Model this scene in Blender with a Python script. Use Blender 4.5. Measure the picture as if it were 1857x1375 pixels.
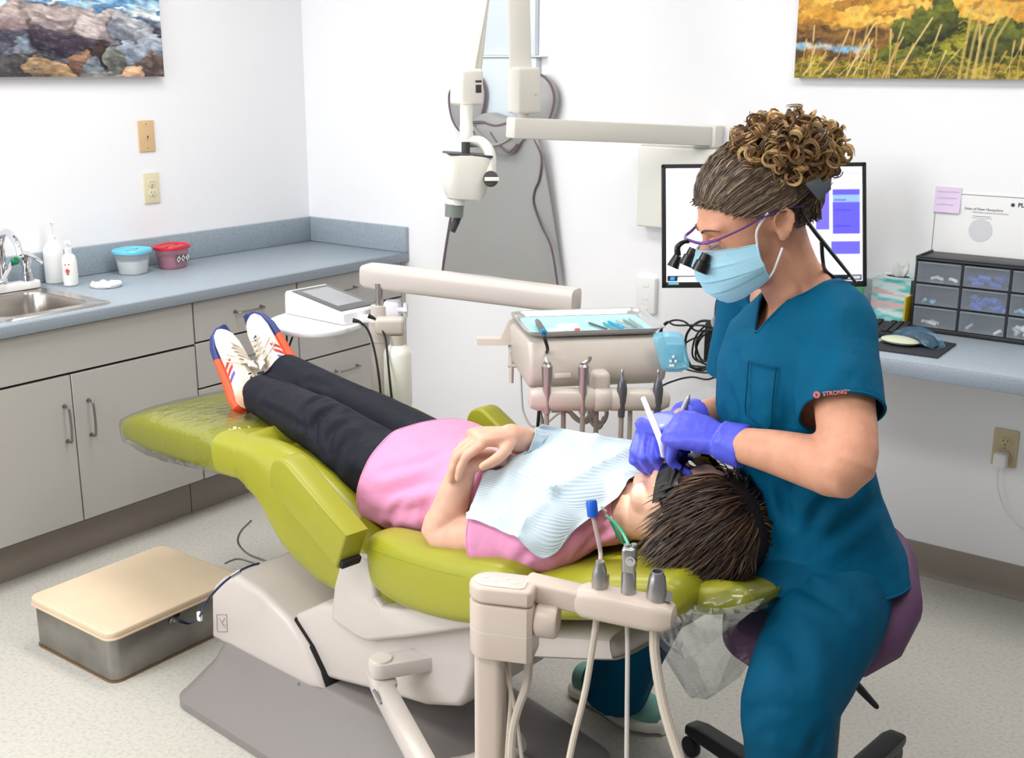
import bpy, bmesh, math, random
import numpy as np
from mathutils import Matrix, Vector
random.seed(7); RNG = np.random.default_rng(7)
sc = bpy.context.scene
for o in list(bpy.data.objects): bpy.data.objects.remove(o)
col = sc.collection

# ------------------------------------------------------------------ camera
CAM = np.array([3.7191, -3.5079, 1.5699])
CM = np.array([[0.80260892, -0.15265328, 0.57664191], [0.5964928, 0.19906379, -0.77754096], [0.00390565, 0.96802406, 0.25082696]])
q_, _ = np.linalg.qr(CM); CM = q_ * np.sign(np.sum(q_ * CM, axis=0))
FPX, PPX, PPY = 2062.43, 928.5, 660.97
cd = bpy.data.cameras.new('camera'); cam = bpy.data.objects.new('camera', cd); col.objects.link(cam)
cam.matrix_world = Matrix([[*CM[0], CAM[0]], [*CM[1], CAM[1]], [*CM[2], CAM[2]], [0, 0, 0, 1]])
cd.sensor_width = 36; cd.lens = 36 * FPX / 1857; cd.shift_y = (PPY - 687.5) / 1857
cd.clip_start = 0.05
sc.camera = cam
# ------------------------------------------------------------------ light
w = bpy.data.worlds.new('daylight'); sc.world = w; w.use_nodes = True
w.node_tree.nodes['Background'].inputs[0].default_value = (0.93, 0.96, 1.0, 1)
w.node_tree.nodes['Background'].inputs[1].default_value = 0.33
def area(name, loc, tgt, sx, sy, power, color=(1, 1, 1)):
    l = bpy.data.lights.new(name, 'AREA'); l.shape = 'RECTANGLE'; l.size = sx; l.size_y = sy; l.energy = power; l.color = color
    o = bpy.data.objects.new(name, l); col.objects.link(o); o.location = loc
    o.rotation_euler = (Vector(tgt) - Vector(loc)).to_track_quat('-Z', 'Y').to_euler(); return o
# ceiling fluorescent panels and the tall window behind the camera, to its left
PANELS = [(1.15, -1.35), (3.1, -1.35), (1.15, -3.2), (3.1, -3.2)]
for px_, py_ in PANELS: area('ceiling_panel_light', (px_, py_, 2.52), (px_, py_, 0), 1.15, .55, 31, (1, .975, .94))
area('window_daylight', (0.9, -4.6, 1.75), (1.9, -1.0, 0.9), 2.0, 1.5, 95, (.95, .975, 1))
vs = sc.view_settings; vs.view_transform = 'Standard'; vs.look = 'None'; vs.gamma = 1; vs.use_curve_mapping = False; vs.exposure = -0.55

# ------------------------------------------------------------------ placing helpers (a sight line met with a known plane of the room)
def ray(px, py): return CM @ np.array([px - PPX, -(py - PPY), -FPX])
def meet(px, py, n, d):
    n = np.array(n, float); r = ray(px, py); return CAM + r * ((d - n @ CAM) / (n @ r))
def PX(px, py, v): return meet(px, py, (1, 0, 0), v)
def PY(px, py, v): return meet(px, py, (0, 1, 0), v)
def PZ(px, py, v): return meet(px, py, (0, 0, 1), v)
def PD(px, py, d): return CAM + ray(px, py) * (d / FPX)
CA = math.radians(-9); CU = np.array([math.cos(CA), math.sin(CA), 0]); CV = np.array([-math.sin(CA), math.cos(CA), 0]); CZ = np.array([0, 0, 1.])
CO = np.array([2.83, -1.72, 0.])
def ch(u, v, z): return CO + CU * u + CV * v + CZ * z          # chair frame -> world
def PV(px, py, v): return meet(px, py, CV, CV @ CO + v)        # plane along the chair, v metres off its centre line

# ------------------------------------------------------------------ materials
def lin(c): 
    c = np.array(c[:3], float) / 255; return tuple(np.where(c <= .04045, c / 12.92, ((c + .055) / 1.055) ** 2.4))
MATS = {}
def mat(name, rgb=(200, 200, 200), rough=.5, metal=0, spec=.5, coat=0, sheen=0, alpha=1, trans=0, ior=1.45, emit=None, es=1, sss=0,
        var=None, bump=None, attr=None, wave=None):
    """var=(scale, rgb2, lo, hi) noise colour mix; bump=(scale, strength, dist); wave=(scale, strength, dist) ribbing along object X"""
    m = bpy.data.materials.new(name); m.use_nodes = True; nt = m.node_tree; b = nt.nodes['Principled BSDF']
    I = b.inputs; c = lin(rgb); I['Base Color'].default_value = (*c, 1); I['Roughness'].default_value = rough; I['Metallic'].default_value = metal
    I['Specular IOR Level'].default_value = spec; I['Coat Weight'].default_value = coat; I['Coat Roughness'].default_value = .08
    I['Sheen Weight'].default_value = sheen; I['Alpha'].default_value = alpha; I['Transmission Weight'].default_value = trans; I['IOR'].default_value = ior
    if sss: I['Subsurface Weight'].default_value = sss; I['Subsurface Radius'].default_value = (.02, .008, .004); I['Subsurface Scale'].default_value = .5
    if emit: I['Emission Color'].default_value = (*lin(emit), 1); I['Emission Strength'].default_value = es
    L = nt.links.new
    tc = nt.nodes.new('ShaderNodeTexCoord')
    if attr:
        a = nt.nodes.new('ShaderNodeVertexColor'); a.layer_name = attr; L(a.outputs[0], I['Base Color'])
        if emit: L(a.outputs[0], I['Emission Color'])
    if var:
        n = nt.nodes.new('ShaderNodeTexNoise'); n.inputs['Scale'].default_value = var[0]; n.inputs['Detail'].default_value = 4
        L(tc.outputs['Object'], n.inputs['Vector'])
        r = nt.nodes.new('ShaderNodeValToRGB'); r.color_ramp.elements[0].position = var[2]; r.color_ramp.elements[1].position = var[3]
        r.color_ramp.elements[0].color = (*c, 1); r.color_ramp.elements[1].color = (*lin(var[1]), 1)
        L(n.outputs['Fac'], r.inputs[0]); L(r.outputs[0], I['Base Color'])
    h = None
    if bump:
        n2 = nt.nodes.new('ShaderNodeTexNoise'); n2.inputs['Scale'].default_value = bump[0]; n2.inputs['Detail'].default_value = 3
        L(tc.outputs['Object'], n2.inputs['Vector']); h = n2.outputs['Fac']; bs, bd = bump[1], bump[2]
    if wave:
        n2 = nt.nodes.new('ShaderNodeTexWave'); n2.inputs['Scale'].default_value = wave[0]; L(tc.outputs['UV'], n2.inputs['Vector'])
        h = n2.outputs['Fac']; bs, bd = wave[1], wave[2]
    if h is not None:
        bn = nt.nodes.new('ShaderNodeBump'); bn.inputs['Strength'].default_value = bs; bn.inputs['Distance'].default_value = bd
        L(h, bn.inputs['Height']); L(bn.outputs[0], I['Normal'])
    m.diffuse_color = (*c, 1); MATS[name] = m; return m

# ------------------------------------------------------------------ geometry: every maker returns (verts Nx3, faces)
def A(*p): return np.array(p, float)
def nrm(v): v = np.asarray(v, float); return v / (np.linalg.norm(v) + 1e-12)
def from_bm(bm):
    v = np.array([x.co[:] for x in bm.verts]).reshape(-1, 3); bm.verts.index_update(); f = [[x.index for x in fc.verts] for fc in bm.faces]; bm.free(); return v, f
def frame3(x, z=(0, 0, 1)):
    x = nrm(x); z = np.asarray(z, float); y = np.cross(z, x); 
    if np.linalg.norm(y) < 1e-6: y = np.cross((0, 1, 0), x)
    y = nrm(y); return np.stack([x, y, np.cross(x, y)], axis=1)
def xf(g, R=None, t=(0, 0, 0)):
    v = g[0] if R is None else g[0] @ np.asarray(R).T
    return v + np.asarray(t, float), g[1]
def rotz(a): a = math.radians(a); return np.array([[math.cos(a), -math.sin(a), 0], [math.sin(a), math.cos(a), 0], [0, 0, 1]])
def roty(a): a = math.radians(a); return np.array([[math.cos(a), 0, math.sin(a)], [0, 1, 0], [-math.sin(a), 0, math.cos(a)]])
def rotx(a): a = math.radians(a); return np.array([[1, 0, 0], [0, math.cos(a), -math.sin(a)], [0, math.sin(a), math.cos(a)]])
def rbox(sx, sy, sz, b=.004, seg=2, edges=None):
    """box centred on the origin with rounded edges; edges='z' rounds the upright ones only"""
    bm = bmesh.new(); bmesh.ops.create_cube(bm, size=1); bmesh.ops.scale(bm, vec=(sx, sy, sz), verts=bm.verts)
    if b > 0:
        es = list(bm.edges)
        if edges == 'z': es = [e for e in es if abs(e.verts[0].co.z - e.verts[1].co.z) > sz * .5]
        bmesh.ops.bevel(bm, geom=es, offset=min(b, .49 * min(sx, sy, sz if edges != 'z' else 9)), segments=seg, profile=.5, affect='EDGES', clamp_overlap=True)
    return from_bm(bm)
def bx(x0, x1, y0, y1, z0, z1, b=.003, seg=2, edges=None):
    return xf(rbox(abs(x1 - x0), abs(y1 - y0), abs(z1 - z0), b, seg, edges), None, ((x0 + x1) / 2, (y0 + y1) / 2, (z0 + z1) / 2))
def prism(poly, h, b=0, seg=2):
    """2-D outline (x, y) extruded along +z by h, rims rounded by b"""
    bm = bmesh.new(); vs_ = [bm.verts.new((p[0], p[1], 0)) for p in poly]; f = bm.faces.new(vs_)
    r = bmesh.ops.extrude_face_region(bm, geom=[f]); bmesh.ops.translate(bm, vec=(0, 0, h), verts=[e for e in r['geom'] if isinstance(e, bmesh.types.BMVert)])
    bmesh.ops.recalc_face_normals(bm, faces=bm.faces)
    if b > 0:
        es = [e for e in bm.edges if abs(e.verts[0].co.z - e.verts[1].co.z) < 1e-7]
        bmesh.ops.bevel(bm, geom=es, offset=b, segments=seg, profile=.5, affect='EDGES', clamp_overlap=True)
    return from_bm(bm)
def spline(pts, n=8, closed=False):
    P = np.array(pts, float); 
    if len(P) < 3 and not closed: return np.array([P[0] + (P[-1] - P[0]) * t for t in np.linspace(0, 1, n + 1)])
    m = len(P); out = []
    for i in range(m if closed else m - 1):
        if closed: a, b, c, d = P[i - 1], P[i], P[(i + 1) % m], P[(i + 2) % m]
        else: b, c = P[i], P[i + 1]; a = P[i - 1] if i else 2 * b - c; d = P[i + 2] if i + 2 < m else 2 * c - b
        for t in np.arange(n) / n: out.append(.5 * (2 * b + (c - a) * t + (2 * a - 5 * b + 4 * c - d) * t * t + (3 * b - a - 3 * c + d) * t ** 3))
    if not closed: out.append(P[-1])
    return np.array(out)
def loft(rings, cap=True, closed=False):
    R = [np.asarray(r, float) for r in rings]; n = len(R[0]); v = np.concatenate(R); f = []
    m = len(R); 
    for i in range(m if closed else m - 1):
        a, b = i * n, ((i + 1) % m) * n
        for j in range(n): k = (j + 1) % n; f.append([a + j, a + k, b + k, b + j])
    if cap and not closed:
        c0, c1 = R[0].mean(0), R[-1].mean(0); v = np.concatenate([v, [c0, c1]]); L = len(v)
        for j in range(n): k = (j + 1) % n; f.append([L - 2, k, j]); f.append([L - 1, (m - 1) * n + j, (m - 1) * n + k])
    return v, f
def tube(pts, r, sides=8, n=0, cap=True, flat=1, up=None, round_end=False):
    """tube through pts; r one radius or one per point; flat squashes it across; n>0 smooths the path"""
    P = np.array(pts, float); rr = np.full(len(P), r, float) if np.isscalar(r) else np.array(r, float)
    if n:
        t = np.linspace(0, len(P) - 1, len(spline(P, n))); rr = np.interp(t, np.arange(len(P)), rr); P = spline(P, n)
    if round_end:
        d0 = nrm(P[0] - P[1]); d1 = nrm(P[-1] - P[-2]); k = np.array([.99, .87, .5])
        P = np.concatenate([[P[0] + d0 * rr[0] * x for x in k], P, [P[-1] + d1 * rr[-1] * x for x in k[::-1]]])
        e = np.sqrt(1 - k ** 2); rr = np.concatenate([rr[0] * e, rr, rr[-1] * e[::-1]])
    T = np.gradient(P, axis=0) if len(P) > 2 else np.array([P[1] - P[0]] * 2)
    T = T / (np.linalg.norm(T, axis=1, keepdims=True) + 1e-12)
    u = np.array(up, float) if up is not None else (A(0, 0, 1) if abs(T[0][2]) < .9 else A(1, 0, 0))
    u = nrm(u - T[0] * (u @ T[0])); rings = []; a = np.linspace(0, 2 * math.pi, sides, endpoint=False)
    for p, t, q in zip(P, T, rr):
        u = nrm(u - t * (u @ t)); s = np.cross(t, u)
        rings.append(p + q * (np.cos(a)[:, None] * u * flat + np.sin(a)[:, None] * s))
    return loft(rings, cap)
def lathe(prof, sides=24, c=(0, 0, 0), R=None, cap=True):
    """profile [(radius, height)...] turned about +z"""
    a = np.linspace(0, 2 * math.pi, sides, endpoint=False); rings = [np.stack([r * np.cos(a), r * np.sin(a), np.full(sides, h)], 1) for r, h in prof]
    return xf(loft(rings, cap), R, c)
def sph(c, r, n=16, R=None):
    r = np.array([r] * 3 if np.isscalar(r) else r, float); t = np.linspace(0, math.pi, n // 2 + 1)[1:-1]
    g = lathe([(math.sin(x), -math.cos(x)) for x in t], n); g[0][-2:] = [[0, 0, -1], [0, 0, 1]]
    return xf((g[0] * r, g[1]), R, c)
def join(*gs):
    v = []; f = []; k = 0
    for g in gs: v.append(g[0]); f += [[i + k for i in x] for x in g[1]]; k += len(g[0])
    return np.concatenate(v), f
def ring(c, ax, ay, rx, ry, n=24, e=2., fn=None):
    a = np.linspace(0, 2 * math.pi, n, endpoint=False); ca, sa = np.cos(a), np.sin(a)
    x = np.sign(ca) * np.abs(ca) ** (2 / e) * rx; y = np.sign(sa) * np.abs(sa) ** (2 / e) * ry
    if fn is not None: k = fn(a); x, y = x * k, y * k
    return np.asarray(c, float) + x[:, None] * np.asarray(ax, float) + y[:, None] * np.asarray(ay, float)
def circle2(r, n=20, c=(0, 0)): return [(c[0] + r * math.cos(t), c[1] + r * math.sin(t)) for t in np.linspace(0, 2 * math.pi, n, endpoint=False)]
def rrect(w_, h_, r, n=5, c=(0, 0)):
    o = []
    for sx, sy, a0 in ((1, 1, 0), (-1, 1, 90), (-1, -1, 180), (1, -1, 270)):
        for t in np.linspace(0, 90, n): a = math.radians(a0 + t); o.append((c[0] + sx * (w_ / 2 - r) + r * math.cos(a), c[1] + sy * (h_ / 2 - r) + r * math.sin(a)))
    return o
def remesh(g, vox, it=6, lam=.5):
    me = bpy.data.meshes.new('t'); me.from_pydata(g[0].tolist(), [], g[1]); o = bpy.data.objects.new('t', me); col.objects.link(o)
    m = o.modifiers.new('r', 'REMESH'); m.mode = 'VOXEL'; m.voxel_size = vox; m.adaptivity = 0
    if it: s = o.modifiers.new('s', 'SMOOTH'); s.iterations = it; s.factor = lam
    e = o.evaluated_get(bpy.context.evaluated_depsgraph_get()); m2 = e.to_mesh()
    v = np.empty(len(m2.vertices) * 3); m2.vertices.foreach_get('co', v); f = [list(p.vertices) for p in m2.polygons]
    e.to_mesh_clear(); bpy.data.objects.remove(o); bpy.data.meshes.remove(me); return v.reshape(-1, 3), f
def normals(g):
    v = g[0]; n = np.zeros_like(v)
    q = np.array([f[:3] for f in g[1]]); fn = np.cross(v[q[:, 1]] - v[q[:, 0]], v[q[:, 2]] - v[q[:, 0]])
    for f, x in zip(g[1], fn): n[f] += x
    return n / (np.linalg.norm(n, axis=1, keepdims=True) + 1e-12)
def seg_dist(v, path):
    """distance of every vertex to a polyline, and the place along it 0..1"""
    P = np.array(path, float); best = np.full(len(v), 1e9); tt = np.zeros(len(v)); m = len(P) - 1
    for i in range(m):
        d = P[i + 1] - P[i]; t = np.clip(((v - P[i]) @ d) / (d @ d + 1e-12), 0, 1); q = np.linalg.norm(v - P[i] - t[:, None] * d, axis=1)
        k = q < best; best[k] = q[k]; tt[k] = (i + t[k]) / m
    return best, tt
def crease(g, path, depth, width):
    """press a fold into cloth: a groove along the path with a soft ridge beside it"""
    d, t = seg_dist(g[0], spline(path, 5) if len(path) > 2 else path); n = normals(g); e = np.sin(np.pi * np.clip(t * .86 + .07, 0, 1)) ** .6
    k = -np.exp(-(d / width) ** 2) + .55 * np.exp(-((d - 2 * width) / (1.1 * width)) ** 2)
    return g[0] + n * (depth * k * e)[:, None], g[1]
def vnoise(p, s=1., seed=0):
    """smooth value noise, p Nx3"""
    p = np.asarray(p, float) * s; i = np.floor(p).astype(np.int64); f = p - i; f = f * f * (3 - 2 * f); o = 0
    for dx in (0, 1):
        for dy in (0, 1):
            for dz in (0, 1):
                h = (i[:, 0] + dx) * 374761393 + (i[:, 1] + dy) * 668265263 + (i[:, 2] + dz) * 2147483647 + seed * 974711
                h = (h ^ (h >> 13)) * 1274126177; h = ((h ^ (h >> 16)) & 0xffff) / 65535.
                o = o + h * (f[:, 0] if dx else 1 - f[:, 0]) * (f[:, 1] if dy else 1 - f[:, 1]) * (f[:, 2] if dz else 1 - f[:, 2])
    return o
def fbm(p, s=1., oct=4, seed=0):
    return sum(vnoise(p, s * 2 ** k, seed + k) * .5 ** k for k in range(oct)) / sum(.5 ** k for k in range(oct))

# ------------------------------------------------------------------ objects
ORG = {}
def tag(o, label=None, cat=None, group=None, kind=None):
    if label: o['label'] = label
    if cat: o['category'] = cat
    if group: o['group'] = group
    if kind: o['kind'] = kind
    return o
def thing(name, label, cat, loc, group=None):
    o = bpy.data.objects.new(name, None); col.objects.link(o); o.location = loc; o.empty_display_size = .05; ORG[o] = np.array(loc, float)
    return tag(o, label, cat, group)
def put(name, g, m, parent=None, loc=None, label=None, cat=None, group=None, kind=None, flat=False, ang=38, cols=None, uv=None, dbl=False):
    """one mesh object; geometry is given in world coordinates"""
    org = ORG[parent] if parent is not None else np.array(loc if loc is not None else (0, 0, 0), float)
    me = bpy.data.meshes.new(name); me.from_pydata((g[0] - org).tolist(), [], g[1]); me.update()
    ms = m if isinstance(m, (list, tuple)) else [m]
    for k in ms: me.materials.append(MATS[k])
    if not flat:
        me.polygons.foreach_set('use_smooth', [True] * len(me.polygons)); me.set_sharp_from_angle(angle=math.radians(ang))
    if cols is not None:
        a = me.color_attributes.new('paint', 'FLOAT_COLOR', 'POINT'); c = np.ones((len(g[0]), 4), np.float32); c[:, :3] = cols; a.data.foreach_set('color', c.ravel())
    if uv is not None:
        l = me.uv_layers.new(name='uv'); li = np.array([x.vertex_index for x in me.loops]); l.data.foreach_set('uv', np.asarray(uv, np.float32)[li].ravel())
    o = bpy.data.objects.new(name, me); col.objects.link(o); ORG[o] = org
    if parent is not None: o.parent = parent
    else: o.location = org
    return tag(o, label, cat, group, kind)
def setmat(o, fn):
    """material slot per face from its centre (world)"""
    for p in o.data.polygons: p.material_index = int(fn(np.array(p.center) + ORG[o]))
def copy_tree(o, loc, parent=None, **kw):
    c = o.copy(); col.objects.link(c); c.parent = parent; ORG[c] = np.array(loc, float)
    if parent is None: c.location = loc
    tag(c, **kw)
    for k in o.children: copy_tree(k, loc, c)
    return c
def text(body, size, c, right, up, m, parent, name='lettering', align='CENTER', thick=.0002, bold=False, label=None):
    """flat printed lettering turned to mesh"""
    cu = bpy.data.curves.new('t', 'FONT'); cu.body = body; cu.size = size; cu.align_x = align; cu.align_y = 'CENTER'; cu.resolution_u = 2
    if bold: cu.offset = size * .02
    o = bpy.data.objects.new('t', cu); col.objects.link(o); me = o.evaluated_get(bpy.context.evaluated_depsgraph_get()).to_mesh()
    v = np.array([x.co[:] for x in me.vertices]); f = [list(p.vertices) for p in me.polygons]; bpy.data.objects.remove(o)
    if len(v) == 0: return None
    r, u = nrm(right), nrm(up); n = np.cross(r, u)
    return put(name, (np.asarray(c) + v[:, :1] * r + v[:, 1:2] * u + n * thick, f), m, parent, flat=True, label=label)
def canvas(o_, ex, ey, nx, ny, paint):
    """grid o_ + s*ex + t*ey, colours from paint(s, t) in 0..255 sRGB"""
    s, t = np.meshgrid(np.linspace(0, 1, nx), np.linspace(0, 1, ny)); s, t = s.ravel(), t.ravel()
    v = np.asarray(o_, float) + s[:, None] * np.asarray(ex, float) + t[:, None] * np.asarray(ey, float)
    i = (np.arange(ny - 1)[:, None] * nx + np.arange(nx - 1)[None, :]).ravel(); f = np.stack([i, i + 1, i + nx + 1, i + nx], 1).tolist()
    c = np.clip(paint(s, t), 0, 255) / 255; c = np.where(c <= .04045, c / 12.92, ((c + .055) / 1.055) ** 2.4)
    return (v, f), c, np.stack([s, t], 1)
# ================================================================== materials
mat('wall_paint', (243, 243, 246), .75, spec=.25, bump=(220, .05, .002))
mat('ceiling_tile', (240, 240, 236), .9, bump=(150, .3, .003))
mat('floor_vinyl', (198, 195, 187), .42, spec=.4, var=(95, (178, 174, 166), .45, .75), bump=(60, .04, .002))
mat('vinyl_base', (150, 140, 131), .5)
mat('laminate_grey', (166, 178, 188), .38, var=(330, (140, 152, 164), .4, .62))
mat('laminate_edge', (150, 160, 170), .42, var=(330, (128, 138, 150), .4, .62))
mat('cabinet_grey', (182, 179, 175), .42, spec=.4)
mat('cabinet_carcass', (120, 116, 112), .6)
mat('brushed_nickel', (150, 148, 145), .32, metal=1)
mat('stainless', (196, 190, 184), .26, metal=1, bump=(90, .03, .001))
mat('brushed_steel', (168, 166, 162), .36, metal=1, var=(9, (146, 142, 138), .35, .7), bump=(14, .05, .002))
mat('chrome', (225, 225, 228), .08, metal=1)
mat('dark_hole', (14, 13, 13), .7)
mat('white_plastic', (240, 240, 240), .35)
mat('soap_white', (244, 243, 241), .3, spec=.4)
mat('clear_pump', (228, 232, 236), .2)
mat('green_plastic', (12, 120, 80), .35)
mat('print_red', (214, 84, 70), .6)
mat('print_green', (120, 160, 90), .6)
mat('print_black', (24, 24, 26), .6)
mat('print_grey', (120, 122, 128), .7)
mat('aqua_lid', (108, 200, 226), .35)
mat('red_lid', (204, 40, 56), .35)
mat('tub_clear', (216, 224, 228), .25, alpha=.42, spec=.5)
mat('tub_rosy', (206, 150, 166), .25, alpha=.55, spec=.5)
mat('powder_white', (242, 242, 240), .8)
mat('powder_pink', (196, 140, 156), .8)
mat('plate_tan', (216, 182, 136), .45)
mat('plate_ivory', (226, 216, 182), .4)
mat('outlet_beige', (206, 190, 150), .4)
mat('tan_pad', (226, 204, 176), .55, var=(4, (216, 194, 166), .35, .75))
mat('navy_wire', (34, 38, 84), .4)
mat('black_wire', (22, 22, 24), .4)
mat('grey_wire', (120, 118, 116), .4)
mat('white_wire', (226, 226, 226), .4)
mat('rust', (120, 92, 60), .8)
# ================================================================== room
put('floor', bx(-.1, 5.6, -5.2, .1, -.1, 0, 0), 'floor_vinyl', loc=(0, 0, 0), kind='structure', flat=True)
put('wall_back', bx(-.1, 5.6, 0, .12, 0, 2.7, 0), 'wall_paint', loc=(2, 0, 0), kind='structure', flat=True)
put('wall_left', bx(-.12, 0, -5.2, 0, 0, 2.7, 0), 'wall_paint', loc=(0, -2, 0), kind='structure', flat=True)
put('ceiling', bx(-.12, 5.6, -5.2, .12, 2.6, 2.7, 0), 'ceiling_tile', loc=(2, -2, 2.6), kind='structure', flat=True)
# coved vinyl base
def base(name, p0, p1, n):
    p0, p1, n = A(*p0, 0), A(*p1, 0), A(*n, 0); prof = [(0, 0), (.016, .0), (.012, .004), (.0075, .012), (.006, .03), (.006, .1), (.004, .107), (0, .108)]
    return put(name, loft([[p + n * a + A(0, 0, b) for a, b in prof] for p in (p0, p1)]), 'vinyl_base', loc=p0, kind='structure')
base('baseboard_back', (.57, 0), (5.6, 0), (0, -1))
# ================================================================== fitted counter along the left wall
ZC, CD = .834, .584
ct = thing('countertop', 'grey speckled laminate countertop with coved backsplash and sink cutout', 'countertop', (.29, -1.0, ZC - .036))
Z0 = ZC - .036; SX0, SX1, SY0, SY1 = .10, .50, -2.02, -1.40
put('slab', join(bx(0, CD - .012, SY1, 0, Z0, ZC, .001), bx(0, CD - .012, -2.9, SY0, Z0, ZC, .001), bx(0, SX0, SY0, SY1, Z0, ZC, 0), bx(SX1, CD - .012, SY0, SY1, Z0, ZC, 0)), 'laminate_grey', ct)
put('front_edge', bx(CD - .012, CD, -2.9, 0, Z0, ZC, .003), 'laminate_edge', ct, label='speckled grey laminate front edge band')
put('backsplash', bx(.0005, .021, -2.9, -.0005, ZC + .0005, .94, .003), 'laminate_grey', loc=(.01, -1.4, ZC), label='long grey laminate backsplash on the wall behind the sink', cat='backsplash')
put('backsplash', bx(.0215, CD, -.021, -.0005, ZC + .0005, .94, .003), 'laminate_grey', loc=(.3, -.01, ZC), label='short grey laminate backsplash closing the counter at the corner', cat='backsplash')
FX = .56
def pull(c, d, L, parent, out=(1, 0, 0)):
    c, d, out = A(*c), A(*d), A(*out); h = L / 2
    pts = [c - d * h, c - d * h + out * .018, c - d * h * .86 + out * .027, c + out * .030, c + d * h * .86 + out * .027, c + d * h + out * .018, c + d * h]
    return put('handle', join(tube(pts, .0042, 8, 4), lathe([(.0075, 0), (.0065, .003)], 12, c - d * h, frame3(A(0, 1, 0), out) if 0 else roty(90)), lathe([(.0075, 0), (.0065, .003)], 12, c + d * h, roty(90))), 'brushed_nickel', parent, label='brushed metal bow handle')
def front(name, y0, y1, z0, z1, parent): return put(name, bx(FX - .018, FX, y0 + .0022, y1 - .0022, z0 + .0022, z1 - .0022, .0012, 1), 'cabinet_grey', parent)
def carcass(y0, y1, label, name='base_cabinet'):
    t = thing(name, label, 'cabinet', (.28, (y0 + y1) / 2, 0), 'grey base cabinets')
    put('side_panel', bx(.002, FX - .02, y0 + .001, y0 + .017, .14, Z0 - .001, 0), 'cabinet_carcass', t); put('side_panel', bx(.002, FX - .02, y1 - .017, y1 - .001, .14, Z0 - .001, 0), 'cabinet_carcass', t)
    put('bottom_panel', bx(.002, FX - .02, y0 + .0175, y1 - .0175, .14, .158, 0), 'cabinet_carcass', t)
    put('toe_kick', bx(.1, FX - .085, y0 + .001, y1 - .001, .0, .14, 0), 'vinyl_base', t); return t
c1 = carcass(-2.05, -1.089, 'grey sink cabinet with false front panel and two doors', 'sink_cabinet')
front('false_front', -2.05, -1.089, .645, Z0 - .004, c1)
for y0, y1, hy in ((-2.05, -1.57, -1.602), (-1.57, -1.089, -1.517)):
    d = front('door', y0, y1, .15, .641, c1); pull((FX, hy, .487), (0, 0, 1), .115, d)
for y0, y1, lb in ((-1.087, -.609, 'grey three drawer cabinet beside the sink cabinet doors'), (-.607, -.025, 'grey three drawer cabinet in the corner by the back wall')):
    c = carcass(y0, y1, lb, 'drawer_cabinet')
    for z0, z1, hz in ((.65, Z0 - .004, .731), (.484, .647, .567), (.15, .481, .41)):
        d = front('drawer', y0, y1, z0, z1, c); pull((FX, (y0 + y1) / 2 if y0 < -.7 else -.365, hz), (0, 1, 0), .12, d)
    if y0 > -.7: put('filler', bx(.3, FX, -.024, -.001, .14, Z0 - .001, 0), 'cabinet_grey', c)
c0 = carcass(-2.9, -2.052, 'grey base cabinet with doors past the sink', 'base_cabinet')
for y0, y1, hy in ((-2.9, -2.476, -2.5), (-2.476, -2.052, -2.44)):
    d = front('door', y0, y1, .15, Z0 - .004, c0); pull((FX, hy, .6), (0, 0, 1), .115, d)
# ---- sink
sk = thing('sink', 'stainless steel drop-in sink set into the grey countertop', 'sink', (.30, -1.71, ZC))
def bowl(y0, y1, x0, x1, dep):
    cx_, cy_ = (x0 + x1) / 2, (y0 + y1) / 2; w_, h_ = x1 - x0, y1 - y0; rs = []
    for k, z, r in ((1, .004, .05), (.985, -.004, .05), (.955, -.06, .05), (.92, -dep + .03, .05), (.86, -dep + .006, .05), (.70, -dep, .06), (.1, -dep - .004, .01)):
        rs.append([A(x, y, ZC + z) for x, y in rrect(w_ * k, h_ * k, min(r, w_ * k * .45), 6, (cx_, cy_))])
    return rs
b1 = bowl(-1.735, -1.425, .165, .49, .16); b2 = bowl(-2.0, -1.765, .165, .49, .16)
put('bowl', loft(b1, False), 'stainless', sk); put('bowl', loft(b2, False), 'stainless', sk)
def rimring(x0, x1, y0, y1, inner):
    n = len(inner[0]); o0 = [A(x, y, ZC + .0005) for x, y in rrect(x1 - x0, y1 - y0, .03, 6, ((x0 + x1) / 2, (y0 + y1) / 2))]
    o1 = [A(x, y, ZC + .006) for x, y in rrect(x1 - x0 - .012, y1 - y0 - .012, .03, 6, ((x0 + x1) / 2, (y0 + y1) / 2))]
    return loft([o0, o1, [p + A(0, 0, .001) for p in inner[0]]], False)
put('rim', join(rimring(.06, .535, -1.75, -1.375, b1), rimring(.06, .535, -2.04, -1.75, b2)), 'stainless', sk)
put('drain', lathe([(.001, .002), (.03, .002), (.034, 0)], 20, (.33, -1.58, ZC - .162)), 'chrome', sk)
# ---- faucet on the sink deck
fx, fy = .105, -1.50
ft = thing('faucet', 'chrome sink faucet with lever handles and green index button', 'faucet', (fx, fy, ZC + .006))
put('deck_plate', xf(prism(rrect(.055, .25, .024, 6), .026, .006), None, (fx, fy, ZC + .006)), 'white_plastic', ft)
for s, hy in ((1, fy + .085), (-1, fy - .085)):
    h = put('valve', lathe([(.02, 0), (.018, .02), (.014, .05), (.019, .06), (.022, .085), (.018, .098), (.008, .102)], 20, (fx, hy, ZC + .03)), 'chrome', ft)
    put('lever', tube([(fx, hy, ZC + .12), (fx + .02, hy + s * .004, ZC + .122), (fx + .075, hy + s * .012, ZC + .10)], [.010, .0085, .0065], 10, 3, round_end=True), 'chrome', h)
put('index_button', lathe([(.013, 0), (.013, .014), (.009, .018)], 16, (fx + .012, fy + .036, ZC + .105), roty(70)), 'green_plastic', ft, label='green round index button')
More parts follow.
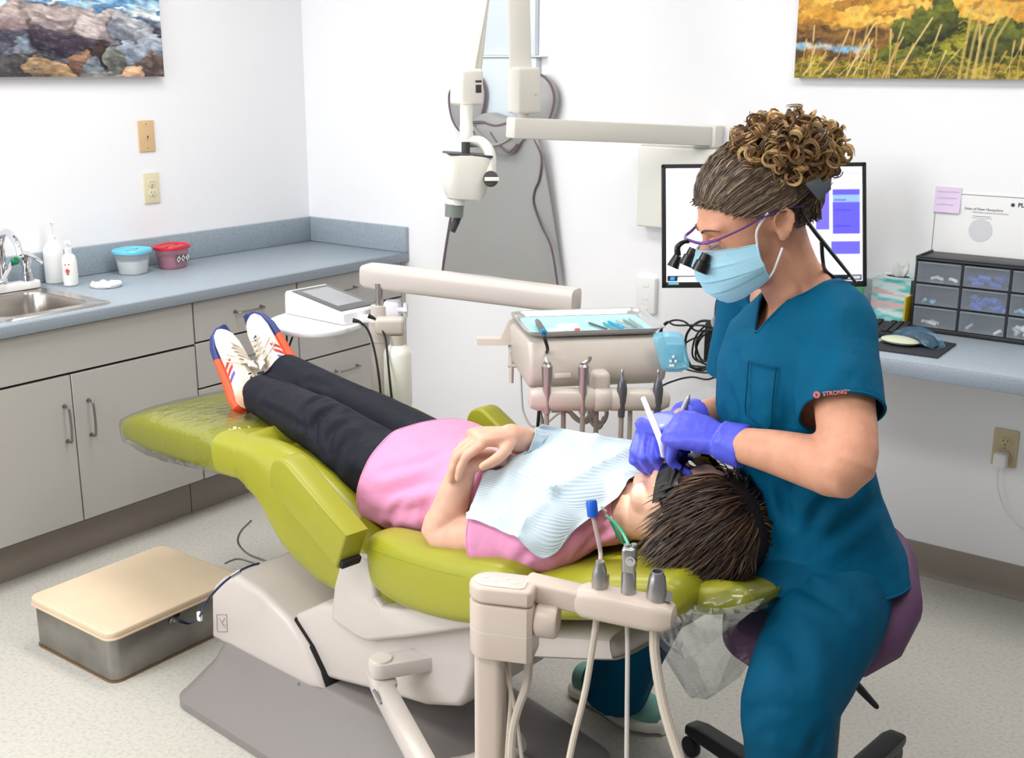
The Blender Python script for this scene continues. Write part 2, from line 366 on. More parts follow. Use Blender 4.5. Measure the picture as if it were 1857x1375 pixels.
put('spout', tube([(fx, fy, ZC + .03), (fx, fy, ZC + .12), (fx + .02, fy - .005, ZC + .19), (fx + .08, fy - .015, ZC + .215), (fx + .15, fy - .028, ZC + .19), (fx + .17, fy - .03, ZC + .15)], [.013, .0125, .012, .0115, .011, .011], 14, 5), 'chrome', ft)
put('arm', tube([(fx + .01, fy + .03, ZC + .10), (fx + .07, fy - .03, ZC + .075), (fx + .11, fy - .07, ZC + .06)], .008, 10, 3, round_end=True), 'chrome', ft)
# ---- counter top items
def pump(name, c, prof, neck, label, bodymat, flat=1.):
    t = thing(name, label, 'soap bottle', c, 'soap bottles'); x, y, z = c; g = lathe(prof, 28, (0, 0, 0)); g[0][:, 0] *= flat
    b = put('bottle', xf(g, rotz(35), c), bodymat, t); zn, zt = neck; R = rotz(-50)
    put('collar', lathe([(.012, 0), (.012, .014), (.008, .017)], 16, (x, y, z + zn)), 'white_plastic', t)
    put('pump_head', join(lathe([(.004, 0), (.004, zt - zn - .012)], 10, (x, y, z + zn + .012)), lathe([(.010, 0), (.011, .008), (.008, .011)], 16, (x, y, z + zt - .004)),
        tube([A(x, y, z + zt + .002), A(x, y, z + zt + .002) + R @ A(.02, .012, .001), A(x, y, z + zt + .002) + R @ A(.034, .02, -.006)], [.006, .0045, .0035], 8, 3)), 'white_plastic', t)
    return t, b
pump('lotion_bottle', (.0575, -1.282, ZC), [(.030, 0), (.034, .004), (.034, .10), (.033, .118), (.026, .134), (.016, .146), (.0125, .152)], (.150, .216), 'tall white pump bottle standing against the backsplash', 'soap_white')
t, b = pump('hand_soap_bottle', (.150, -1.282, ZC), [(.024, 0), (.031, .005), (.034, .03), (.033, .085), (.027, .104), (.014, .114), (.011, .118)], (.116, .150), 'short white pump bottle with red printed label beside the sink', 'soap_white', .72)
def onbottle(c, r, ang, z, poly, m, nm, flat=.72):
    P = []
    for x, y in poly:
        a = math.radians(ang) + x / r; q = rotz(35) @ (A(math.cos(a - math.radians(35)) * r * flat, math.sin(a - math.radians(35)) * r, 0)); P.append(A(c[0], c[1], c[2] + z + y) + q)
    P = np.array(P); cc = P.mean(0); return put(nm, (np.vstack([P, cc]), [[i, (i + 1) % len(P), len(P)] for i in range(len(P))]), m, b)
sc_ = (.150, -1.282, ZC)
onbottle(sc_, .0348, -42, .056, [(.010 * math.cos(q) * (1 + .2 * math.sin(5 * q)), .0085 * math.sin(q) * (1 + .2 * math.cos(4 * q))) for q in np.linspace(0, 6.28, 22)], 'print_red', 'label_flower')
onbottle(sc_, .0349, -42, .045, [(-.006, -.002), (.006, -.003), (.007, .002), (-.005, .003)], 'print_green', 'label_leaf')
onbottle(sc_, .0348, -42, .078, [(-.012, -.002), (.012, -.001), (.012, .003), (-.012, .002)], 'print_red', 'label_band')
# white plastic-film dish
c = PZ(193, 520, ZC); g = lathe([(.001, .006), (.030, .006), (.036, .004), (.046, .012), (.052, .013), (.053, .008), (.048, .002), (.03, .001)], 48, c)
g[0][:, 2] += .016 * (fbm(g[0], 70, 3, 4) - .42) * (g[0][:, 2] > ZC + .0035); put('film_dish', g, 'film_white' if 'film_white' in MATS else 'white_plastic', loc=c, label='shallow white dish of crumpled clear film on the counter', cat='dish')
# two lidded tubs
def tub(name, c, wx, wy, h, rot, body, fill, lid, label, fillh):
    t = thing(name, label, 'container', c, 'lidded plastic tubs'); R = rotz(rot); c = A(*c)
    def rr(k, z, e=.02): return [c + R @ A(x, y, z) for x, y in rrect(wx * k, wy * k, .022 * k + e, 6)]
    put('tub_body', loft([rr(.76, 0), rr(.80, .003), rr(.97, h - .004), rr(1.0, h)], True), body, t)
    put('contents', loft([rr(.75, .003), rr(.77, .005), rr(.74 + .19 * fillh / h, fillh)], True), fill, t)
    put('lid', loft([rr(1.0, h), rr(1.06, h - .004), rr(1.07, h + .005), rr(1.02, h + .010), rr(.96, h + .009), rr(.90, h + .004), rr(.5, h + .0055)], True), lid, t)
    return t, c, R
mat('film_white', (238, 240, 243), .18, spec=.6)
tub('food_tub', tuple(PZ(232, 494, ZC) + A(.035, 0, 0)), .115, .125, .082, 20, 'tub_clear', 'powder_white', 'aqua_lid', 'clear square tub of white powder with light blue lid', .05)
t, c, R = tub('food_tub', tuple(PZ(303, 484, ZC) + A(.03, .005, 0)), .105, .135, .078, 20, 'tub_rosy', 'powder_pink', 'red_lid', 'rosy plastic tub with red lid and hazard diamonds', .045)
for k in range(3):                                              # hazard diamonds on the tub's front wall
    q = c + R @ A(.105 * .455, -.035 + .030 * k, .040); ex, ez = R @ A(0, 1, 0), nrm(R @ A(.12, 0, 1)); nx = np.cross(ex, ez); s = .0165
    def dia(s, off): P = [q + ex * s * a + ez * s * b_ + nx * off for a, b_ in ((1, 0), (0, 1), (-1, 0), (0, -1))]; return np.array(P), [[0, 1, 2, 3]]
    d = put('hazard_label', dia(s, .002), 'print_black', t, flat=True, label='diamond hazard label'); put('label_face', dia(s * .86, .0023), 'white_plastic', d, flat=True)
    sym = [[(-.35, -.25), (.35, -.25), (.2, .0), (.3, .35), (0, .12), (-.1, .4), (-.3, .05)], [(-.3, -.3), (.3, -.3), (.28, .05), (.05, .5), (-.05, .15), (-.28, .1)], [(-.1, -.4), (.1, -.4), (.14, .45), (-.14, .45)]][k]
    P = np.array([q + ex * s * a + ez * s * b_ + nx * .0026 for a, b_ in sym] + [q + nx * .0026]); put('symbol', (P, [[i, (i + 1) % len(sym), len(sym)] for i in range(len(sym))]), 'print_black', d, flat=True)
# ---- wall plates
def plate(name, wall, c, m, label, kind):
    """kind 'duplex' or 'jack'; wall 'L' faces +x, 'B' faces -y"""
    t = thing(name, label, 'wall plate', c); c = A(*c)
    if wall == 'L': ex, n = A(0, 1, 0), A(1, 0, 0)
    else: ex, n = A(1, 0, 0), A(0, -1, 0)
    ez = A(0, 0, 1); R = np.stack([ex, ez, np.cross(ex, ez)], 1); s = 1 if np.cross(ex, ez) @ n > 0 else -1
    def on(g, x=0, z=0, d=0): return xf(g, R, c + ex * x + ez * z + n * d)
    put('cover', on(prism(rrect(.071, .116, .004, 3), .006 * s, .0018 * 1), 0, 0, .0003), m, t)
    if kind == 'duplex':
        for dz in (.0195, -.0195):
            f = put('receptacle', on(prism([(x, y) for x, y in rrect(.034, .029, .012, 5)], .0024 * s, .0006), 0, dz, .0062), m, t)
            for a, b_, hh in ((-.0065, .004, .008), (.0065, .004, .0068)): put('slot', on(rbox(.0018, hh, .001, 0), a, dz + b_, .0083), 'dark_hole', f)
            put('slot', on(prism(circle2(.0023, 10), .0006 * s), 0, dz - .008, .0081), 'dark_hole', f)
        put('screw', on(lathe([(.0025, 0), (.002, .001 * s)], 10), 0, 0, .0063), 'brushed_nickel', t)
    else:
        put('jack', on(prism(rrect(.011, .016, .002, 3), .003 * s), 0, -.004, .0062), m, t); put('slot', on(rbox(.004, .009, .001, 0), .0005, -.003, .0096), 'dark_hole', t)
        for dz in (.045, -.045): put('screw', on(lathe([(.0028, 0), (.0022, .001 * s)], 10), 0, dz, .0063), 'brushed_nickel', t)
    return t
plate('phone_jack_plate', 'L', (0, -.82, 1.322), 'plate_tan', 'tan phone jack plate on the wall above the ivory outlet', 'jack')
plate('wall_outlet', 'L', (0, -.815, 1.127), 'plate_ivory', 'ivory duplex outlet on the wall above the grey counter', 'duplex')
ot = plate('wall_outlet', 'B', (2.973, 0, .471), 'outlet_beige', 'beige duplex outlet under the desk with white charger plugged in', 'duplex')
cx_ = 2.970; ch_ = thing('phone_charger', 'white plug-in charger with thin cord in the outlet under the desk', 'charger', (cx_, -.009, .42))
put('charger_body', bx(cx_ - .019, cx_ + .019, -.047, -.0086, .418, .463, .007, 3), 'white_plastic', ch_)
put('cord', tube([(cx_, -.03, .418), (cx_ - .004, -.03, .39), (cx_ + .005, -.03, .34), (cx_ + .035, -.03, .28), (cx_ + .10, -.03, .23), (cx_ + .2, -.03, .21)], .0016, 6, 6), 'white_wire', ch_)
# ---- step box on the floor, its lid turned slightly
sb = thing('step_box', 'low stainless steel box with padded tan lid on the floor', 'floor box', (1.105, -1.76, 0)); BX0, BX1, BY0, BY1 = .918, 1.285, -1.975, -1.54
put('casing', xf(prism(rrect(BX1 - BX0, BY1 - BY0, .028, 6), .128, .0015), None, ((BX0 + BX1) / 2, (BY0 + BY1) / 2, .001)), 'brushed_steel', sb)
l_ = put('lid', xf(prism(rrect(BX1 - BX0 + .014, BY1 - BY0 + .014, .03, 6), .020, .006, 3), None, ((BX0 + BX1) / 2, (BY0 + BY1) / 2, .1285)), 'tan_pad', sb, label='tan padded lid')
put('lid_lip', xf(prism(rrect(BX1 - BX0 + .020, BY1 - BY0 + .020, .032, 6), .006, .002), None, ((BX0 + BX1) / 2, (BY0 + BY1) / 2, .1255)), 'tan_pad', sb)
put('foot_seal', xf(prism(rrect(BX1 - BX0 + .006, BY1 - BY0 + .006, .03, 6), .004, .001), None, ((BX0 + BX1) / 2, (BY0 + BY1) / 2, .0002)), 'rust', sb)
hp = PX(320, 1113, BX1 + .001); kp = PX(310, 1125, BX1 + .001)
put('cable_hole', lathe([(.011, 0), (.011, .002), (.001, .002)], 18, hp, roty(90)), 'dark_hole', sb)
k_ = put('latch', lathe([(.008, 0), (.008, .006), (.005, .009), (.005, .014), (.008, .016), (.007, .024), (.001, .024)], 14, kp, roty(90)), 'brushed_nickel', sb)
# ================================================================== pictures on the walls
mat('canvas_paint', (255, 255, 255), .6, attr='paint', spec=.3)
mat('canvas_side', (150, 140, 130), .7)
def blob(c, s, t, cx, cy, rx, ry, rot, col1, col2, seed=0, edge=.25, lit=(0, 1)):
    """a brush-painted rock: rotated ellipse, rough rim, shaded from col2 to col1"""
    a = math.radians(rot); x = (s - cx) * math.cos(a) + (t - cy) * math.sin(a); y = -(s - cx) * math.sin(a) + (t - cy) * math.cos(a)
    p = np.stack([s * 1.0, t, np.zeros_like(s)], 1); d = (np.abs(x / rx) ** 2.4 + np.abs(y / ry) ** 2.4) ** (1 / 2.4) + (fbm(p, 26, 3, seed) - .5) * edge
    k = np.clip((1 - d) / .07, 0, 1)[:, None]; sh = np.clip(.5 + .5 * (x / rx * lit[0] + y / ry * lit[1]) + (fbm(p * A(1, 2.2, 1), 34, 3, seed + 3) - .5) * 1.3, 0, 1)[:, None]
    colr = np.array(col2) * (1 - sh) + np.array(col1) * sh; rim = np.clip(1 - np.abs(d - 1) / .12, 0, 1)[:, None] * np.clip((fbm(p, 18, 2, seed + 9) - .35) * 3, 0, 1)[:, None] * .42
    return (c * (1 - k) + colr * k) * (1 - rim * .8) 
def stroke(c, s, t, pts, wd, colr, al=1.):
    v = np.stack([s, t, np.zeros_like(s)], 1); d, _ = seg_dist(v, [(*p, 0) for p in pts]); k = (np.clip(1.5 - d / wd, 0, 1) * al)[:, None]
    return c * (1 - k) + np.array(colr) * k
def mixn(p, s, oct, seed, a, b, lo=.35, hi=.65): k = np.clip((fbm(p, s, oct, seed) - lo) / (hi - lo), 0, 1)[:, None]; return np.array(a) * (1 - k) + np.array(b) * k
def paint_rocks(s, t):
    # s, t in metres from the lower right corner (s to the left)
    s0, t0 = s, t; w0 = np.stack([s * 1.0, t * 1.6, 0 * s], 1); s = s + .07 * (fbm(w0, 9, 3, 71) - .5) + .02 * (fbm(w0, 40, 2, 73) - .5); t = t + .05 * (fbm(w0, 9, 3, 75) - .5) + .022 * (fbm(w0 * A(.5, 1.6, 1), 44, 2, 77) - .5)
    p = np.stack([s, t * 2.6, 0 * s], 1); c = mixn(p, 16, 4, 1, (86, 128, 168), (166, 200, 220))
    fo = np.clip((fbm(np.stack([s * .8, t * 5, 0 * s], 1), 14, 4, 9) - .54) / .1, 0, 1)[:, None]; c = c * (1 - fo) + np.array((228, 232, 232)) * fo
    lo = np.clip((.215 - t + .03 * (fbm(p, 9, 3, 5) - .5)) / .03, 0, 1)[:, None]; c = c * (1 - lo) + mixn(p, 30, 4, 3, (52, 50, 66), (104, 100, 112)) * lo
    R = [(.62, .19, .30, .05, -4, (196, 178, 172), (120, 100, 104)), (.40, .185, .16, .055, 6, (196, 180, 176), (118, 104, 108)), (.25, .165, .14, .05, -8, (206, 192, 188), (124, 112, 118)), (.13, .16, .10, .055, 10, (190, 190, 196), (100, 106, 120)),
         (.10, .085, .16, .045, -14, (176, 186, 200), (98, 108, 124)), (.52, .09, .16, .05, -14, (120, 132, 146), (60, 58, 66)), (.42, .115, .14, .04, 10, (78, 66, 78), (44, 38, 52)), (.27, .07, .06, .05, -40, (70, 56, 54), (40, 34, 40)),
         (.62, .03, .14, .05, -20, (86, 82, 84), (52, 48, 50)), (.46, .018, .11, .045, 24, (186, 152, 110), (96, 80, 66)), (.345, .035, .048, .05, 50, (172, 132, 100), (84, 62, 54)), (.31, .02, .04, .05, -10, (128, 140, 152), (76, 82, 92)),
         (.215, .04, .05, .052, -28, (138, 140, 132), (72, 72, 70)), (.055, .03, .10, .05, -20, (118, 98, 88), (62, 54, 54)), (.15, .012, .07, .02, -6, (226, 186, 150), (170, 130, 104)), (.27, -.002, .10, .022, 4, (140, 142, 140), (84, 86, 84))]
    for i, r in enumerate(R): c = blob(c, s, t, *r, seed=20 + i)
    st = fbm(np.stack([s0 * .8 + t0 * .5, t0 * 4.5 - s0 * 1.2, 0 * s], 1), 26, 3, 90); c = c * (.72 + .62 * st)[:, None]
    hl_ = np.clip((fbm(np.stack([s0 + t0, t0 * 3.4 - s0, 0 * s], 1), 30, 3, 95) - .60) / .12, 0, 1)[:, None] * .22; return c * (1 - hl_) + np.array((214, 206, 204)) * hl_
def paint_marsh(s, t):
    w0 = np.stack([s, t, 0 * s], 1); s1, t1 = s, t; s = s + .03 * (fbm(w0, 26, 3, 61) - .5) + .02 * (fbm(w0, 90, 2, 62) - .5); t = t + .02 * (fbm(w0, 26, 3, 63) - .5) + .016 * (fbm(w0, 90, 2, 64) - .5)
    p = np.stack([s, t * 2.8, 0 * s], 1); c = mixn(p, 11, 5, 2, (236, 186, 84), (206, 146, 52), .38, .7)
    d = np.clip((fbm(np.stack([s, t * 6, 0 * s], 1), 15, 4, 8) - .56) / .08, 0, 1)[:, None] * np.clip((t - .08) / .03, 0, 1)[:, None]; c = c * (1 - .6 * d) + np.array((128, 86, 40)) * .6 * d
    b = np.clip((.155 - t) / .012, 0, 1)[:, None] * np.clip((.34 - s) / .1, 0, 1)[:, None]; c = c * (1 - b) + mixn(p, 22, 4, 6, (150, 108, 52), (86, 62, 40)) * b
    wline = .098 - .018 * s / .25; k = np.clip(1.4 - np.abs(t - wline) / .011, 0, 1)[:, None] * np.clip((.24 - s) / .02, 0, 1)[:, None]
    c = c * (1 - k) + mixn(p, 40, 3, 4, (118, 172, 206), (206, 196, 186)) * k
    g1 = np.clip((.055 + .11 * np.clip((s - .18) / .25, 0, 1) + .035 * (fbm(p, 18, 4, 12) - .5) * 2 - t) / .012, 0, 1)[:, None]
    c = c * (1 - g1) + mixn(p, 46, 4, 14, (64, 66, 28), (150, 146, 44), .36, .62) * g1
    for i, r in enumerate([(.44, .20, .026, .032, 0), (.42, .155, .07, .05, 12), (.36, .12, .06, .04, 0), (.33, .05, .08, .04, 0), (.60, .10, .10, .05, 0), (.44, .03, .06, .03, 0)]):
        c = blob(c, s, t, *r, (112, 118, 44), (44, 48, 24), seed=50 + i, edge=.9)
    g2 = np.clip((.03 + .05 * (fbm(p, 14, 3, 31)) - t) / .01, 0, 1)[:, None] * .7; c = c * (1 - g2) + mixn(p, 60, 4, 33, (104, 92, 34), (196, 164, 60), .4, .6) * g2
    lf = fbm(np.stack([s1, t1, 0 * s], 1), 70, 3, 81); c = c * (.78 + .44 * lf)[:, None]; s, t = s1, t1
    rg = random.Random(4)
    for k in range(46):
        x0 = rg.uniform(0, .98); h = rg.uniform(.06, .16); l = rg.uniform(-.01, .07); q = [(x0, rg.uniform(-.02, .02)), (x0 + l * .5, h * .5), (x0 + l, h)]
        cc = rg.choice([(214, 180, 110), (196, 156, 80), (226, 196, 140)]); c = stroke(c, s, t, q, .0013, cc, .8); c = stroke(c, s, t, [(x0 + l * .72, h * .72), (x0 + l, h)], .0028, cc, .75)
    for x0, h, l in ((.17, .155, .07), (.32, .17, .09), (.19, .11, .05), (.03, .05, .03), (.09, .06, .04)): c = stroke(c, s, t, [(x0, .01), (x0 + l * .5, h * .55), (x0 + l, h)], .0026, (226, 196, 132), .95)
    for k in range(5): x0 = .50 + .02 * k; c = stroke(c, s, t, [(x0, 0), (x0 + .012, .11), (x0 + .018 + .01 * k, .2)], .004, (206, 176, 104), .75)
    return c
def picture(name, label, front, o0, ex, ez, W_, H_, th, n, nx, ny):
    """stretched canvas: painted face plus wrapped sides"""
    ex, ez, n = A(*ex), A(*ez), A(*n); t = thing(name, label, 'picture', o0)
    g, c, uv = canvas(A(*o0) + n * th, ex * W_, ez * H_, nx, ny, front); 
    if np.cross(ex, ez) @ n < 0: g = (g[0], [f[::-1] for f in g[1]])
    put('painted_face', g, 'canvas_paint', t, flat=True, cols=c)
    P = [A(*o0) + ex * (a * W_) + ez * (b * H_) + n * (th * .995 * k + .0005) for k in (0, 1) for a, b in ((0, 0), (1, 0), (1, 1), (0, 1))]
    put('canvas_wrap', (np.array(P), [[0, 1, 5, 4], [1, 2, 6, 5], [2, 3, 7, 6], [3, 0, 4, 7], [0, 3, 2, 1]]), 'canvas_side', t, flat=True); return t
q = PX(298, 139, .035); picture('seascape_picture', 'stretched canvas painting of grey shore rocks and blue sea', lambda s, t: paint_rocks(s * .92, t * .62), (0, q[1], q[2]), (0, -1, 0), (0, 0, 1), .92, .62, .035, (1, 0, 0), 330, 220)
q = PY(1440, 141, -.035); picture('marsh_picture', 'stretched canvas photo print of golden marsh grass and shrubs', lambda s, t: paint_marsh(s * 1.0, t * .5), (q[0], 0, q[2]), (1, 0, 0), (0, 0, 1), 1.0, .5, .035, (0, -1, 0), 400, 200)
# ================================================================== desk counter along the back wall
DX0 = 2.33
dk = thing('desk_counter', 'grey speckled laminate desk top fixed along the back wall', 'desk', (3.3, -.29, ZC - .04))
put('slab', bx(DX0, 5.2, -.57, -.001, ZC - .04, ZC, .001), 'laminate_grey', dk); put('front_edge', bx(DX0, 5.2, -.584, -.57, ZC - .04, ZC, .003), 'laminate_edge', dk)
for x in (DX0 + .02, 4.9): put('bracket', join(bx(x, x + .03, -.45, -.002, ZC - .065, ZC - .041, .002), bx(x, x + .03, -.03, -.001, .5, ZC - .065, .002)), 'cabinet_grey', dk)
put('backsplash', bx(DX0, 5.2, -.021, -.0005, ZC + .0005, .94, .003), 'laminate_grey', loc=(3.3, -.01, ZC), label='grey laminate backsplash behind the tissue box and drawer organizer', cat='backsplash')
# ---- keyboard
mat('key_black', (34, 36, 40), .5); mat('kbd_black', (24, 25, 28), .5)
kr = PZ(1636, 605, ZC); KA = math.radians(4); ku, kv = A(math.cos(KA), math.sin(KA), 0), A(-math.sin(KA), math.cos(KA), 0)
ko = A(2.30, -.20, ZC); kr = PZ(1634, 619, ZC)                     # right front corner
kb = thing('keyboard', 'black computer keyboard on the grey desk beside the tissue box', 'keyboard', kr - ku * .22)
g = bx(-.44, 0, 0, .128, .002, .020, .006, 2); g[0][:, 2] += .008 * (g[0][:, 1] / .128) * (g[0][:, 2] > .01)
KR = np.stack([ku, kv, A(0, 0, 1)], 1); put('case', xf(g, KR, kr), 'kbd_black', kb)
kg = prism(rrect(.0165, .0165, .002, 2), .006, .0015, 1); km = None
for r in range(6):
    for c in range(22):
        if c in (15, 19 - 1) or (r == 5 and 3 < c < 9): continue
        p = kr + KR @ A(-.432 + c * .0196 + .0085, .006 + r * .0190 + .009 + (.004 if r == 5 else 0), .0205 + .008 * (r / 6))
        if km is None: km = put('key', xf(kg, KR, p), 'key_black', kb); k0 = p; k_loc = p
        else:
            k2 = km.copy(); col.objects.link(k2); k2.parent = kb; k2.location = p - k0
# ---- mouse pad, mouse under blue barrier film
mat('pad_black', (44, 46, 52), .7); mat('gel_cream', (196, 202, 178), .45); mat('mouse_black', (20, 22, 26), .3); mat('film_blue', (130, 190, 232), .08, alpha=.16, spec=.9, bump=(30, .5, .006))
mp = np.array([PZ(x, y, ZC + .001) for x, y in ((1592, 633), (1590, 640), (1700, 650), (1733, 624), (1640, 612))]); mc = PZ(1655, 630, ZC)
pd = thing('mouse_pad', 'black mouse pad with cream wrist cushion on the desk', 'mouse pad', mc)
a_, b_, d_, e_ = PZ(1640, 609, ZC), PZ(1560, 632, ZC), PZ(1700, 651, ZC), PZ(1734, 626, ZC)
P4 = [p + (np.array([a_, b_, d_, e_]).mean(0) - p) * 0 for p in (b_, d_, e_, a_)]
put('mat', (np.array([[*p[:2], ZC + .0006] for p in P4] + [[*p[:2], ZC + .0045] for p in P4]), [[3, 2, 1, 0], [4, 5, 6, 7], [0, 1, 5, 4], [1, 2, 6, 5], [2, 3, 7, 6], [3, 0, 4, 7]]), 'pad_black', pd)
wc = PZ(1632, 621, ZC + .01); put('wrist_cushion', sph(A(wc[0], wc[1], ZC + .0158), (.055, .036, .011), 20, rotz(-6)), 'gel_cream', pd)
ms = thing('computer_mouse', 'black computer mouse covered with blue barrier film', 'mouse', PZ(1665, 624, ZC + .005)); m0 = PZ(1667, 624, ZC + .005)
mx = nrm(A(.8, -.35, 0)); MR = np.stack([mx, A(-mx[1], mx[0], 0), A(0, 0, 1)], 1)
mr = [m0 + MR @ A(x, 0, 0) + ring((0, 0, h * .5), MR[:, 1], A(0, 0, 1), wv, h * .5, 18, 2.4) for x, wv, h in ((-.056, .006, .006), (-.053, .018, .016), (-.035, .028, .030), (0, .030, .036), (.03, .029, .030), (.05, .022, .017), (.056, .008, .008))]
put('mouse_body', loft(mr), 'mouse_black', ms)
fr = [m0 + MR @ A(x, 0, .0) + ring((0, 0, h * .5), MR[:, 1], A(0, 0, 1), wv, h * .5, 22, 2.0, lambda a, x=x: 1 + .16 * np.sin(5 * a + 60 * x)) for x, wv, h in ((-.085, .030, .008), (-.065, .036, .030), (-.035, .035, .044), (0, .036, .048), (.03, .035, .040), (.055, .033, .024), (.068, .024, .010))]
fv = loft(fr, False); fv[0][:, 2] = np.maximum(fv[0][:, 2], ZC + .0055); put('barrier_film', fv, 'film_blue', ms, label='crinkled blue plastic film')
# ---- tissue box
mat('tissue_print', (255, 255, 255), .5, attr='paint'); mat('tissue', (246, 246, 244), .8); 
tc_ = PZ(1628, 592, ZC); tx0, tx1 = PZ(1599, 590, ZC)[0], 2.70
def tp(s, t):
    p = np.stack([s * .6, t * 3.2 + .25 * s, 0 * s], 1); k = fbm(p, 3.2, 3, 5); c = mixn(p, 3.4, 3, 7, (96, 200, 204), (222, 240, 240), .36, .58)
    r = np.clip((fbm(p, 2.6, 3, 17) - .58) / .08, 0, 1)[:, None]; return c * (1 - r) + np.array((224, 190, 192)) * r
tb = thing('tissue_box', 'aqua and white swirl print tissue box with one tissue up', 'tissue box', (2.605, -.085, ZC))
tl = PZ(1598, 589, ZC + .0005); x0, x1, y0, y1, z0, z1 = 2.575, 2.690, -.14, -.025, ZC + .0005, ZC + .135
for (o_, ex, ez) in (((x0, y0, z0), (x1 - x0, 0, 0), (0, 0, z1 - z0)), ((x1, y0, z0), (0, y1 - y0, 0), (0, 0, z1 - z0)), ((x0, y1, z0), (0, y0 - y1, 0), (0, 0, z1 - z0)), ((x1, y1, z0), (x0 - x1, 0, 0), (0, 0, z1 - z0)), ((x0, y0, z1), (x1 - x0, 0, 0), (0, y1 - y0, 0))):
    g, c, uv = canvas(o_, ex, ez, 40, 40, tp); put('panel', g, 'tissue_print', tb, flat=True, cols=c)
cxm, cym = (x0 + x1) / 2, (y0 + y1) / 2; put('slot_opening', xf(prism([(.035 * math.cos(a), .017 * math.sin(a)) for a in np.linspace(0, 6.28, 20, endpoint=False)], .001), None, (cxm, cym, z1)), 'dark_hole', tb)
a = np.linspace(0, 2 * math.pi, 22, endpoint=False); rg = []
for h, r in ((0, .012), (.012, .016), (.026, .018), (.04, .015)): rg.append(np.stack([cxm + r * (1.5 + .3 * np.sin(3 * a + h * 60)) * np.cos(a), cym + r * (.6 + .4 * np.sin(4 * a + 2)) * np.sin(a), z1 + h + .012 * np.sin(3 * a + 1) * (h > .02)], 1))
put('tissue_sheet', loft(rg, False), 'tissue', tb, label='white tissue pulled up')
put('notepad', bx(2.695, 2.704, -.16, -.06, ZC + .0005, ZC + .085, .001), 'yellow_card' if 'yellow_card' in MATS else 'plate_ivory', loc=(2.70, -.1, ZC), label='yellow card standing between tissue box and drawer organizer', cat='card') if 0 else None
mat('yellow_card', (206, 176, 40), .6); mat('green_card', (120, 204, 140), .5, alpha=.8)
put('yellow_folder', bx(2.6935, 2.6985, -.20, -.03, ZC + .0005, ZC + .095, .001), 'yellow_card', loc=(2.695, -.1, ZC), label='thin yellow folder standing between tissue box and drawer organizer', cat='folder')
put('green_note_holder', xf(bx(-.03, .03, -.012, .012, 0, .095, .004), rotz(0), PZ(1545, 572, ZC) + A(0, 0, .001)), 'green_card', loc=PZ(1545, 572, ZC), label='small green plastic stand beside the monitor against the splash', cat='holder')
# ---- drawer organizer: black cabinet of clear drawers
mat('org_black', (30, 31, 36), .45); mat('drawer_clear', (190, 200, 212), .15, alpha=.17, spec=.6); mat('drawer_dark', (66, 70, 80), .6); mat('blue_tips', (60, 92, 190), .5); mat('aqua_tips', (120, 190, 220), .5); mat('cotton', (240, 240, 238), .8)
og0 = PZ(1668, 590, ZC); gx0, gy0 = 2.712, -.19; CW, RH, GD = .131, .0655, .145
gy0 = -.188; org = thing('drawer_organizer', 'black desktop organizer with rows of clear small drawers', 'organizer', (gx0 + 2 * CW, gy0 + GD / 2, ZC))
nc = 4; gz = ZC + .001; T = .006; H3 = 3 * RH + .018
put('case', join(bx(gx0, gx0 + T, gy0, gy0 + GD, gz, gz + H3, .001), bx(gx0 + nc * CW, gx0 + nc * CW + T, gy0, gy0 + GD, gz, gz + H3, .001), bx(gx0, gx0 + nc * CW + T, gy0 - .006, gy0 + GD, gz, gz + .012, .002), bx(gx0, gx0 + nc * CW + T, gy0 - .003, gy0 + GD, gz + H3 - .007, gz + H3, .002), bx(gx0, gx0 + nc * CW, gy0 + GD - .004, gy0 + GD, gz, gz + H3, 0)), 'org_black', org)
for c in range(1, nc): put('divider', bx(gx0 + c * CW, gx0 + c * CW + .005, gy0, gy0 + GD - .004, gz + .012, gz + H3 - .007, 0), 'org_black', org)
for r in range(1, 3): put('shelf', bx(gx0 + T, gx0 + nc * CW, gy0 + .001, gy0 + GD - .004, gz + .0115 + r * RH - .0012, gz + .0115 + r * RH + .0012, 0), 'org_black', org)
put('top_rim', join(bx(gx0, gx0 + nc * CW + T, gy0 - .003, gy0 + .003, gz + H3, gz + H3 + .005, .001), bx(gx0, gx0 + .006, gy0, gy0 + GD, gz + H3, gz + H3 + .005, .001)), 'org_black', org)
fill = {(0, 1): 'blue_tips', (1, 1): 'blue_tips', (2, 2): 'cotton', (1, 0): 'aqua_tips', (2, 1): 'cotton', (2, 0): 'cotton', (0, 0): 'cotton', (0, 2): 'tissue', (1, 2): 'aqua_tips', (0, 3): 'cotton', (1, 3): 'blue_tips', (2, 3): 'cotton'}
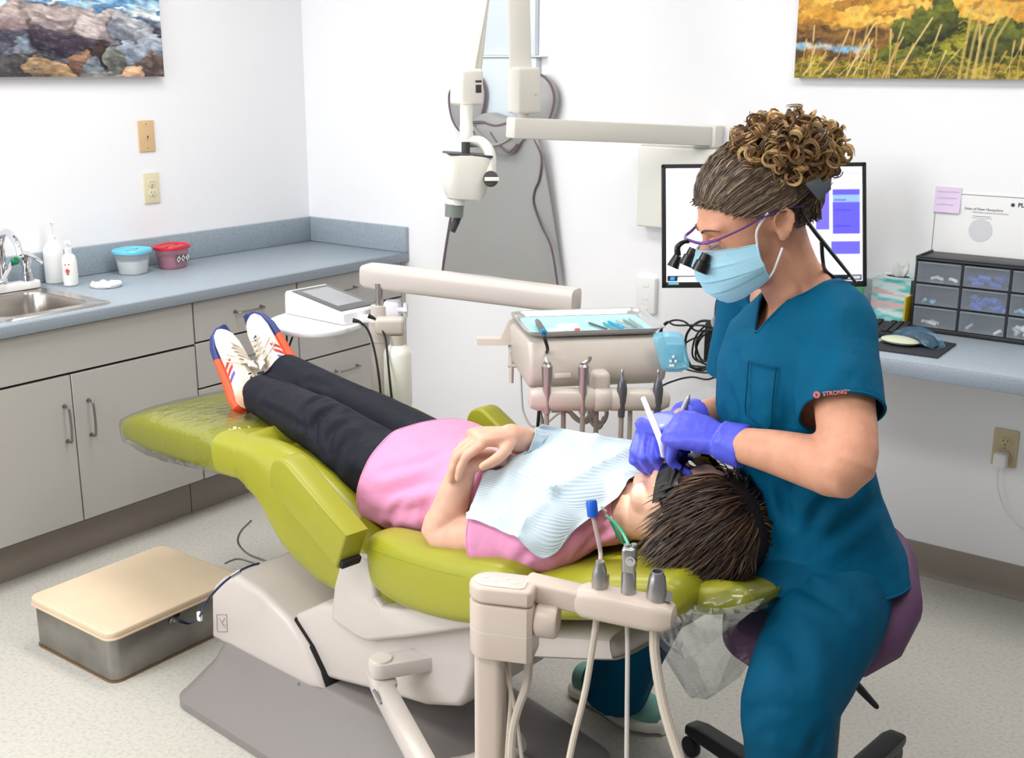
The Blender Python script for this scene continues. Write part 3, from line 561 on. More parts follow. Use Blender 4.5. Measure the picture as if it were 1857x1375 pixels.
for r in range(3):
    for c in range(nc):
        x0 = gx0 + c * CW + (T if c == 0 else .005) + .0015; x1 = gx0 + (c + 1) * CW - .0015; z0 = gz + .0135 + (2 - r) * RH; z1 = z0 + RH - .0055; y0 = gy0 - .001
        d = put('drawer', join(bx(x0, x1, y0, y0 + .002, z0, z1, .0008, 1), bx(x0, x0 + .0012, y0 + .002, y0 + GD - .012, z0, z1 - .006, 0), bx(x1 - .0012, x1, y0 + .002, y0 + GD - .012, z0, z1 - .006, 0), bx(x0, x1, y0 + .002, y0 + GD - .012, z0, z0 + .0012, 0)), 'drawer_clear', org, label='clear plastic drawer')
        put('pull_lip', bx(x0 + .001, x1 - .001, y0 - .009, y0, z1 - .004, z1 - .0015, .0008, 1), 'drawer_clear', d)
        m = fill[(r, c)]; rg_ = random.Random(r * 7 + c); pile = []
        n_ = {(0, 1): 9, (1, 1): 16, (2, 2): 12, (1, 0): 3, (2, 1): 2}.get((r, c), 4)
        for k in range(n_):
            p = A(rg_.uniform(x0 + .016, x1 - .016), rg_.uniform(y0 + .015, y0 + .05), z0 + .008 + (.009 * (k % 3) if n_ > 5 else 0)); dv = A(rg_.uniform(-1, 1), rg_.uniform(-.4, .4), rg_.uniform(-.25, .35)); dv = nrm(dv) * (.016 if 'blue' in m else .012)
            pile.append(tube([p - dv, p + dv], (.0085 if 'blue' in m else .006) if n_ > 5 else .005, 8))
        put('contents', join(*pile), m, d)
# ---- licence and sticky note on the wall
mat('paper', (243, 243, 244), .7); mat('seal_grey', (214, 214, 218), .7); mat('note_lilac', (228, 208, 236), .7); mat('ink_grey', (70, 70, 76), .7); mat('ink_pale', (160, 150, 176), .7)
W0 = lambda px, py, d=.0012: PY(px, py, -d)
pa = W0(1699, 349); pw, ph = .285, .225; lc = thing('license_certificate', 'white framed-line license certificate taped to the wall behind the organizer', 'certificate', (pa[0] + pw / 2, -.001, pa[2] - ph))
put('sheet', bx(pa[0] - .006, pa[0] + pw, -.0014, -.0006, pa[2] - ph, pa[2] + .006, 0), 'paper', lc, flat=True)
def wl(x0, z0, x1, z1, m, d=.0018, par=lc, nm='printed_line'): return put(nm, bx(x0, x1, -d, -d + .0002, z0, z1, 0), m, par, flat=True)
X0, Zt = pa[0], pa[2]
wl(X0, Zt - .0015, X0 + pw - .006, Zt, 'ink_grey'); wl(X0, Zt - ph + .01, X0 + .0015, Zt, 'ink_grey')
put('seal', xf(prism(circle2(.0335, 40), .0003), rotx(90), (W0(1778, 418)[0], -.0019, W0(1778, 418)[2])), 'seal_grey', lc)
text('State of New Hampshire', .0108, (W0(1784, 380)[0], -.0022, W0(1784, 380)[2]), (1, 0, 0), (0, 0, 1), 'ink_grey', lc)
text('PROFESSIONAL LICENSURE AND CERTIFICATION', .0046, (W0(1796, 387)[0], -.0022, W0(1796, 387)[2]), (1, 0, 0), (0, 0, 1), 'ink_grey', lc)
text('PLC', .017, (W0(1856, 373)[0], -.0022, W0(1856, 373)[2]), (1, 0, 0), (0, 0, 1), 'print_black', lc, bold=True); put('logo_dot', xf(prism(circle2(.0055, 16), .0002), rotx(90), (W0(1837, 372)[0], -.002, W0(1837, 372)[2])), 'ink_grey', lc)
for k, (w_, z_, h_) in enumerate(((.05, .049, .0016), (.058, .055, .001), (.046, .064, .0026), (.03, .071, .001), (.018, .080, .0026), (.05, .105, .0008))): wl(W0(1778, 418)[0] - w_ / 2, Zt - z_ - h_ - .012, W0(1778, 418)[0] + w_ / 2, Zt - z_ - .012, 'print_grey')
for a_, b2, c2, d2 in ((.06, .0905, .112, .0915), (.06, .0965, .112, .0975), (.06, .0905, .061, .0975), (.111, .0905, .112, .0975)): wl(W0(1778, 418)[0] + a_ - .086, Zt - d2 - .012, W0(1778, 418)[0] + c2 - .086, Zt - b2 - .012, 'ink_grey')
na = W0(1697, 338, .004); nt_ = thing('sticky_note', 'lilac sticky note with faint handwriting stuck over the certificate corner', 'note', (na[0] + .038, -.003, na[2] - .075))
nv = np.array([[na[0] + .076 * a, -.0026 - .006 * (1 - b) ** 2, na[2] - .075 * (1 - b)] for b in np.linspace(0, 1, 6) for a in (0, 1)]); put('note_sheet', (nv, [[2 * i, 2 * i + 1, 2 * i + 3, 2 * i + 2] for i in range(5)]), 'note_lilac', nt_)
for k in range(3):
    zb = na[2] - .014 - .019 * k; yb_ = -.0032 - .006 * ((na[2] - zb) / .075) ** 2; L = (.062, .056, .05)[k]
    put('handwriting', tube([(na[0] + .008 + L * i / 22, yb_, zb + .0022 * math.sin(i * 2.3 + k) * (.4 + (i * 7 % 3) / 2)) for i in range(23)], .0004, 4), 'ink_pale', nt_)
# ---- small white control and x-ray control box on the wall
sw = thing('wall_control', 'small white wall control with printed symbols under the monitor', 'wall control', (1.72, 0, .72)); s0, s1 = PY(1155, 503, -.02), PY(1192, 572, -.02)
put('body', bx(s0[0], s1[0] - .012, -.022, -.0005, s1[2], s0[2] + .004, .005, 3), 'white_plastic', sw)
sxm = (s0[0] + s1[0] - .012) / 2
for k, zz in enumerate((.8, .45, .15)): put('button', bx(sxm - .012, sxm + .012, -.0235, -.0215, s1[2] + (s0[2] - s1[2]) * zz - .006, s1[2] + (s0[2] - s1[2]) * zz + .006, .002, 1), 'print_white' if 0 else 'film_white', sw)
mat('cream_metal', (236, 234, 226), .4); mat('cream_dark', (214, 210, 200), .45)  # second cream is a darker tone for trim, joints, buttons and symbols
b0, b1_ = PY(1157, 264, -.05), PY(1300, 412, -.05); xb = thing('xray_control_box', 'cream wall box carrying the x-ray arm bracket', 'wall box', ((b0[0] + b1_[0]) / 2, 0, b1_[2]))
XB0, XB1 = PY(1156, 300, -.055)[0], 1.99; ZB1, ZB0 = PY(1160, 264, -.055)[2], PY(1160, 411, -.055)[2]
put('cover', bx(XB0, XB1, -.055, -.0005, ZB0, ZB1, .008, 3), 'cream_metal', xb); put('top_plate', bx(XB0 + .01, XB1 - .005, -.05, -.0005, ZB1, ZB1 + .004, .001), 'cream_dark', xb)
# ================================================================== wall x-ray: folding arm and tube head
xr = thing('xray_unit', 'cream wall-mounted dental x-ray arm with tube head', 'x-ray unit', (1.955, -.03, ZB1 + .004)); mat('cream_plastic', (226, 223, 214), .32, spec=.45); mat('dark_grey', (62, 62, 64), .5); mat('grey_green', (120, 128, 120), .4)
jr = A(1.955, -.045, 1.36); jl = PD(935, 232, 3.4)
put('wall_joint', join(lathe([(.03, 0), (.03, .018), (.022, .02), (.022, .05)], 24, (jr[0] - .02, -.05, ZB1 + .004)), bx(jr[0] - .01, jr[0] + .035, -.06, -.0005, ZB1 + .004, ZB1 + .075, .006)), 'cream_plastic', xr)
ad = nrm(jl - jr); ax_ = A(ad[0], ad[1], 0); L = np.linalg.norm((jr - jl)[:2]); AR = frame3(jr - jl)
put('extension_arm', xf(rbox(L + .04, .055, .062, .006, 2), frame3(jr - jl), (jr + jl) / 2 + A(0, 0, 0)), 'cream_plastic', xr)
put('arm_end', xf(rbox(.012, .05, .056, .004), AR, jr + AR[:, 0] * .024), 'grey_green', xr)
bxc = PD(950, 166, 3.4); BR = frame3(nrm(A(CM[0, 0], CM[1, 0], 0)))
put('pivot', lathe([(.018, 0), (.018, .03)], 20, (bxc[0], bxc[1], jl[2] + .03)), 'cream_plastic', xr)
b = put('lower_hub', xf(rbox(.078, .075, .135, .010, 3), BR @ rotz(28), bxc + A(0, 0, .003)), 'cream_plastic', xr)
put('lock_button', xf(lathe([(.006, 0), (.005, .003)], 12), BR @ rotz(28) @ rotx(90), bxc + BR @ rotz(28) @ A(.02, -.0375, -.005)), 'cream_dark', b)
elb = PD(930, -420, 3.3); top1 = PD(944, 120, 3.4)
def beam(p, q, w_, h_, b=.006, side=None):
    R = frame3(q - p, side if side is not None else CM[:, 2]); return xf(rbox(np.linalg.norm(q - p), w_, h_, b), R, (p + q) / 2)
put('upright_arm', beam(top1 - A(0, 0, .03), elb, .066, .055, .008), 'cream_plastic', xr)
l0 = PD(852, 140, 3.22); put('elbow_joint', xf(rbox(.1, .13, .11, .03, 3), BR, elb), 'cream_plastic', xr)
put('drop_arm', beam(l0, PD(912, -420, 3.26), .062, .05, .008), 'cream_plastic', xr); put('drop_arm_cover', beam(PD(858, 130, 3.19), PD(892, -60, 3.2), .012, .02, .003), 'cream_dark', xr)
lc_ = PD(846, 158, 3.2); hb = put('upper_hub', xf(rbox(.072, .075, .10, .010, 3), BR @ rotz(30), lc_), 'cream_plastic', xr)
hp_ = lc_ + BR @ rotz(30) @ A(.018, -.038, 0)
put('indicator_window', join(xf(rbox(.018, .002, .022, .001), BR @ rotz(30), hp_ + A(0, 0, -.004)), xf(rbox(.02, .002, .006, .001), BR @ rotz(30), hp_ + A(0, 0, .016))), 'dark_grey', hb)
s0, s1 = PD(844, 190, 3.2), PD(846, 262, 3.2); put('stem', lathe([(.019, 0), (.019, .05), (.0175, .052), (.0175, abs(s0[2] - s1[2]))], 20, s1), 'cream_plastic', xr)
y0_, y1_, y2_, y3_ = PD(842, 258, 3.2), PD(872, 258, 3.19), PD(888, 278, 3.18), PD(889, 335, 3.17)
put('yoke', tube([y0_, y1_, y2_, PD(889, 305, 3.175), y3_], .016, 12, 5, flat=1.2, up=CM[:, 2]), 'cream_plastic', xr)
put('yoke_knob', lathe([(.021, -.006), (.021, .014), (.019, .017)], 24, PD(890, 325, 3.15), frame3(-CM[:, 2], CM[:, 0])[:, [1, 2, 0]] if 0 else np.stack([CM[:, 0], CM[:, 1], CM[:, 2]], 1)), 'dark_grey', xr)
put('knob_band', xf(rbox(.040, .011, .004, .001), np.stack([CM[:, 0], CM[:, 1], CM[:, 2]], 1), PD(892, 325, 3.125)), 'cream_dark', xr)
hc = PD(845, 325, 3.2); HR = BR @ rotz(14) @ roty(4)
rings = [hc + HR @ A(0, 0, z) + ring((0, 0, 0), HR[:, 0], HR[:, 1], wx, wy, 28, 4.5) for z, wx, wy in ((.066, .06, .05), (.069, .062, .052), (.060, .064, .054), (0, .062, .054), (-.035, .058, .05), (-.052, .05, .044), (-.056, .04, .036))]
put('tube_head', loft(rings), 'cream_plastic', xr); put('head_cap', xf(rbox(.124, .104, .006, .002), HR, hc + HR @ A(0, 0, .069)), 'dark_grey', xr); put('neck_post', lathe([(.012, 0), (.012, .035)], 16, hc + A(0, 0, .068)), 'dark_grey', xr)
put('cone_collar', lathe([(.028, -.012), (.028, .004), (.030, .004)], 24, hc + HR @ A(-.025, 0, -.06), HR), 'white_plastic', xr); put('cone', lathe([(.026, 0), (.027, .036), (.024, .036)], 24, hc + HR @ A(-.028, 0, -.107), HR, False), 'grey_green', xr)
put('cable_sleeve', tube([hc + HR @ A(-.01, .01, -.065), hc + HR @ A(-.015, .01, -.11), hc + HR @ A(-.03, .012, -.15)], .011, 10, 3), 'dark_grey', xr)
# ================================================================== lead apron hung on the wall, pale panel behind it
mat('apron_grey', (158, 158, 156), .38, spec=.5, bump=(7, .12, .02)); mat('apron_trim', (112, 92, 106), .6); mat('panel_pale', (216, 226, 234), .25)
ap = thing('lead_apron', 'grey lead x-ray apron with plum trim hanging on the wall', 'apron', (1.06, 0, .78))
outl = [(853, 395), (838, 430), (822, 465), (806, 490), (870, 497), (940, 508), (1018, 523), (1012, 480), (1000, 420), (990, 360), (984, 300), (975, 262), (950, 235), (915, 232), (880, 240), (866, 262), (862, 330)]
def apron_sheet():
    top = [PY(x, y, -.03) for x, y in ((862, 250), (890, 246), (920, 246), (950, 246), (984, 252))]; bot = [PY(x, y, -.035) for x, y in ((806, 490), (858, 496), (910, 503), (965, 513), (1018, 523))]
    rows = 30; cols_ = 44; v = []
    for i in range(rows):
        f_ = i / (rows - 1); k = f_ ** .8
        for j in range(cols_):
            s = j / (cols_ - 1); a = np.array([np.interp(s, np.linspace(0, 1, 5), [p[d] for p in top]) for d in range(3)]); b = np.array([np.interp(s, np.linspace(0, 1, 5), [p[d] for p in bot]) for d in range(3)])
            p = a * (1 - k) + b * k; p[2] = a[2] * (1 - f_) + b[2] * f_
            p[1] = -.034 - .018 * math.sin(s * 9 + .6 + f_ * 1.2) * (.35 + .65 * f_) * (1 - .3 * f_) - .03 * (1 - f_) ; v.append(p)
    v = np.array(v); n = len(v); back = v + A(0, .006, 0); i = (np.arange(rows - 1)[:, None] * cols_ + np.arange(cols_ - 1)[None]).ravel()
    f = [[a, a + cols_, a + cols_ + 1, a + 1] for a in i] + [[n + a, n + a + 1, n + a + cols_ + 1, n + a + cols_] for a in i]
    bd = list(range(cols_)) + [cols_ * r + cols_ - 1 for r in range(1, rows)] + list(range(rows * cols_ - 2, (rows - 1) * cols_ - 1, -1)) + [cols_ * r for r in range(rows - 2, 0, -1)]
    f += [[bd[k], bd[(k + 1) % len(bd)], n + bd[(k + 1) % len(bd)], n + bd[k]] for k in range(len(bd))]
    return (np.concatenate([v, back]), f), v.reshape(rows, cols_, 3)
g, grid = apron_sheet(); put('skirt', g, 'apron_grey', ap)
put('trim', tube([PY(x, y, -.062) for x, y in ((968, 250), (982, 285), (978, 325), (970, 345), (968, 370), (982, 410), (1000, 450), (1012, 522))], .006, 8, 4, flat=.5), 'apron_trim', ap, label='plum edge binding')
put('trim', tube([grid[r, 0] + A(0, -.002, 0) for r in range(0, 30, 3)] + [grid[29, 0]], .005, 6, 2), 'apron_trim', ap)
def flap(pts, y, th, m='apron_grey', nm='shoulder_flap'):
    P = spline([PY(a, b, y) for a, b in pts], 5, True); c = P.mean(0) + A(0, -.012, 0); n = len(P)
    inner = c + (P - c) * .55 + A(0, -.012, 0); back = P + A(0, th, 0); v = np.concatenate([back, P, inner, [c + A(0, -.006, 0)]])
    f = [[i, (i + 1) % n, n + (i + 1) % n, n + i] for i in range(n)] + [[n + i, n + (i + 1) % n, 2 * n + (i + 1) % n, 2 * n + i] for i in range(n)] + [[2 * n + i, 2 * n + (i + 1) % n, 3 * n] for i in range(n)]
    put(nm, (v, f), m, ap); return P
Pl = flap([(815, 170), (835, 150), (868, 140), (880, 165), (876, 200), (862, 235), (838, 240), (820, 215)], -.05, .03); put('trim', tube(np.vstack([Pl, Pl[:1]]), .005, 6), 'apron_trim', ap)
Pl = flap([(975, 136), (995, 148), (1005, 175), (1000, 205), (990, 222), (965, 225), (945, 215), (950, 160)], -.05, .03); put('trim', tube(np.vstack([Pl, Pl[:1]]), .005, 6), 'apron_trim', ap)
Pl = flap([(856, 224), (880, 205), (915, 215), (950, 212), (960, 235), (940, 262), (925, 280), (900, 275), (868, 245)], -.085, .05, nm='collar_fold'); 
put('trim', tube([PY(x, y, -.10) for x, y in ((856, 222), (875, 222), (900, 228), (925, 222), (945, 216))], .0055, 6, 4), 'apron_trim', ap); put('trim', tube([PY(x, y, -.10) for x, y in ((890, 240), (905, 262), (922, 276), (938, 262))], .005, 6, 4), 'apron_trim', ap)
put('collar_fold', tube([PY(x, y, -.095) for x, y in ((858, 228), (872, 246), (892, 262), (915, 258), (940, 240))], [.012, .016, .015, .016, .012], 10, 4, flat=.5), 'apron_grey', ap)
put('hook', tube([PY(x, y, z) for x, y, z in ((930, 200, -.001), (930, 202, -.05), (930, 196, -.06))], .006, 8, 3), 'brushed_nickel', ap)
pn = thing('wall_dispenser', 'pale translucent dispenser panel on the wall behind the x-ray arm', 'dispenser', (1.1, 0, 1.36)); px0, px1 = PY(868, 105, -.03)[0], PY(985, 105, -.03)[0]; pz0, pz1 = PY(900, 212, -.03)[2], PY(900, 104, -.03)[2]
put('lower_box', bx(px0, px1 - .03, -.032, -.0005, pz0, pz1, .006), 'panel_pale', pn); put('ledge', bx(px0, px1, -.042, -.0005, pz1, pz1 + .006, .002), 'white_plastic', pn); put('upper_box', bx(px0 + .01, px1 - .04, -.026, -.0005, pz1 + .006, pz1 + .30, .006), 'panel_pale', pn)
# ================================================================== monitor on an arm
mat('screen', (255, 255, 255), .3, attr='paint', emit=(255, 255, 255), es=.72, spec=.2); mat('bezel', (20, 20, 23), .35); mat('arm_black', (26, 27, 30), .4); mat('joint_grey', (170, 170, 172), .4)
dM = 3.28; tl, tr, bl, br = PD(1207, 298, dM), PD(1582, 294, dM - .02), PD(1201, 522, dM), PD(1567, 515, dM - .02)
ex = nrm(tr - tl); nM = nrm(np.cross(ex, A(0, 0, 1))); ez = nrm(np.cross(nM, ex) * -1); ez = ez if ez[2] > 0 else -ez; nM = np.cross(ex, ez)
tilt = nrm(((tl - bl) + (tr - br)) / 2); ez = nrm(tilt - ex * (tilt @ ex)); nM = np.cross(ex, ez); MW = np.linalg.norm(tr - tl) * .99; MH = abs((tl - bl) @ ez); mo = bl
def onM(x, y, d=0): return mo + ex * x * MW + ez * y * MH + nM * d
def paint_screen(s, t):
    c = np.tile(A(248, 246, 252), (len(s), 1))
    def rect(x0, x1, y0, y1, cc, al=1): k = ((s > x0) & (s < x1) & (t > y0) & (t < y1)); c[k] = c[k] * (1 - al) + np.array(cc) * al
    rect(0, 1, .90, 1, (232, 226, 244)); rect(.0, 1, .935, .95, (206, 200, 224)); rect(0, 1, .885, .9, (218, 212, 236)); rect(.5, 1, .1, .88, (246, 238, 244))
    rect(.02, .3, .955, .985, (216, 208, 232)); rect(.02, .16, .905, .93, (214, 208, 232))
    rect(.765, .83, .45, .80, (112, 104, 232)); rect(.845, .985, .41, .81, (96, 90, 226)); rect(.845, .985, .69, .75, (140, 172, 240)); rect(.84, .985, .23, .35, (104, 98, 230)); rect(.77, .985, .36, .40, (246, 238, 214)); rect(.78, .84, .24, .35, (214, 240, 226))
    for k in range(7): rect(.855, .92 + .02 * (k % 3), .435 + .045 * k, .441 + .045 * k, (70, 66, 190), .7)
    rect(0, 1, 0, .062, (26, 30, 44)); rect(.055, .2, .012, .05, (250, 250, 252)); rect(.022, .042, .014, .048, (60, 150, 226))
    for k, cc in enumerate([(226, 186, 90), (206, 70, 60), (80, 150, 220), (60, 120, 200), (230, 230, 230)]): rect(.222 + .032 * k, .242 + .032 * k, .014, .048, cc)
    rect(.93, .985, .02, .028, (190, 190, 200)); rect(.94, .985, .036, .044, (190, 190, 200)); return c
mn = thing('monitor', 'black framed computer monitor with lit scheduling screen on arm', 'monitor', onM(.5, 0)); bz = .012
MRx = np.stack([ex, ez, nM], 1); g, c, _ = canvas(onM(0, 0, 0) + ex * bz + ez * .016, ex * (MW - 2 * bz), ez * (MH - .016 - bz), 130, 80, paint_screen); put('screen', g, 'screen', mn, flat=True, cols=c)
put('bezel', join(*[xf(rbox(w_, h_, .018, .002, 1), MRx, onM(.5, .5) + ex * x + ez * y - nM * .0075) for w_, h_, x, y in ((MW, bz, 0, MH / 2 - bz / 2), (MW, .016, 0, -MH / 2 + .008), (bz, MH, -MW / 2 + bz / 2, 0), (bz, MH, MW / 2 - bz / 2, 0))]), 'bezel', mn)
put('back_shell', xf(rbox(MW - .01, MH - .01, .03, .010), MRx, onM(.5, .5) - nM * .0165), 'bezel', mn); put('bezel_badge', xf(rbox(.03, .006, .001, 0), MRx, onM(.055, .032) + nM * .0020), 'print_blue' if 0 else 'aqua_lid', mn)
ap0 = onM(.5, .35) - nM * .03; ap1 = PD(1310, 545, 3.40); ap2 = PD(1303, 582, 3.42); wj = A(1.80, -.03, .66)
put('arm_upper', tube([ap0, ap0 - nM * .05, PD(1330, 500, 3.40), ap1, PD(1306, 578, 3.42)], .016, 10, 5, flat=1.3), 'arm_black', mn); put('arm_joint', lathe([(.022, -.02), (.022, .02)], 18, PD(1304, 584, 3.42), CM), 'joint_grey', mn)
put('arm_lower', tube([PD(1304, 590, 3.43), PD(1310, 625, 3.5), A(2.02, -.05, .66)], .014, 10, 4), 'arm_black', mn); put('wall_mount', bx(1.97, 2.07, -.035, -.0005, .59, .73, .005), 'arm_black', mn)
# bundled monitor cables
rg = random.Random(11); cb = thing('cable_bundle', 'tangled black cables hanging below the monitor arm', 'cables', PY(1270, 640, -.10))
loops = [[(1305, 585), (1270, 583), (1246, 605), (1244, 640), (1258, 668), (1290, 660), (1310, 630)], [(1310, 590), (1285, 588), (1262, 610), (1256, 645), (1275, 655), (1300, 615)], [(1300, 592), (1262, 590), (1225, 590), (1210, 584), (1200, 600), (1212, 640), (1240, 668), (1290, 676), (1318, 660)], [(1300, 600), (1278, 600), (1262, 625), (1275, 655), (1305, 640)], [(1312, 608), (1290, 600), (1268, 618), (1262, 648), (1285, 662), (1312, 655)], [(1310, 668), (1240, 660), (1200, 630), (1195, 605), (1215, 583), (1240, 583), (1262, 600), (1290, 598), (1312, 604)], [(1318, 612), (1305, 630), (1290, 622), (1283, 640), (1295, 660), (1320, 664)], [(1180, 740), (1195, 705), (1225, 690), (1255, 684), (1285, 688), (1318, 672)], [(1300, 600), (1244, 622), (1240, 655), (1275, 672), (1312, 640)]]
for i, l in enumerate(loops): put('cable', tube([PY(x, y, -.10 - .012 * (i % 4)) for x, y in l], .0034 if i % 3 else .0045, 7, 6), 'black_wire', cb)
# ================================================================== dental chair
mat('lime_vinyl', (156, 155, 40), .33, spec=.5, bump=(16, .06, .01)); mat('lime_seam', (140, 148, 24), .5); mat('base_white', (202, 193, 187), .3, spec=.5); mat('base_grey', (134, 128, 126), .36); mat('gap_black', (22, 20, 22), .7); mat('print_line', (150, 140, 140), .6)
def glossy_film(name, rough=.06, low=.03, high=.55, tint=(255, 255, 255), bumps=(28, .6, .01)):
    m = bpy.data.materials.new(name); m.use_nodes = True; nt = m.node_tree; nt.nodes.remove(nt.nodes['Principled BSDF']); N = nt.nodes.new; L = nt.links.new
    tr, gl, mx, lw, mr, no, bu, tcn = N('ShaderNodeBsdfTransparent'), N('ShaderNodeBsdfGlossy'), N('ShaderNodeMixShader'), N('ShaderNodeFresnel'), N('ShaderNodeMapRange'), N('ShaderNodeTexNoise'), N('ShaderNodeBump'), N('ShaderNodeTexCoord')
    tr.inputs[0].default_value = (*lin(tint), 1); gl.inputs['Roughness'].default_value = rough; lw.inputs['IOR'].default_value = 1.5
    no.inputs['Scale'].default_value = bumps[0]; no.inputs['Detail'].default_value = 2; bu.inputs['Strength'].default_value = bumps[1]; bu.inputs['Distance'].default_value = bumps[2]; L(tcn.outputs['Object'], no.inputs['Vector']); L(no.outputs['Fac'], bu.inputs['Height']); L(bu.outputs[0], gl.inputs['Normal']); L(bu.outputs[0], lw.inputs['Normal'])
    mr.inputs['From Max'].default_value = .6; mr.inputs['To Min'].default_value = low; mr.inputs['To Max'].default_value = high; L(lw.outputs[0], mr.inputs['Value']); L(mr.outputs[0], mx.inputs[0]); L(tr.outputs[0], mx.inputs[1]); L(gl.outputs[0], mx.inputs[2]); L(mx.outputs[0], nt.nodes['Material Output'].inputs[0])
    m.diffuse_color = (.8, .8, .8, .2); MATS[name] = m
glossy_film('film_clear', tint=(248, 250, 250)); glossy_film('film_bag', .12, .035, .26, (247, 249, 250), (11, .5, .03))
dc = thing('dental_chair', 'lime green vinyl dental chair reclined on white and grey base', 'dental chair', ch(-.8, 0, 0))
def cushion(st, n=36, e=4., sub=5, up=False):
    """st rows: u, z, half height, half width, v centre; cross sections stand square to the path (or upright)"""
    S = spline(np.array(st, float), sub); T = np.gradient(S[:, :2], axis=0); out = []
    for s, t in zip(S, T):
        t = nrm(t); nz = A(-t[1], t[0]); nz = nz if nz[1] > 0 else -nz
        if up: nz = A(0, 1)
        out.append(ring(ch(s[0], s[4], s[1]), CV, CU * nz[0] + CZ * nz[1], s[3], s[2], n, e))
    return loft(out)
def ends(st, k=(.45, .8, .95)):
    """round the two ends of a cushion by shrinking stations"""
    st = [list(map(float, s)) for s in st]; a, b = st[0], st[1]; c, d = st[-1], st[-2]; r0, r1 = a[2] * .9, c[2] * .9
    def sh(s, o, f, r): dv = nrm(A(s[0] - o[0], s[1] - o[1])); q = math.sqrt(1 - f * f); return [s[0] + dv[0] * r * f, s[1] + dv[1] * r * f, s[2] * max(q, .12), s[3] - s[2] * (1 - q) * .9, s[4]]
    return [sh(a, b, .99, r0), sh(a, b, .9, r0), sh(a, b, .6, r0)] + st + [sh(c, d, .6, r1), sh(c, d, .9, r1), sh(c, d, .99, r1)]
def dish(g, u0, u1, dep, hw, vc=0):
    v = g[0]; r = v - CO; u, vv = r @ CU, r @ CV - vc; n = normals(g); k = np.clip(1 - (vv / hw) ** 2, 0, 1) * np.clip(np.minimum(u - u0, u1 - u) / .06, 0, 1) * (n[:, 2] > .2)
    v = v.copy(); v[:, 2] -= dep * k; return v, g[1]
lg = cushion(ends([(-1.83, .567, .045, .250, 0), (-1.70, .590, .065, .262, 0), (-1.45, .612, .067, .265, 0), (-1.22, .632, .066, .265, 0)]), 44, 4.2, 4)
lg = dish(lg, -1.8, -1.1, .026, .22); put('leg_rest', lg, 'lime_vinyl', dc)
se = cushion(ends([(-1.205, .632, .066, .263, 0), (-1.12, .618, .092, .265, 0), (-1.02, .562, .146, .262, 0), (-.90, .530, .150, .258, 0), (-.78, .505, .125, .255, 0), (-.68, .480, .09, .25, 0)]), 44, 4.2, 4, True)
se = dish(se, -1.22, -.66, .075, .20)
for pts in ([(425, 880), (436, 868), (452, 860), (470, 856)], [(425, 882), (445, 874), (470, 876), (492, 884)], [(545, 1066), (562, 1058), (580, 1045), (592, 1030)]): se = crease(se, [PV(x, y, -.262) for x, y in pts], .006, .010)
put('seat', se, 'lime_vinyl', dc)
# panels of the seat top between the bolsters
put('seat_panel', dish(cushion(ends([(-1.13, .655, .02, .15, 0), (-1.02, .640, .02, .155, 0)]), 28, 4, 4), -1.3, -.8, .01, .15), 'lime_vinyl', dc); put('seat_panel', cushion(ends([(-.985, .626, .022, .155, 0), (-.86, .586, .022, .155, 0), (-.74, .540, .02, .15, 0)]), 28, 4, 4), 'lime_vinyl', dc)
bk = cushion(ends([(-.64, .495, .05, .235, 0), (-.5, .53, .056, .245, 0), (-.33, .572, .058, .24, 0), (-.19, .610, .056, .225, 0), (-.04, .655, .052, .205, 0), (.05, .682, .045, .18, 0)]), 44, 4, 4); put('backrest', dish(bk, -.62, .06, .02, .17), 'lime_vinyl', dc)
def wing(sg, vc):
    w_ = cushion(ends([(-.625, .555, .068, .05, sg * vc), (-.52, .562, .075, .06, sg * vc), (-.38, .585, .072, .062, sg * vc), (-.26, .615, .062, .055, sg * vc)]), 32, 3.4, 5)
    o = put('side_bolster', w_, 'lime_vinyl', dc); pts = [ch(u, sg * (vc + w2 * .985), z) for u, z, w2 in ((-.665, .575, .030), (-.63, .592, .047), (-.52, .605, .056), (-.38, .624, .058), (-.27, .646, .052))]
    put('piping', tube(pts, .0028, 6, 4), 'lime_seam', o); return o
wing(-1, .235); wing(1, .235)
hd = cushion(ends([(.0, .658, .032, .115, 0), (.07, .670, .038, .125, 0), (.12, .684, .038, .12, 0), (.150, .694, .034, .108, 0)]), 36, 3.2, 5); put('headrest', dish(hd, -.02, .22, .03, .095), 'lime_vinyl', dc)
put('headrest_stem', tube([ch(-.02, 0, .62), ch(.04, 0, .635), ch(.12, 0, .66)], .018, 10, 3, flat=2), 'base_white', dc)
# swing-up arm rests at the knee
def paddle(sg):
    p0, p1 = PV(532, 868, -.315), PV(640, 995, -.315)
    if sg > 0: m_ = lambda p: ch((p - CO) @ CU - .03, .30, p[2] - .02); p0, p1 = m_(p0), m_(p1)
    d = nrm(p1 - p0); n = nrm(np.cross(CV, d)); n = n if n[2] > 0 else -n; L = np.linalg.norm(p1 - p0); out = [(-.05, 0)] ; pl = []
    for t in np.linspace(-90, 90, 13): pl.append((-.052 * math.cos(math.radians(t)), .052 * math.sin(math.radians(t))))
    pl = [(x, y) for x, y in pl] + [(L, .048), (L, -.05)]
    R = np.stack([d, n, np.cross(d, n)], 1); s = 1 if (np.cross(d, n) @ CV) > 0 else -1
    g = prism(pl, .06, .008, 3); g[0][:, 2] -= .03
    o = put('armrest', xf(g, R, p0), 'lime_vinyl', dc); put('armrest_hinge', xf(rbox(.014, .02, .05, .004), R, p1 + d * .004 - n * .034), 'gap_black', o); return o
paddle(-1); paddle(1)
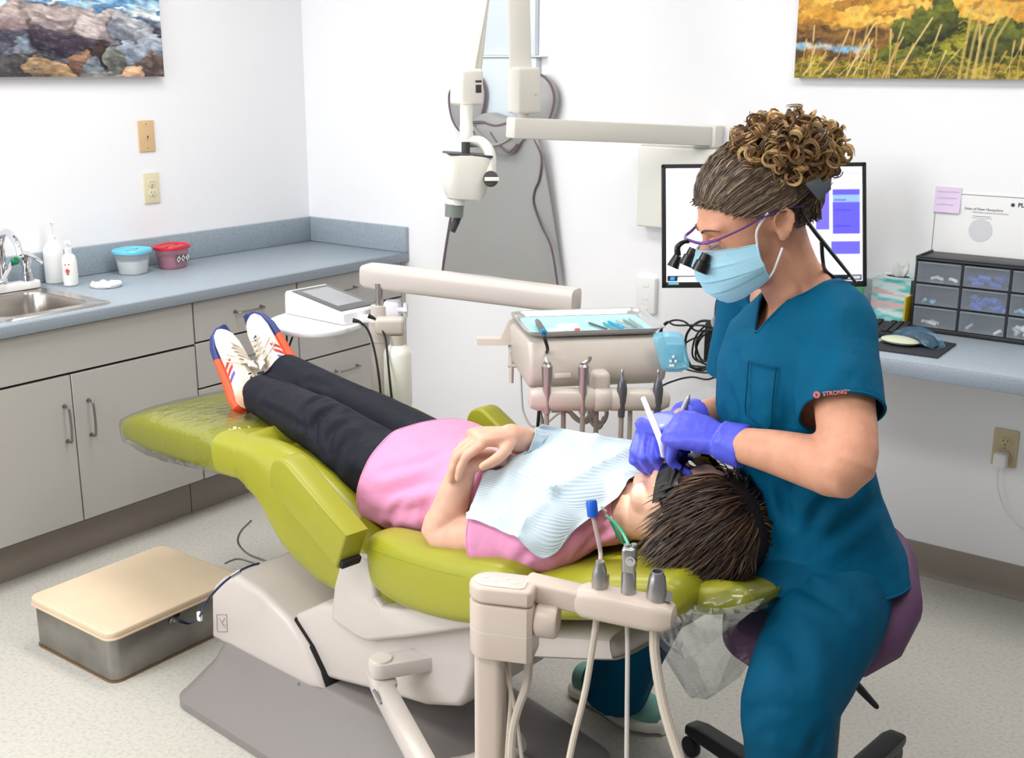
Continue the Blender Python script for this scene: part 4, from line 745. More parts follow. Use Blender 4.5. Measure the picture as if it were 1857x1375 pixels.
# tower brackets that carry the back, and the seat frame
tw = [(642, 1006), (656, 1010), (668, 1022), (676, 1050), (678, 1085), (690, 1102), (720, 1106), (862, 1098), (862, 1140), (740, 1158), (665, 1166), (648, 1160), (597, 1124), (604, 1060), (612, 1030), (624, 1012)]
def bracket(vn, th, back):
    P = [PV(x, y, vn) for x, y in tw]; P2 = [((p - CO) @ CU, p[2]) for p in P]
    g = prism(P2[::-1], th, .012, 3); v = g[0]; v = np.array([ch(a[0], vn + (a[2] if back else -a[2]), a[1]) for a in v]); return v, g[1]
put('back_bracket', bracket(-.262, .075, True), 'base_white', dc); gg = bracket(-.262, .075, True); gg[0][:] = gg[0] + CV * .45; put('back_bracket', gg, 'base_white', dc)
put('seat_frame', cushion(ends([(-.66, .385, .03, .2, 0), (-.33, .46, .035, .2, 0), (-.1, .52, .03, .16, 0)]), 24, 5, 3), 'base_white', dc)
# ---- base in its own bearing
BA = math.radians(-5); bU = A(math.cos(BA), math.sin(BA), 0); bV = A(-math.sin(BA), math.cos(BA), 0)
def bw(u, v, z): return CO + bU * u + bV * v + CZ * z
def PB(px, py, v): p = meet(px, py, bV, bV @ CO + v); return np.array([(p - CO) @ bU, p[2]])
def bprism(poly, v0, v1, b=.012, seg=3):
    g = prism(poly, abs(v1 - v0), b, seg); return np.array([bw(a[0], min(v0, v1) + a[2], a[1]) for a in g[0]]), [f[::-1] for f in g[1]]
# grey floor plate with a sloping skirt
def rr2(u0, u1, v0, v1, r, z): return [bw(a, b, z) for a, b in rrect(u1 - u0, v1 - v0, r, 7, ((u0 + u1) / 2, (v0 + v1) / 2))]
put('floor_plate', loft([rr2(-1.335, -.32, -.335, .22, .06, .0), rr2(-1.335, -.32, -.335, .22, .06, .022), rr2(-1.325, -.33, -.325, .21, .06, .034), rr2(-1.29, -.40, -.25, .15, .05, .10), rr2(-1.275, -.62, -.205, .11, .04, .165), rr2(-1.26, -.66, -.195, .10, .04, .168)]), 'base_grey', dc, label='grey sloped floor plate')
put('well_shade', bprism([(-.86, .05), (-.42, .03), (-.42, .055), (-.82, .12)], -.2, .1, .01), 'gap_black', dc)  # black block added for the shade on the plate under the lift
cov = [PB(x, y, -.215) for x, y in ((381, 1158), (380, 1085), (384, 1062), (400, 1048), (425, 1046), (470, 1075), (520, 1125), (552, 1175), (574, 1222), (584, 1254), (560, 1252))]
put('pedestal_cover', bprism([tuple(p) for p in cov][::-1], -.215, .09, .02, 4), 'base_white', dc, label='white rounded pedestal cover'); put('screw', lathe([(.006, 0), (.005, .003)], 12, meet(543, 1242, bV, bV @ CO - .215) - bV * .0005, np.stack([bU, CZ, -bV], 1)), 'brushed_nickel', dc)
qd = [meet(x, y, bV, bV @ CO - .2157) for x, y in ((393, 1115), (411, 1115), (412, 1146), (394, 1146))]; put('warning_pictogram', join(*[tube([qd[i], qd[(i + 1) % 4]], .0009, 4) for i in range(4)], tube([qd[0] + .2 * (qd[2] - qd[0]), qd[2] - .2 * (qd[2] - qd[0])], .0009, 4), tube([qd[1] + .2 * (qd[3] - qd[1]), qd[1] + .5 * (qd[3] - qd[1]), qd[2] - .3 * (qd[2] - qd[1])], .0009, 4)), 'print_line', dc)
lift = [PB(x, y, -.19) for x, y in ((518, 1122), (580, 1096), (690, 1110), (860, 1130), (860, 1215), (845, 1268), (830, 1285), (770, 1282), (690, 1258), (590, 1232), (560, 1180))]
put('lift_cover', bprism([tuple(p) for p in lift][::-1], -.19, .1, .016, 3), 'base_white', dc, label='white lift housing'); cv2 = np.array(cov); cc_ = cv2.mean(0); put('cover_gap_shade', bprism([tuple(p + A(.0065, -.003)) for p in cv2][::-1], -.2045, -.12, .012, 2), 'gap_black', dc)  # black piece added behind the cover rim paints the shade in the gap
put('hose_duct', tube([bw(-.80, -.16, .12), bw(-.66, -.19, .085), bw(-.52, -.19, .09), bw(-.42, -.15, .13), bw(-.36, -.1, .20)], [.02, .04, .045, .045, .04], 14, 5, flat=.7), 'base_white', dc)
put('rear_foot', xf(prism(rrect(.16, .20, .05, 6), .11, .02, 3), np.stack([bU, bV, CZ], 1), bw(-.40, -.12, .001)), 'base_grey', dc)
# foot-control wire from the step box to the chair
wr = [PX(325, 1128, 1.30), PX(345, 1131, 1.315), A(*PD(362, 1118, 2.72)), A(*PD(372, 1095, 2.71)), A(*PD(400, 1062, 2.70)), A(*PD(428, 1040, 2.70)), A(*PD(450, 1028, 2.72)), A(*PD(470, 1022, 2.74))]
fw = thing('foot_control_wire', 'thin navy wire running from the step box to the chair base', 'wire', wr[0]); put('wire', tube(wr, .0028, 6, 5), 'navy_wire', fw); put('wire_tag', xf(rbox(.012, .008, .022, .001), None, wr[2]), 'white_plastic', fw); put('connector', tube([PD(420, 1046, 2.69), PD(436, 1036, 2.69)], .0055, 8), 'chrome', fw)
bw_ = [PZ(455, 945, .25), PZ(436, 965, .18), PZ(432, 985, .12), PZ(450, 1005, .10), PZ(482, 1018, .13)]; pw_ = thing('power_cord', 'grey cord looping down behind the chair seat', 'cord', bw_[2]); put('cord', tube(bw_, .0035, 6, 5), 'grey_wire', pw_); put('cord', tube([PZ(408, 1022, .12), PZ(430, 1014, .12), PZ(455, 1020, .12), PZ(480, 1030, .13)], .0032, 6, 5), 'grey_wire', pw_)
# clear plastic sleeve over the toe board, bag on the headrest
fs = cushion(ends([(-1.835, .567, .049, .254, 0), (-1.70, .590, .0695, .2665, 0), (-1.45, .612, .0715, .2695, 0), (-1.33, .6225, .071, .2695, 0)]), 44, 4.2, 5)
v = fs[0]; n = normals(fs); r_ = v - CO; u_, v_ = r_ @ CU, r_ @ CV
v = v + n * (.004 * (fbm(v, 14, 3, 2) - .4))[:, None]; fl = np.clip((-u_ - 1.35) / .3, 0, 1) * (n[:, 2] < -.3); v[:, 2] -= .028 * fl * fbm(v, 9, 2, 5)
kf = [f for f in fs[1]]; put('plastic_sleeve', (v, kf), 'film_clear', loc=ch(-1.6, 0, .7), label='clear plastic sleeve pulled over the toe end of the chair', cat='plastic cover')
bg = []
for (u, z, h, w_) in ((-.045, .650, .048, .128), (.02, .640, .066, .138), (.08, .630, .085, .140), (.13, .645, .078, .136), (.175, .68, .056, .125), (.212, .705, .032, .095)): bg.append(ring(ch(u, 0, z), CV, CZ, w_, h, 40, 3))
bgm = loft(bg, False); S_ = bgm[0]; n = normals(bgm); r_ = S_ - CO; u_, v_ = r_ @ CU, r_ @ CV; lo = np.clip((.66 - S_[:, 2]) / .04, 0, 1) * np.clip(1 - np.abs(u_ - .08) / .14, 0, 1) * np.clip((.02 - v_) / .06, 0, 1)
S_ = S_ + n * (.016 * (fbm(S_, 20, 3, 7) - .5))[:, None]; S_[:, 2] -= lo * (.05 + .06 * fbm(S_, 12, 2, 3)); 
bagv = loft([spline(S_[i * 40:(i + 1) * 40], 1, True) for i in range(6)], False)
def sheet(path_rows, n=18):
    R_ = [spline(r, 6) for r in path_rows]; m = len(R_[0]); rows = [np.array([spline([r[j] for r in R_], 5)[k] for j in range(m)]) for k in range(len(spline([r[0] for r in R_], 5)))]
    v = np.concatenate(rows); f = [[i * m + j, i * m + j + 1, (i + 1) * m + j + 1, (i + 1) * m + j] for i in range(len(rows) - 1) for j in range(m - 1)]; return v, f
tail = sheet([[PV(x, y, -.140) for x, y in ((1196, 1075), (1240, 1090), (1300, 1105), (1386, 1085))], [PV(x, y, -.136) for x, y in ((1196, 1110), (1235, 1128), (1290, 1130), (1368, 1105))], [PV(x, y, -.125) for x, y in ((1198, 1150), (1228, 1168), (1272, 1168), (1325, 1140))], [PV(x, y, -.12) for x, y in ((1212, 1172), (1235, 1190), (1248, 1200), (1290, 1162))]])
tv = tail[0] + CV[None] * (.02 * (fbm(tail[0], 30, 3, 9) - .5))[:, None]
hb = thing('headrest_bag', 'crumpled clear plastic bag slipped over the chair headrest', 'plastic cover', ch(.1, 0, .6)); put('bag_body', bagv, 'film_bag', hb, ang=20); put('bag_tail', (tv, tail[1]), 'film_bag', hb, ang=20)
# ================================================================== assistant arm with three holders
mat('unit_beige', (206, 190, 178), .34, spec=.5); mat('unit_pad', (206, 198, 190), .4); mat('holder_metal', (176, 174, 172), .28, metal=.85); mat('hose_beige', (196, 184, 170), .45); mat('hose_grey', (190, 184, 178), .45); mat('tip_blue', (20, 92, 200), .4); mat('clear_tube', (200, 178, 178), .15, alpha=.75); mat('green_tube', (70, 190, 150), .3, alpha=.9)
UR = frame3(nrm(A(CM[0, 0], CM[1, 0], 0)))                       # local x to picture right, y away
AR_ = UR @ rotz(-14); hA = PD(902, 1070, 1.93); aa = thing('assistant_arm', 'beige assistant arm with touch pad and instrument holder bar beside chair', 'instrument arm', (hA[0], hA[1], .2))
def loc2(o, R): return lambda x, y, z: o + R @ A(x, y, z)
h = loc2(hA, AR_); pl = [(-.042 + .0 + -.0 , 0)] ; outl = []
for t in np.linspace(90, 270, 13): outl.append((-.012 + .036 * math.cos(math.radians(t)), .036 * math.sin(math.radians(t))))
outl += [(.06, -.036), (.068, -.028), (.068, .028), (.06, .036)]
put('head_top', xf(prism(outl, .030, .007, 3), AR_, h(0, 0, -.012)), 'unit_beige', aa); tp_ = put('touch_pad', xf(prism([(x * .80 - .002, y * .74) for x, y in outl], .0012, .0004), AR_, h(0, 0, .0182)), 'unit_pad', aa, label='grey touch pad with faint symbols')
for k in range(4): put('pad_symbol', xf(prism(circle2(.0048, 12), .0003), AR_, h(-.022 + .018 * k, .006 * (-1) ** k, .0196)), 'cream_dark', tp_)
put('head_block', xf(prism([(x * .99, y * .99) for x, y in outl if x < .06] + [(.052, -.0355), (.052, .0355)] if 0 else [(x * .99, y * .99) for x, y in outl], .100, .004, 2), AR_, h(-.0, 0, -.114)), 'unit_beige', aa); put('block_joint', xf(prism([(x * .995, y * .995) for x, y in outl], .0012), AR_, h(0, 0, -.066)), 'cream_dark', aa)
put('side_knob', xf(lathe([(.026, 0), (.030, .004), (.030, .034), (.027, .038)], 24), AR_ @ roty(90), h(.068, 0, -.045)), 'unit_beige', aa)
put('post', xf(prism(rrect(.05, .05, .012, 5), .54, 0), AR_, h(-.012, 0, -.114 - .54 + .0)), 'unit_beige', aa)
# short link and the bar
b0, b1, b2 = PD(968, 1066, 1.935), PD(1048, 1085, 1.915), PD(1212, 1117, 1.865)
put('link', xf(rbox(np.linalg.norm(b1 - b0) + .03, .044, .04, .008, 3), frame3(b1 - b0), (b0 + b1) / 2), 'unit_beige', aa); bd = nrm(b2 - b1); bR = frame3(bd); BL = np.linalg.norm(b2 - b1)
rg_ = [b1 + bd * x + ring((0, 0, dz), bR[:, 1], bR[:, 2], wy, wz, 28, 3.4) for x, wy, wz, dz in ((-.004, .018, .016, 0), (0, .022, .020, 0), (.012, .026, .027, 0), (.05, .028, .027, 0), (BL - .03, .029, .027, 0), (BL - .006, .027, .024, 0), (BL + .008, .020, .017, 0), (BL + .013, .008, .006, 0))]
put('holder_bar', loft(rg_), 'unit_beige', aa)
hz = A(0, 0, 1)
def holder(px, py, label, kind):
    c = PD(px, py, 1.935 + (1.865 - 1.935) * (px - 968) / 244) ; c = c - A(0, 0, .0); bzv = c
    t = thing('instrument_' + kind, label, 'instrument', c); return t, c
# high and low volume suction handles + syringe, seated in the bar
t, c = holder(1087, 1074, 'saliva ejector with blue tip standing in the assistant holder', 'saliva_ejector'); tl_ = nrm(A(-.02, .0, 1))
put('handle', lathe([(.0125, 0), (.0135, .004), (.013, .03), (.011, .042), (.0075, .052), (.0075, .056)], 20, c), 'holder_metal', t); put('lever', xf(rbox(.006, .008, .022, .003), UR, c + UR @ A(.013, 0, .022)), 'holder_metal', t)
e0 = c + A(0, 0, .05); e1 = PD(1086, 985, 1.91); e2 = PD(1075, 935, 1.91); put('clear_straw', tube([e0, PD(1089, 1005, 1.91), e1, e2], .0038, 10, 5), 'clear_tube', t); tv_ = nrm(PD(1072, 906, 1.91) - e2); put('blue_tip', lathe([(.0088, 0), (.0095, .003), (.0095, .024), (.008, .0275), (.004, .028)], 16, e2 - tv_ * .002, frame3(tv_)[:, [1, 2, 0]]), 'tip_blue', t, label='bright blue tip')
t, c = holder(1139, 1086, 'grey air water syringe standing in the assistant holder', 'syringe')
put('handle', lathe([(.0125, 0), (.013, .004), (.0125, .045), (.0115, .05)], 20, c), 'holder_metal', t); put('syringe_head', xf(rbox(.024, .024, .046, .006, 3), UR @ rotz(-15), c + A(0, 0, .071)), 'holder_metal', t)
put('button', lathe([(.0085, 0), (.0085, .004), (.0045, .004), (.004, .007), (.001, .007)], 18, c + UR @ rotz(-15) @ A(.004, -.0118, .074), UR @ rotz(-15) @ rotx(90)), 'chrome', t); put('trigger', join(lathe([(.005, 0), (.005, .004)], 12, c + UR @ A(-.005, 0, .093)), lathe([(.005, 0), (.005, .004)], 12, c + UR @ A(.007, 0, .094))), 'holder_metal', t)
put('nozzle', tube([c + A(0, 0, .092), PD(1128, 965, 1.90), PD(1112, 945, 1.91), PD(1098, 936, 1.92)], [.003, .0026, .0022, .002], 8, 4), 'green_tube', t, label='green tinted tube')
t, c = holder(1190, 1097, 'empty metal suction valve standing in the assistant holder', 'suction_valve')
put('handle', lathe([(.017, 0), (.0178, .004), (.0172, .025), (.0135, .050), (.0108, .056), (.0108, .060), (.0085, .060), (.0085, .02)], 24, c, None, False), 'holder_metal', t); put('bore', lathe([(.0084, 0), (.0084, .001)], 16, c + A(0, 0, .05)), 'dark_hole', t); put('lever', lathe([(.009, -.004), (.009, .004)], 18, c + UR @ A(.017, -.006, .018), UR @ rotx(60)), 'holder_metal', t)
# hoses from the bar
def hose(name, pts, r, m, label): o = thing(name, label, 'hose', pts[-1], 'assistant arm hoses'); put('hose', tube(pts, r, 9, 6), m, o)
hose('suction_hose', [PD(1082, 1118, 1.91), PD(1078, 1150, 1.91), PD(1062, 1250, 1.90), PD(1040, 1340, 1.88), PD(1020, 1440, 1.86)], .0058, 'hose_beige', 'pale hose hanging from the saliva ejector')
hose('syringe_hose', [PD(1137, 1130, 1.90), PD(1138, 1180, 1.90), PD(1137, 1300, 1.88), PD(1136, 1440, 1.86)], .0040, 'hose_grey', 'thin straight hose hanging from the grey syringe')
hose('suction_hose', [PD(1187, 1140, 1.88), PD(1188, 1190, 1.88), PD(1203, 1280, 1.87), PD(1232, 1375, 1.85), PD(1262, 1450, 1.83)], .0088, 'hose_beige', 'thick beige hose hanging from the empty suction valve')
for pts, r in (([(962, 1130), (960, 1180), (955, 1240), (938, 1290), (928, 1340), (925, 1440)], .0078), ([(922, 1195), (926, 1260), (922, 1330), (915, 1440)], .004), ([(912, 1195), (930, 1270), (940, 1330), (955, 1440)], .0038)):
    put('hose', tube([PD(x, y, 1.97) for x, y in pts], r, 9, 5), 'hose_beige', aa)
# two-link swing arm from under the chair
v1, v2 = PD(692, 1212, 2.40), PD(945, 1163, 2.50); v1[2] = v2[2] = .35; ar = frame3(v2 - v1); pL = [(0.028 * math.cos(math.radians(t)), .028 * math.sin(math.radians(t))) for t in np.linspace(90, 270, 12)] + [(np.linalg.norm(v2 - v1), -.026), (np.linalg.norm(v2 - v1), .026)]
put('upper_link', xf(prism(pL, .034, .004), ar, v1 - A(0, 0, .017)), 'base_white', aa); put('pivot_cap', lathe([(.024, 0), (.022, .004)], 24, v1 + A(0, 0, .017)), 'unit_pad', aa)
w1 = v1 - A(0, 0, .045); w2 = A(hA[0], hA[1], .10) + A(-.03, -.03, 0); put('link_knuckle', xf(rbox(.06, .05, .045, .008), frame3(w2 - w1), v1 - A(0, 0, .035)), 'base_white', aa)
put('lower_link', beam(v1 - A(0, 0, .05), PD(775, 1400, 2.14), .042, .05, .01, A(0, 0, 1)), 'base_white', aa); lk = nrm(PD(775, 1400, 2.14) - (v1 - A(0, 0, .05))); put('lower_link_end', beam(PD(775, 1400, 2.14), A(hA[0] - .02, hA[1] - .0, .12), .042, .05, .01, A(0, 0, 1)), 'base_white', aa)
bq = [PD(x, y, d) for x, y, d in ((678, 1252, 2.365), (684, 1262, 2.35), (692, 1276, 2.335))]; put('maker_badge', tube([p - ray(690, 1260) / FPX * .0 for p in bq], .0035, 6), 'print_grey', aa)
# ================================================================== delivery unit beyond the chair
mat('delivery_grey', (198, 190, 180), .34, spec=.5); mat('tray_metal', (206, 208, 208), .22, metal=.8); mat('liner_aqua', (166, 226, 230), .7); mat('bottle_white', (238, 238, 230), .3, sss=.0); mat('hose_taupe', (150, 142, 134), .5); mat('hp_dark', (92, 96, 102), .35, metal=.4); mat('pack_blue', (120, 200, 226), .12, alpha=.55, spec=.8); mat('mirror_white', (236, 240, 242), .3); mat('screen_grey', (150, 152, 156), .25); mat('screen_bezel', (96, 96, 98), .3); mat('shelf_white', (236, 234, 242), .4)
po = A(1.475, -1.13, 0); du = thing('delivery_unit', 'grey dental delivery unit with swing arm, instrument head and post', 'delivery unit', (1.475, -1.13, 0))
put('post', join(lathe([(.03, .02), (.03, .80)], 20, po), lathe([(.034, .80), (.034, .86), (.026, .862), (.026, .905)], 20, po)), 'base_white', du); put('post_foot', join(lathe([(.06, 0.0), (.06, .02), (.034, .024)], 24, po), beam(po + A(0, 0, .12), ch(-.9, .1, .12), .05, .06, .01)), 'base_white', du)
P_l, P_r = PD(676, 500, 3.33), PD(1038, 545, 3.06); aR = frame3(P_r - P_l); aL = np.linalg.norm(P_r - P_l)
rr_ = [P_l + aR @ A(x, 0, 0) + ring((0, 0, 0), aR[:, 1], aR[:, 2], wy, wz, 32, 4) for x, wy, wz in ((-.034, .016, .020), (-.028, .028, .030), (-.012, .034, .036), (.02, .035, .037), (aL - .02, .035, .034), (aL + .012, .034, .033), (aL + .016, .02, .02))]
put('swing_arm', loft(rr_), 'base_white', du); put('swing_pivot', lathe([(.012, 0), (.012, .07)], 14, (po[0], po[1], .90)), 'holder_metal', du)
e1 = A(.695, .719, 0); e2 = A(.719, -.695, 0); Tc = A(2.206, -1.157, 0); TR = np.stack([e1, -e2, A(0, 0, 1)], 1); ZT = .95
def tw_(x, y, z): return Tc + e1 * x + e2 * y + A(0, 0, z)
put('arm_joint', join(lathe([(.022, 0), (.022, .03)], 18, A(P_r[0], P_r[1], P_r[2] - .06)), beam(A(P_r[0], P_r[1], P_r[2] - .05), tw_(-.02, -.06, .87), .05, .04, .01)), 'base_white', du)
# instrument head: curved body
prof = [(-.13, .925), (-.11, .944), (.10, .944), (.128, .938), (.142, .915), (.150, .885), (.150, .862), (.140, .838), (.12, .826), (.05, .826), (-.06, .85), (-.13, .88)]
g = prism([(a, b) for a, b in prof][::-1], .34, .012, 3); bv = np.array([tw_(p[2] - .17 - .012 * (p[0] < .0) , p[0], p[1]) for p in g[0]]); put('instrument_head', (bv, [f[::-1] for f in g[1]]), 'delivery_grey', du)
put('window_slot', xf(rbox(.04, .002, .012, .001), TR, tw_(-.09, .1505, .862)), 'cream_dark', du); put('side_cap', xf(rbox(.03, .2, .08, .02, 3), TR, tw_(.168, .0, .87)), 'delivery_grey', du)
# tray: shallow rounded pan
def trr(w_, h_, r, z): return [tw_(a, b, z) for a, b in rrect(w_, h_, r, 6)]
tr = thing('instrument_tray', 'rectangular metal tray with aqua paper liner on the delivery head', 'tray', tw_(0, 0, ZT)); put('pan', loft([trr(.31, .215, .03, ZT - .002), trr(.326, .228, .03, ZT + .004), trr(.338, .24, .03, ZT + .014), trr(.35, .252, .032, ZT + .015), trr(.35, .252, .032, ZT + .0125), trr(.336, .238, .03, ZT + .0115), trr(.322, .224, .03, ZT + .0025), trr(.30, .205, .03, ZT + .0005)][::-1]), 'tray_metal', tr)
put('liner', xf(prism(rrect(.306, .212, .02, 5), .0006), TR, tw_(0, 0, ZT + .0008)), 'liner_aqua', tr, label='aqua paper liner')
def onT(px, py, dz=.004): return PZ(px, py, ZT + dz)
def tool(name, label, a, b, r, m, tip=None):
    p, q = onT(*a), onT(*b); d = nrm(q - p); L = np.linalg.norm(q - p); t = thing(name, label, 'dental instrument', (p + q) / 2, 'instruments on the tray'); lift_ = A(0, 0, r * .9)
    put('handle', tube([p + d * L * k + lift_ for k in (.14, .18, .5, .82, .86)], [r * .55, r, r * .95, r, r * .55], 8, 2), m, t)
    put('working_tip', tube([p + d * L * .15 + lift_, p + d * L * .05 + lift_, p + A(0, 0, .006)], [r * .5, r * .35, r * .2], 6, 3), 'chrome', t); put('working_tip', tube([q - d * L * .15 + lift_, q - d * L * .05 + lift_, q + A(0, 0, .006)], [r * .5, r * .35, r * .2], 6, 3), 'chrome', t)
mat('tool_grey', (150, 160, 164), .35, metal=.6); mat('tool_teal', (80, 150, 160), .4); mat('tool_blue', (40, 150, 206), .4)
tool('scaler', 'slim dark steel hand scaler lying outermost beside the gauze', (1062, 586), (1108, 602), .0034, 'hp_dark'); tool('scaler', 'teal handled hand scaler on the aqua liner', (1090, 586), (1122, 602), .0036, 'tool_teal'); tool('scaler', 'bright blue handled scaler between the steel ones', (1098, 584), (1136, 601), .0042, 'tool_blue')
tool('scaler', 'pale steel scaler next to the blue handled one', (1112, 582), (1150, 600), .0038, 'tray_metal'); tool('mouth_mirror', 'steel mouth mirror handle near the tray end', (1126, 580), (1160, 599), .0034, 'tool_grey'); tool('explorer', 'thin steel explorer lying nearest the tray end', (1136, 578), (1168, 597), .003, 'tray_metal')
c = onT(1030, 594, .006); gz_ = rbox(.05, .045, .010, .004, 2); gz_[0][:, 2] += .006 * (fbm(gz_[0], 40, 3, 3) - .5); put('gauze_pad', xf(gz_, TR, c), 'tissue', loc=c, label='small stack of white gauze on the tray', cat='gauze'); c = onT(1047, 601, .006); put('rubber_cup', lathe([(.007, -.006), (.008, 0), (.006, .007)], 14, c), 'red_cup' if 0 else 'print_red', loc=c, label='small red cup beside the gauze', cat='cup'); c = onT(1003, 600, .004); put('film_packet', xf(rbox(.05, .03, .005, .002), TR @ rotz(20), c), 'film_white', loc=c, label='thin clear packet lying between cable and gauze', cat='packet')
# ultrasonic handpiece resting on the tray with a black cable
uh = thing('ultrasonic_handpiece', 'black ultrasonic handpiece with blue ring resting across the tray', 'handpiece', onT(982, 590)); p, q = onT(974, 582, .012), onT(986, 603, .020); put('grip', tube([p, p + .3 * (q - p), q], [.006, .008, .008], 12, 3, round_end=True), 'hp_dark', uh); put('ring', tube([q, q + nrm(q - p) * .008], .0086, 12), 'tool_blue', uh)
put('cable', tube([q, onT(988, 614, .012), tw_(-.13, .165, .93), PD(985, 650, 2.79), PD(983, 690, 2.79), PD(978, 740, 2.80), PD(974, 790, 2.82)], .0042, 8, 5), 'black_wire', uh)
# holder bar with handpieces
hb0, hb1 = tw_(-.165, .178, .815), tw_(.158, .178, .800); hR = frame3(hb1 - hb0); hL = np.linalg.norm(hb1 - hb0)
put('handpiece_bar', loft([hb0 + hR @ A(x, 0, 0) + ring((0, 0, 0), hR[:, 1], hR[:, 2], r, r * 1.15, 24, 2.6) for x, r in ((-.012, .008), (-.008, .018), (.01, .024), (.14, .024), (.145, .022), (.15, .025), (.18, .025), (.186, .022), (.19, .024), (hL - .01, .023), (hL + .008, .016), (hL + .012, .006))]), 'delivery_grey', du)
put('bar_bracket', xf(rbox(.045, .07, .06, .014, 3), TR, tw_(.0, .15, .845)), 'delivery_grey', du)
def hpc(k, label, kind, hosem='hose_taupe'):
    c = tw_(-.165 + .323 * k, .192, .815 - .015 * k); t = thing(kind, label, 'handpiece', c, 'handpieces on the delivery bar')
    if kind == 'air_water_syringe':
        put('grip', lathe([(.009, -.03), (.0105, 0), (.010, .03), (.0125, .062), (.012, .07)], 16, c), 'holder_metal', t); put('head', join(lathe([(.013, .066), (.0135, .085), (.009, .09)], 16, c), lathe([(.004, .09), (.004, .094)], 10, c + e1 * .005), lathe([(.004, .09), (.004, .094)], 10, c - e1 * .005)), 'holder_metal', t)
    else:
        put('grip', lathe([(.008, -.04), (.009, -.02), (.0125, 0), (.0125, .03), (.009, .05), (.006, .054)], 16, c), 'hp_dark', t); put('coupler', lathe([(.005, .054), (.0045, .072), (.003, .078)], 12, c), 'chrome', t)
    dn = c - A(0, 0, .03); put('hose', tube([dn, dn - A(0, 0, .08), dn - A(0, 0, .22) - e2 * .01, dn - A(0, 0, .34) - e2 * .06, dn - A(0, 0, .38) - e2 * .14, dn - A(0, 0, .30) - e2 * .2], .0062, 9, 5), hosem, t); return t, c
t, c = hpc(.09, 'grey syringe with long white tip in the delivery bar', 'air_water_syringe'); put('nozzle', tube([c + A(0, 0, .088), PD(985, 630, 2.78), PD(974, 618, 2.79), PD(968, 612, 2.80)], .0026, 8, 4), 'mirror_white', t, label='thin white nozzle')
t, c = hpc(.36, 'grey syringe without tip in the delivery bar', 'air_water_syringe'); put('nozzle_stub', tube([c + A(0, 0, .09), c + A(0, 0, .098) + e1 * .012, c + A(0, 0, .108) + e1 * .016], .005, 8, 3), 'holder_metal', t)
hpc(.655, 'thick dark steel handpiece hanging in the delivery bar', 'dental_handpiece', 'hose_taupe'); hpc(.93, 'slim dark steel handpiece at the bar end by the blue pouch', 'dental_handpiece', 'hose_taupe')
for k in (.23, .48, .74):
    c = tw_(-.165 + .323 * k, .17, .80); put('hose', tube([c, c - A(0, 0, .10), c - A(0, 0, .24) - e2 * .02, c - A(0, 0, .36) - e2 * .08, c - A(0, 0, .34) - e2 * .18], .006, 9, 5), 'hose_taupe' if k < .7 else 'hose_grey', du)
for l in ([(1072, 725), (1074, 752), (1090, 768), (1100, 752), (1098, 726)], [(1068, 726), (1070, 760), (1086, 776), (1096, 756)], [(975, 700), (978, 740), (984, 770), (990, 800)], [(1000, 745), (1030, 746), (1055, 764), (1075, 748)], [(1022, 725), (1040, 756), (1062, 766), (1082, 745)]): put('hose', tube([PD(x, y, 2.86) for x, y in l], .0055, 8, 5), 'hose_taupe', du)
put('light_cord', tube([PD(944, 622, 2.86), PD(944, 660, 2.88), PD(946, 720, 2.88), PD(950, 750, 2.88), PD(965, 773, 2.87), PD(990, 768, 2.86), PD(1010, 752, 2.85), PD(1025, 746, 2.85)], .003, 7, 5), 'hose_grey', du)
# handle bracket at the near end of the head
lb = [(865, 612), (908, 612), (924, 578), (938, 572), (945, 590), (930, 622), (915, 624), (866, 624)]; q0 = PD(905, 600, 2.92); lbv = [PD(x, y, 2.92) for x, y in lb]; cr = nrm(A(CM[0, 2], CM[1, 2], 0))
g = (np.array([p + cr * .018 for p in lbv] + [p - cr * .018 for p in lbv]), [list(range(8))[::-1], [8 + i for i in range(8)]] + [[i, (i + 1) % 8, 8 + (i + 1) % 8, 8 + i] for i in range(8)]); put('handle_bracket', g, 'delivery_grey', du, ang=20)
put('handle_stem', join(tube([PD(929, 615, 2.92), PD(928, 662, 2.92)], .0085, 12), tube([PD(928, 655, 2.92), PD(927, 695, 2.92)], .006, 12), tube([PD(922, 663, 2.92), PD(966, 664, 2.90)], .0055, 10), tube([PD(938, 600, 2.91), PD(965, 640, 2.88)], .012, 10)), 'delivery_grey', du)
# blue pouch hung on the head
pk = [PD(x, y, 2.72) for x, y in ((1186, 606), (1232, 603), (1242, 622), (1250, 662), (1240, 672), (1204, 672), (1192, 640))]; bl_ = thing('mirror_pouch', 'light blue plastic pouch with mirror kit hung on the delivery head', 'pouch', PD(1215, 672, 2.72)); pc = np.mean(pk, 0); Ps = spline(pk, 4, True); n_ = len(Ps)
pv = np.concatenate([Ps, pc + (Ps - pc) * .8 + cr * .010, pc + (Ps - pc) * .8 - cr * .010, [pc + cr * .012, pc - cr * .012]]); pf = []
for i in range(n_): j = (i + 1) % n_; pf += [[i, j, n_ + j, n_ + i], [j, i, 2 * n_ + i, 2 * n_ + j], [n_ + i, n_ + j, 3 * n_], [2 * n_ + j, 2 * n_ + i, 3 * n_ + 1]]
put('pouch_film', (pv, pf), 'pack_blue', bl_, ang=25); put('blister', xf(rbox(.042, .008, .07, .004), UR, pc + UR @ A(.002, -.012, -.01)), 'pack_blue', bl_)
for k in range(5): put('mirror_piece', xf(rbox(.006, .003, .007, .001), UR, pc + UR @ A(-.008 + .006 * (k % 3), -.019, -.028 + .011 * (k // 2))), 'mirror_white', bl_)
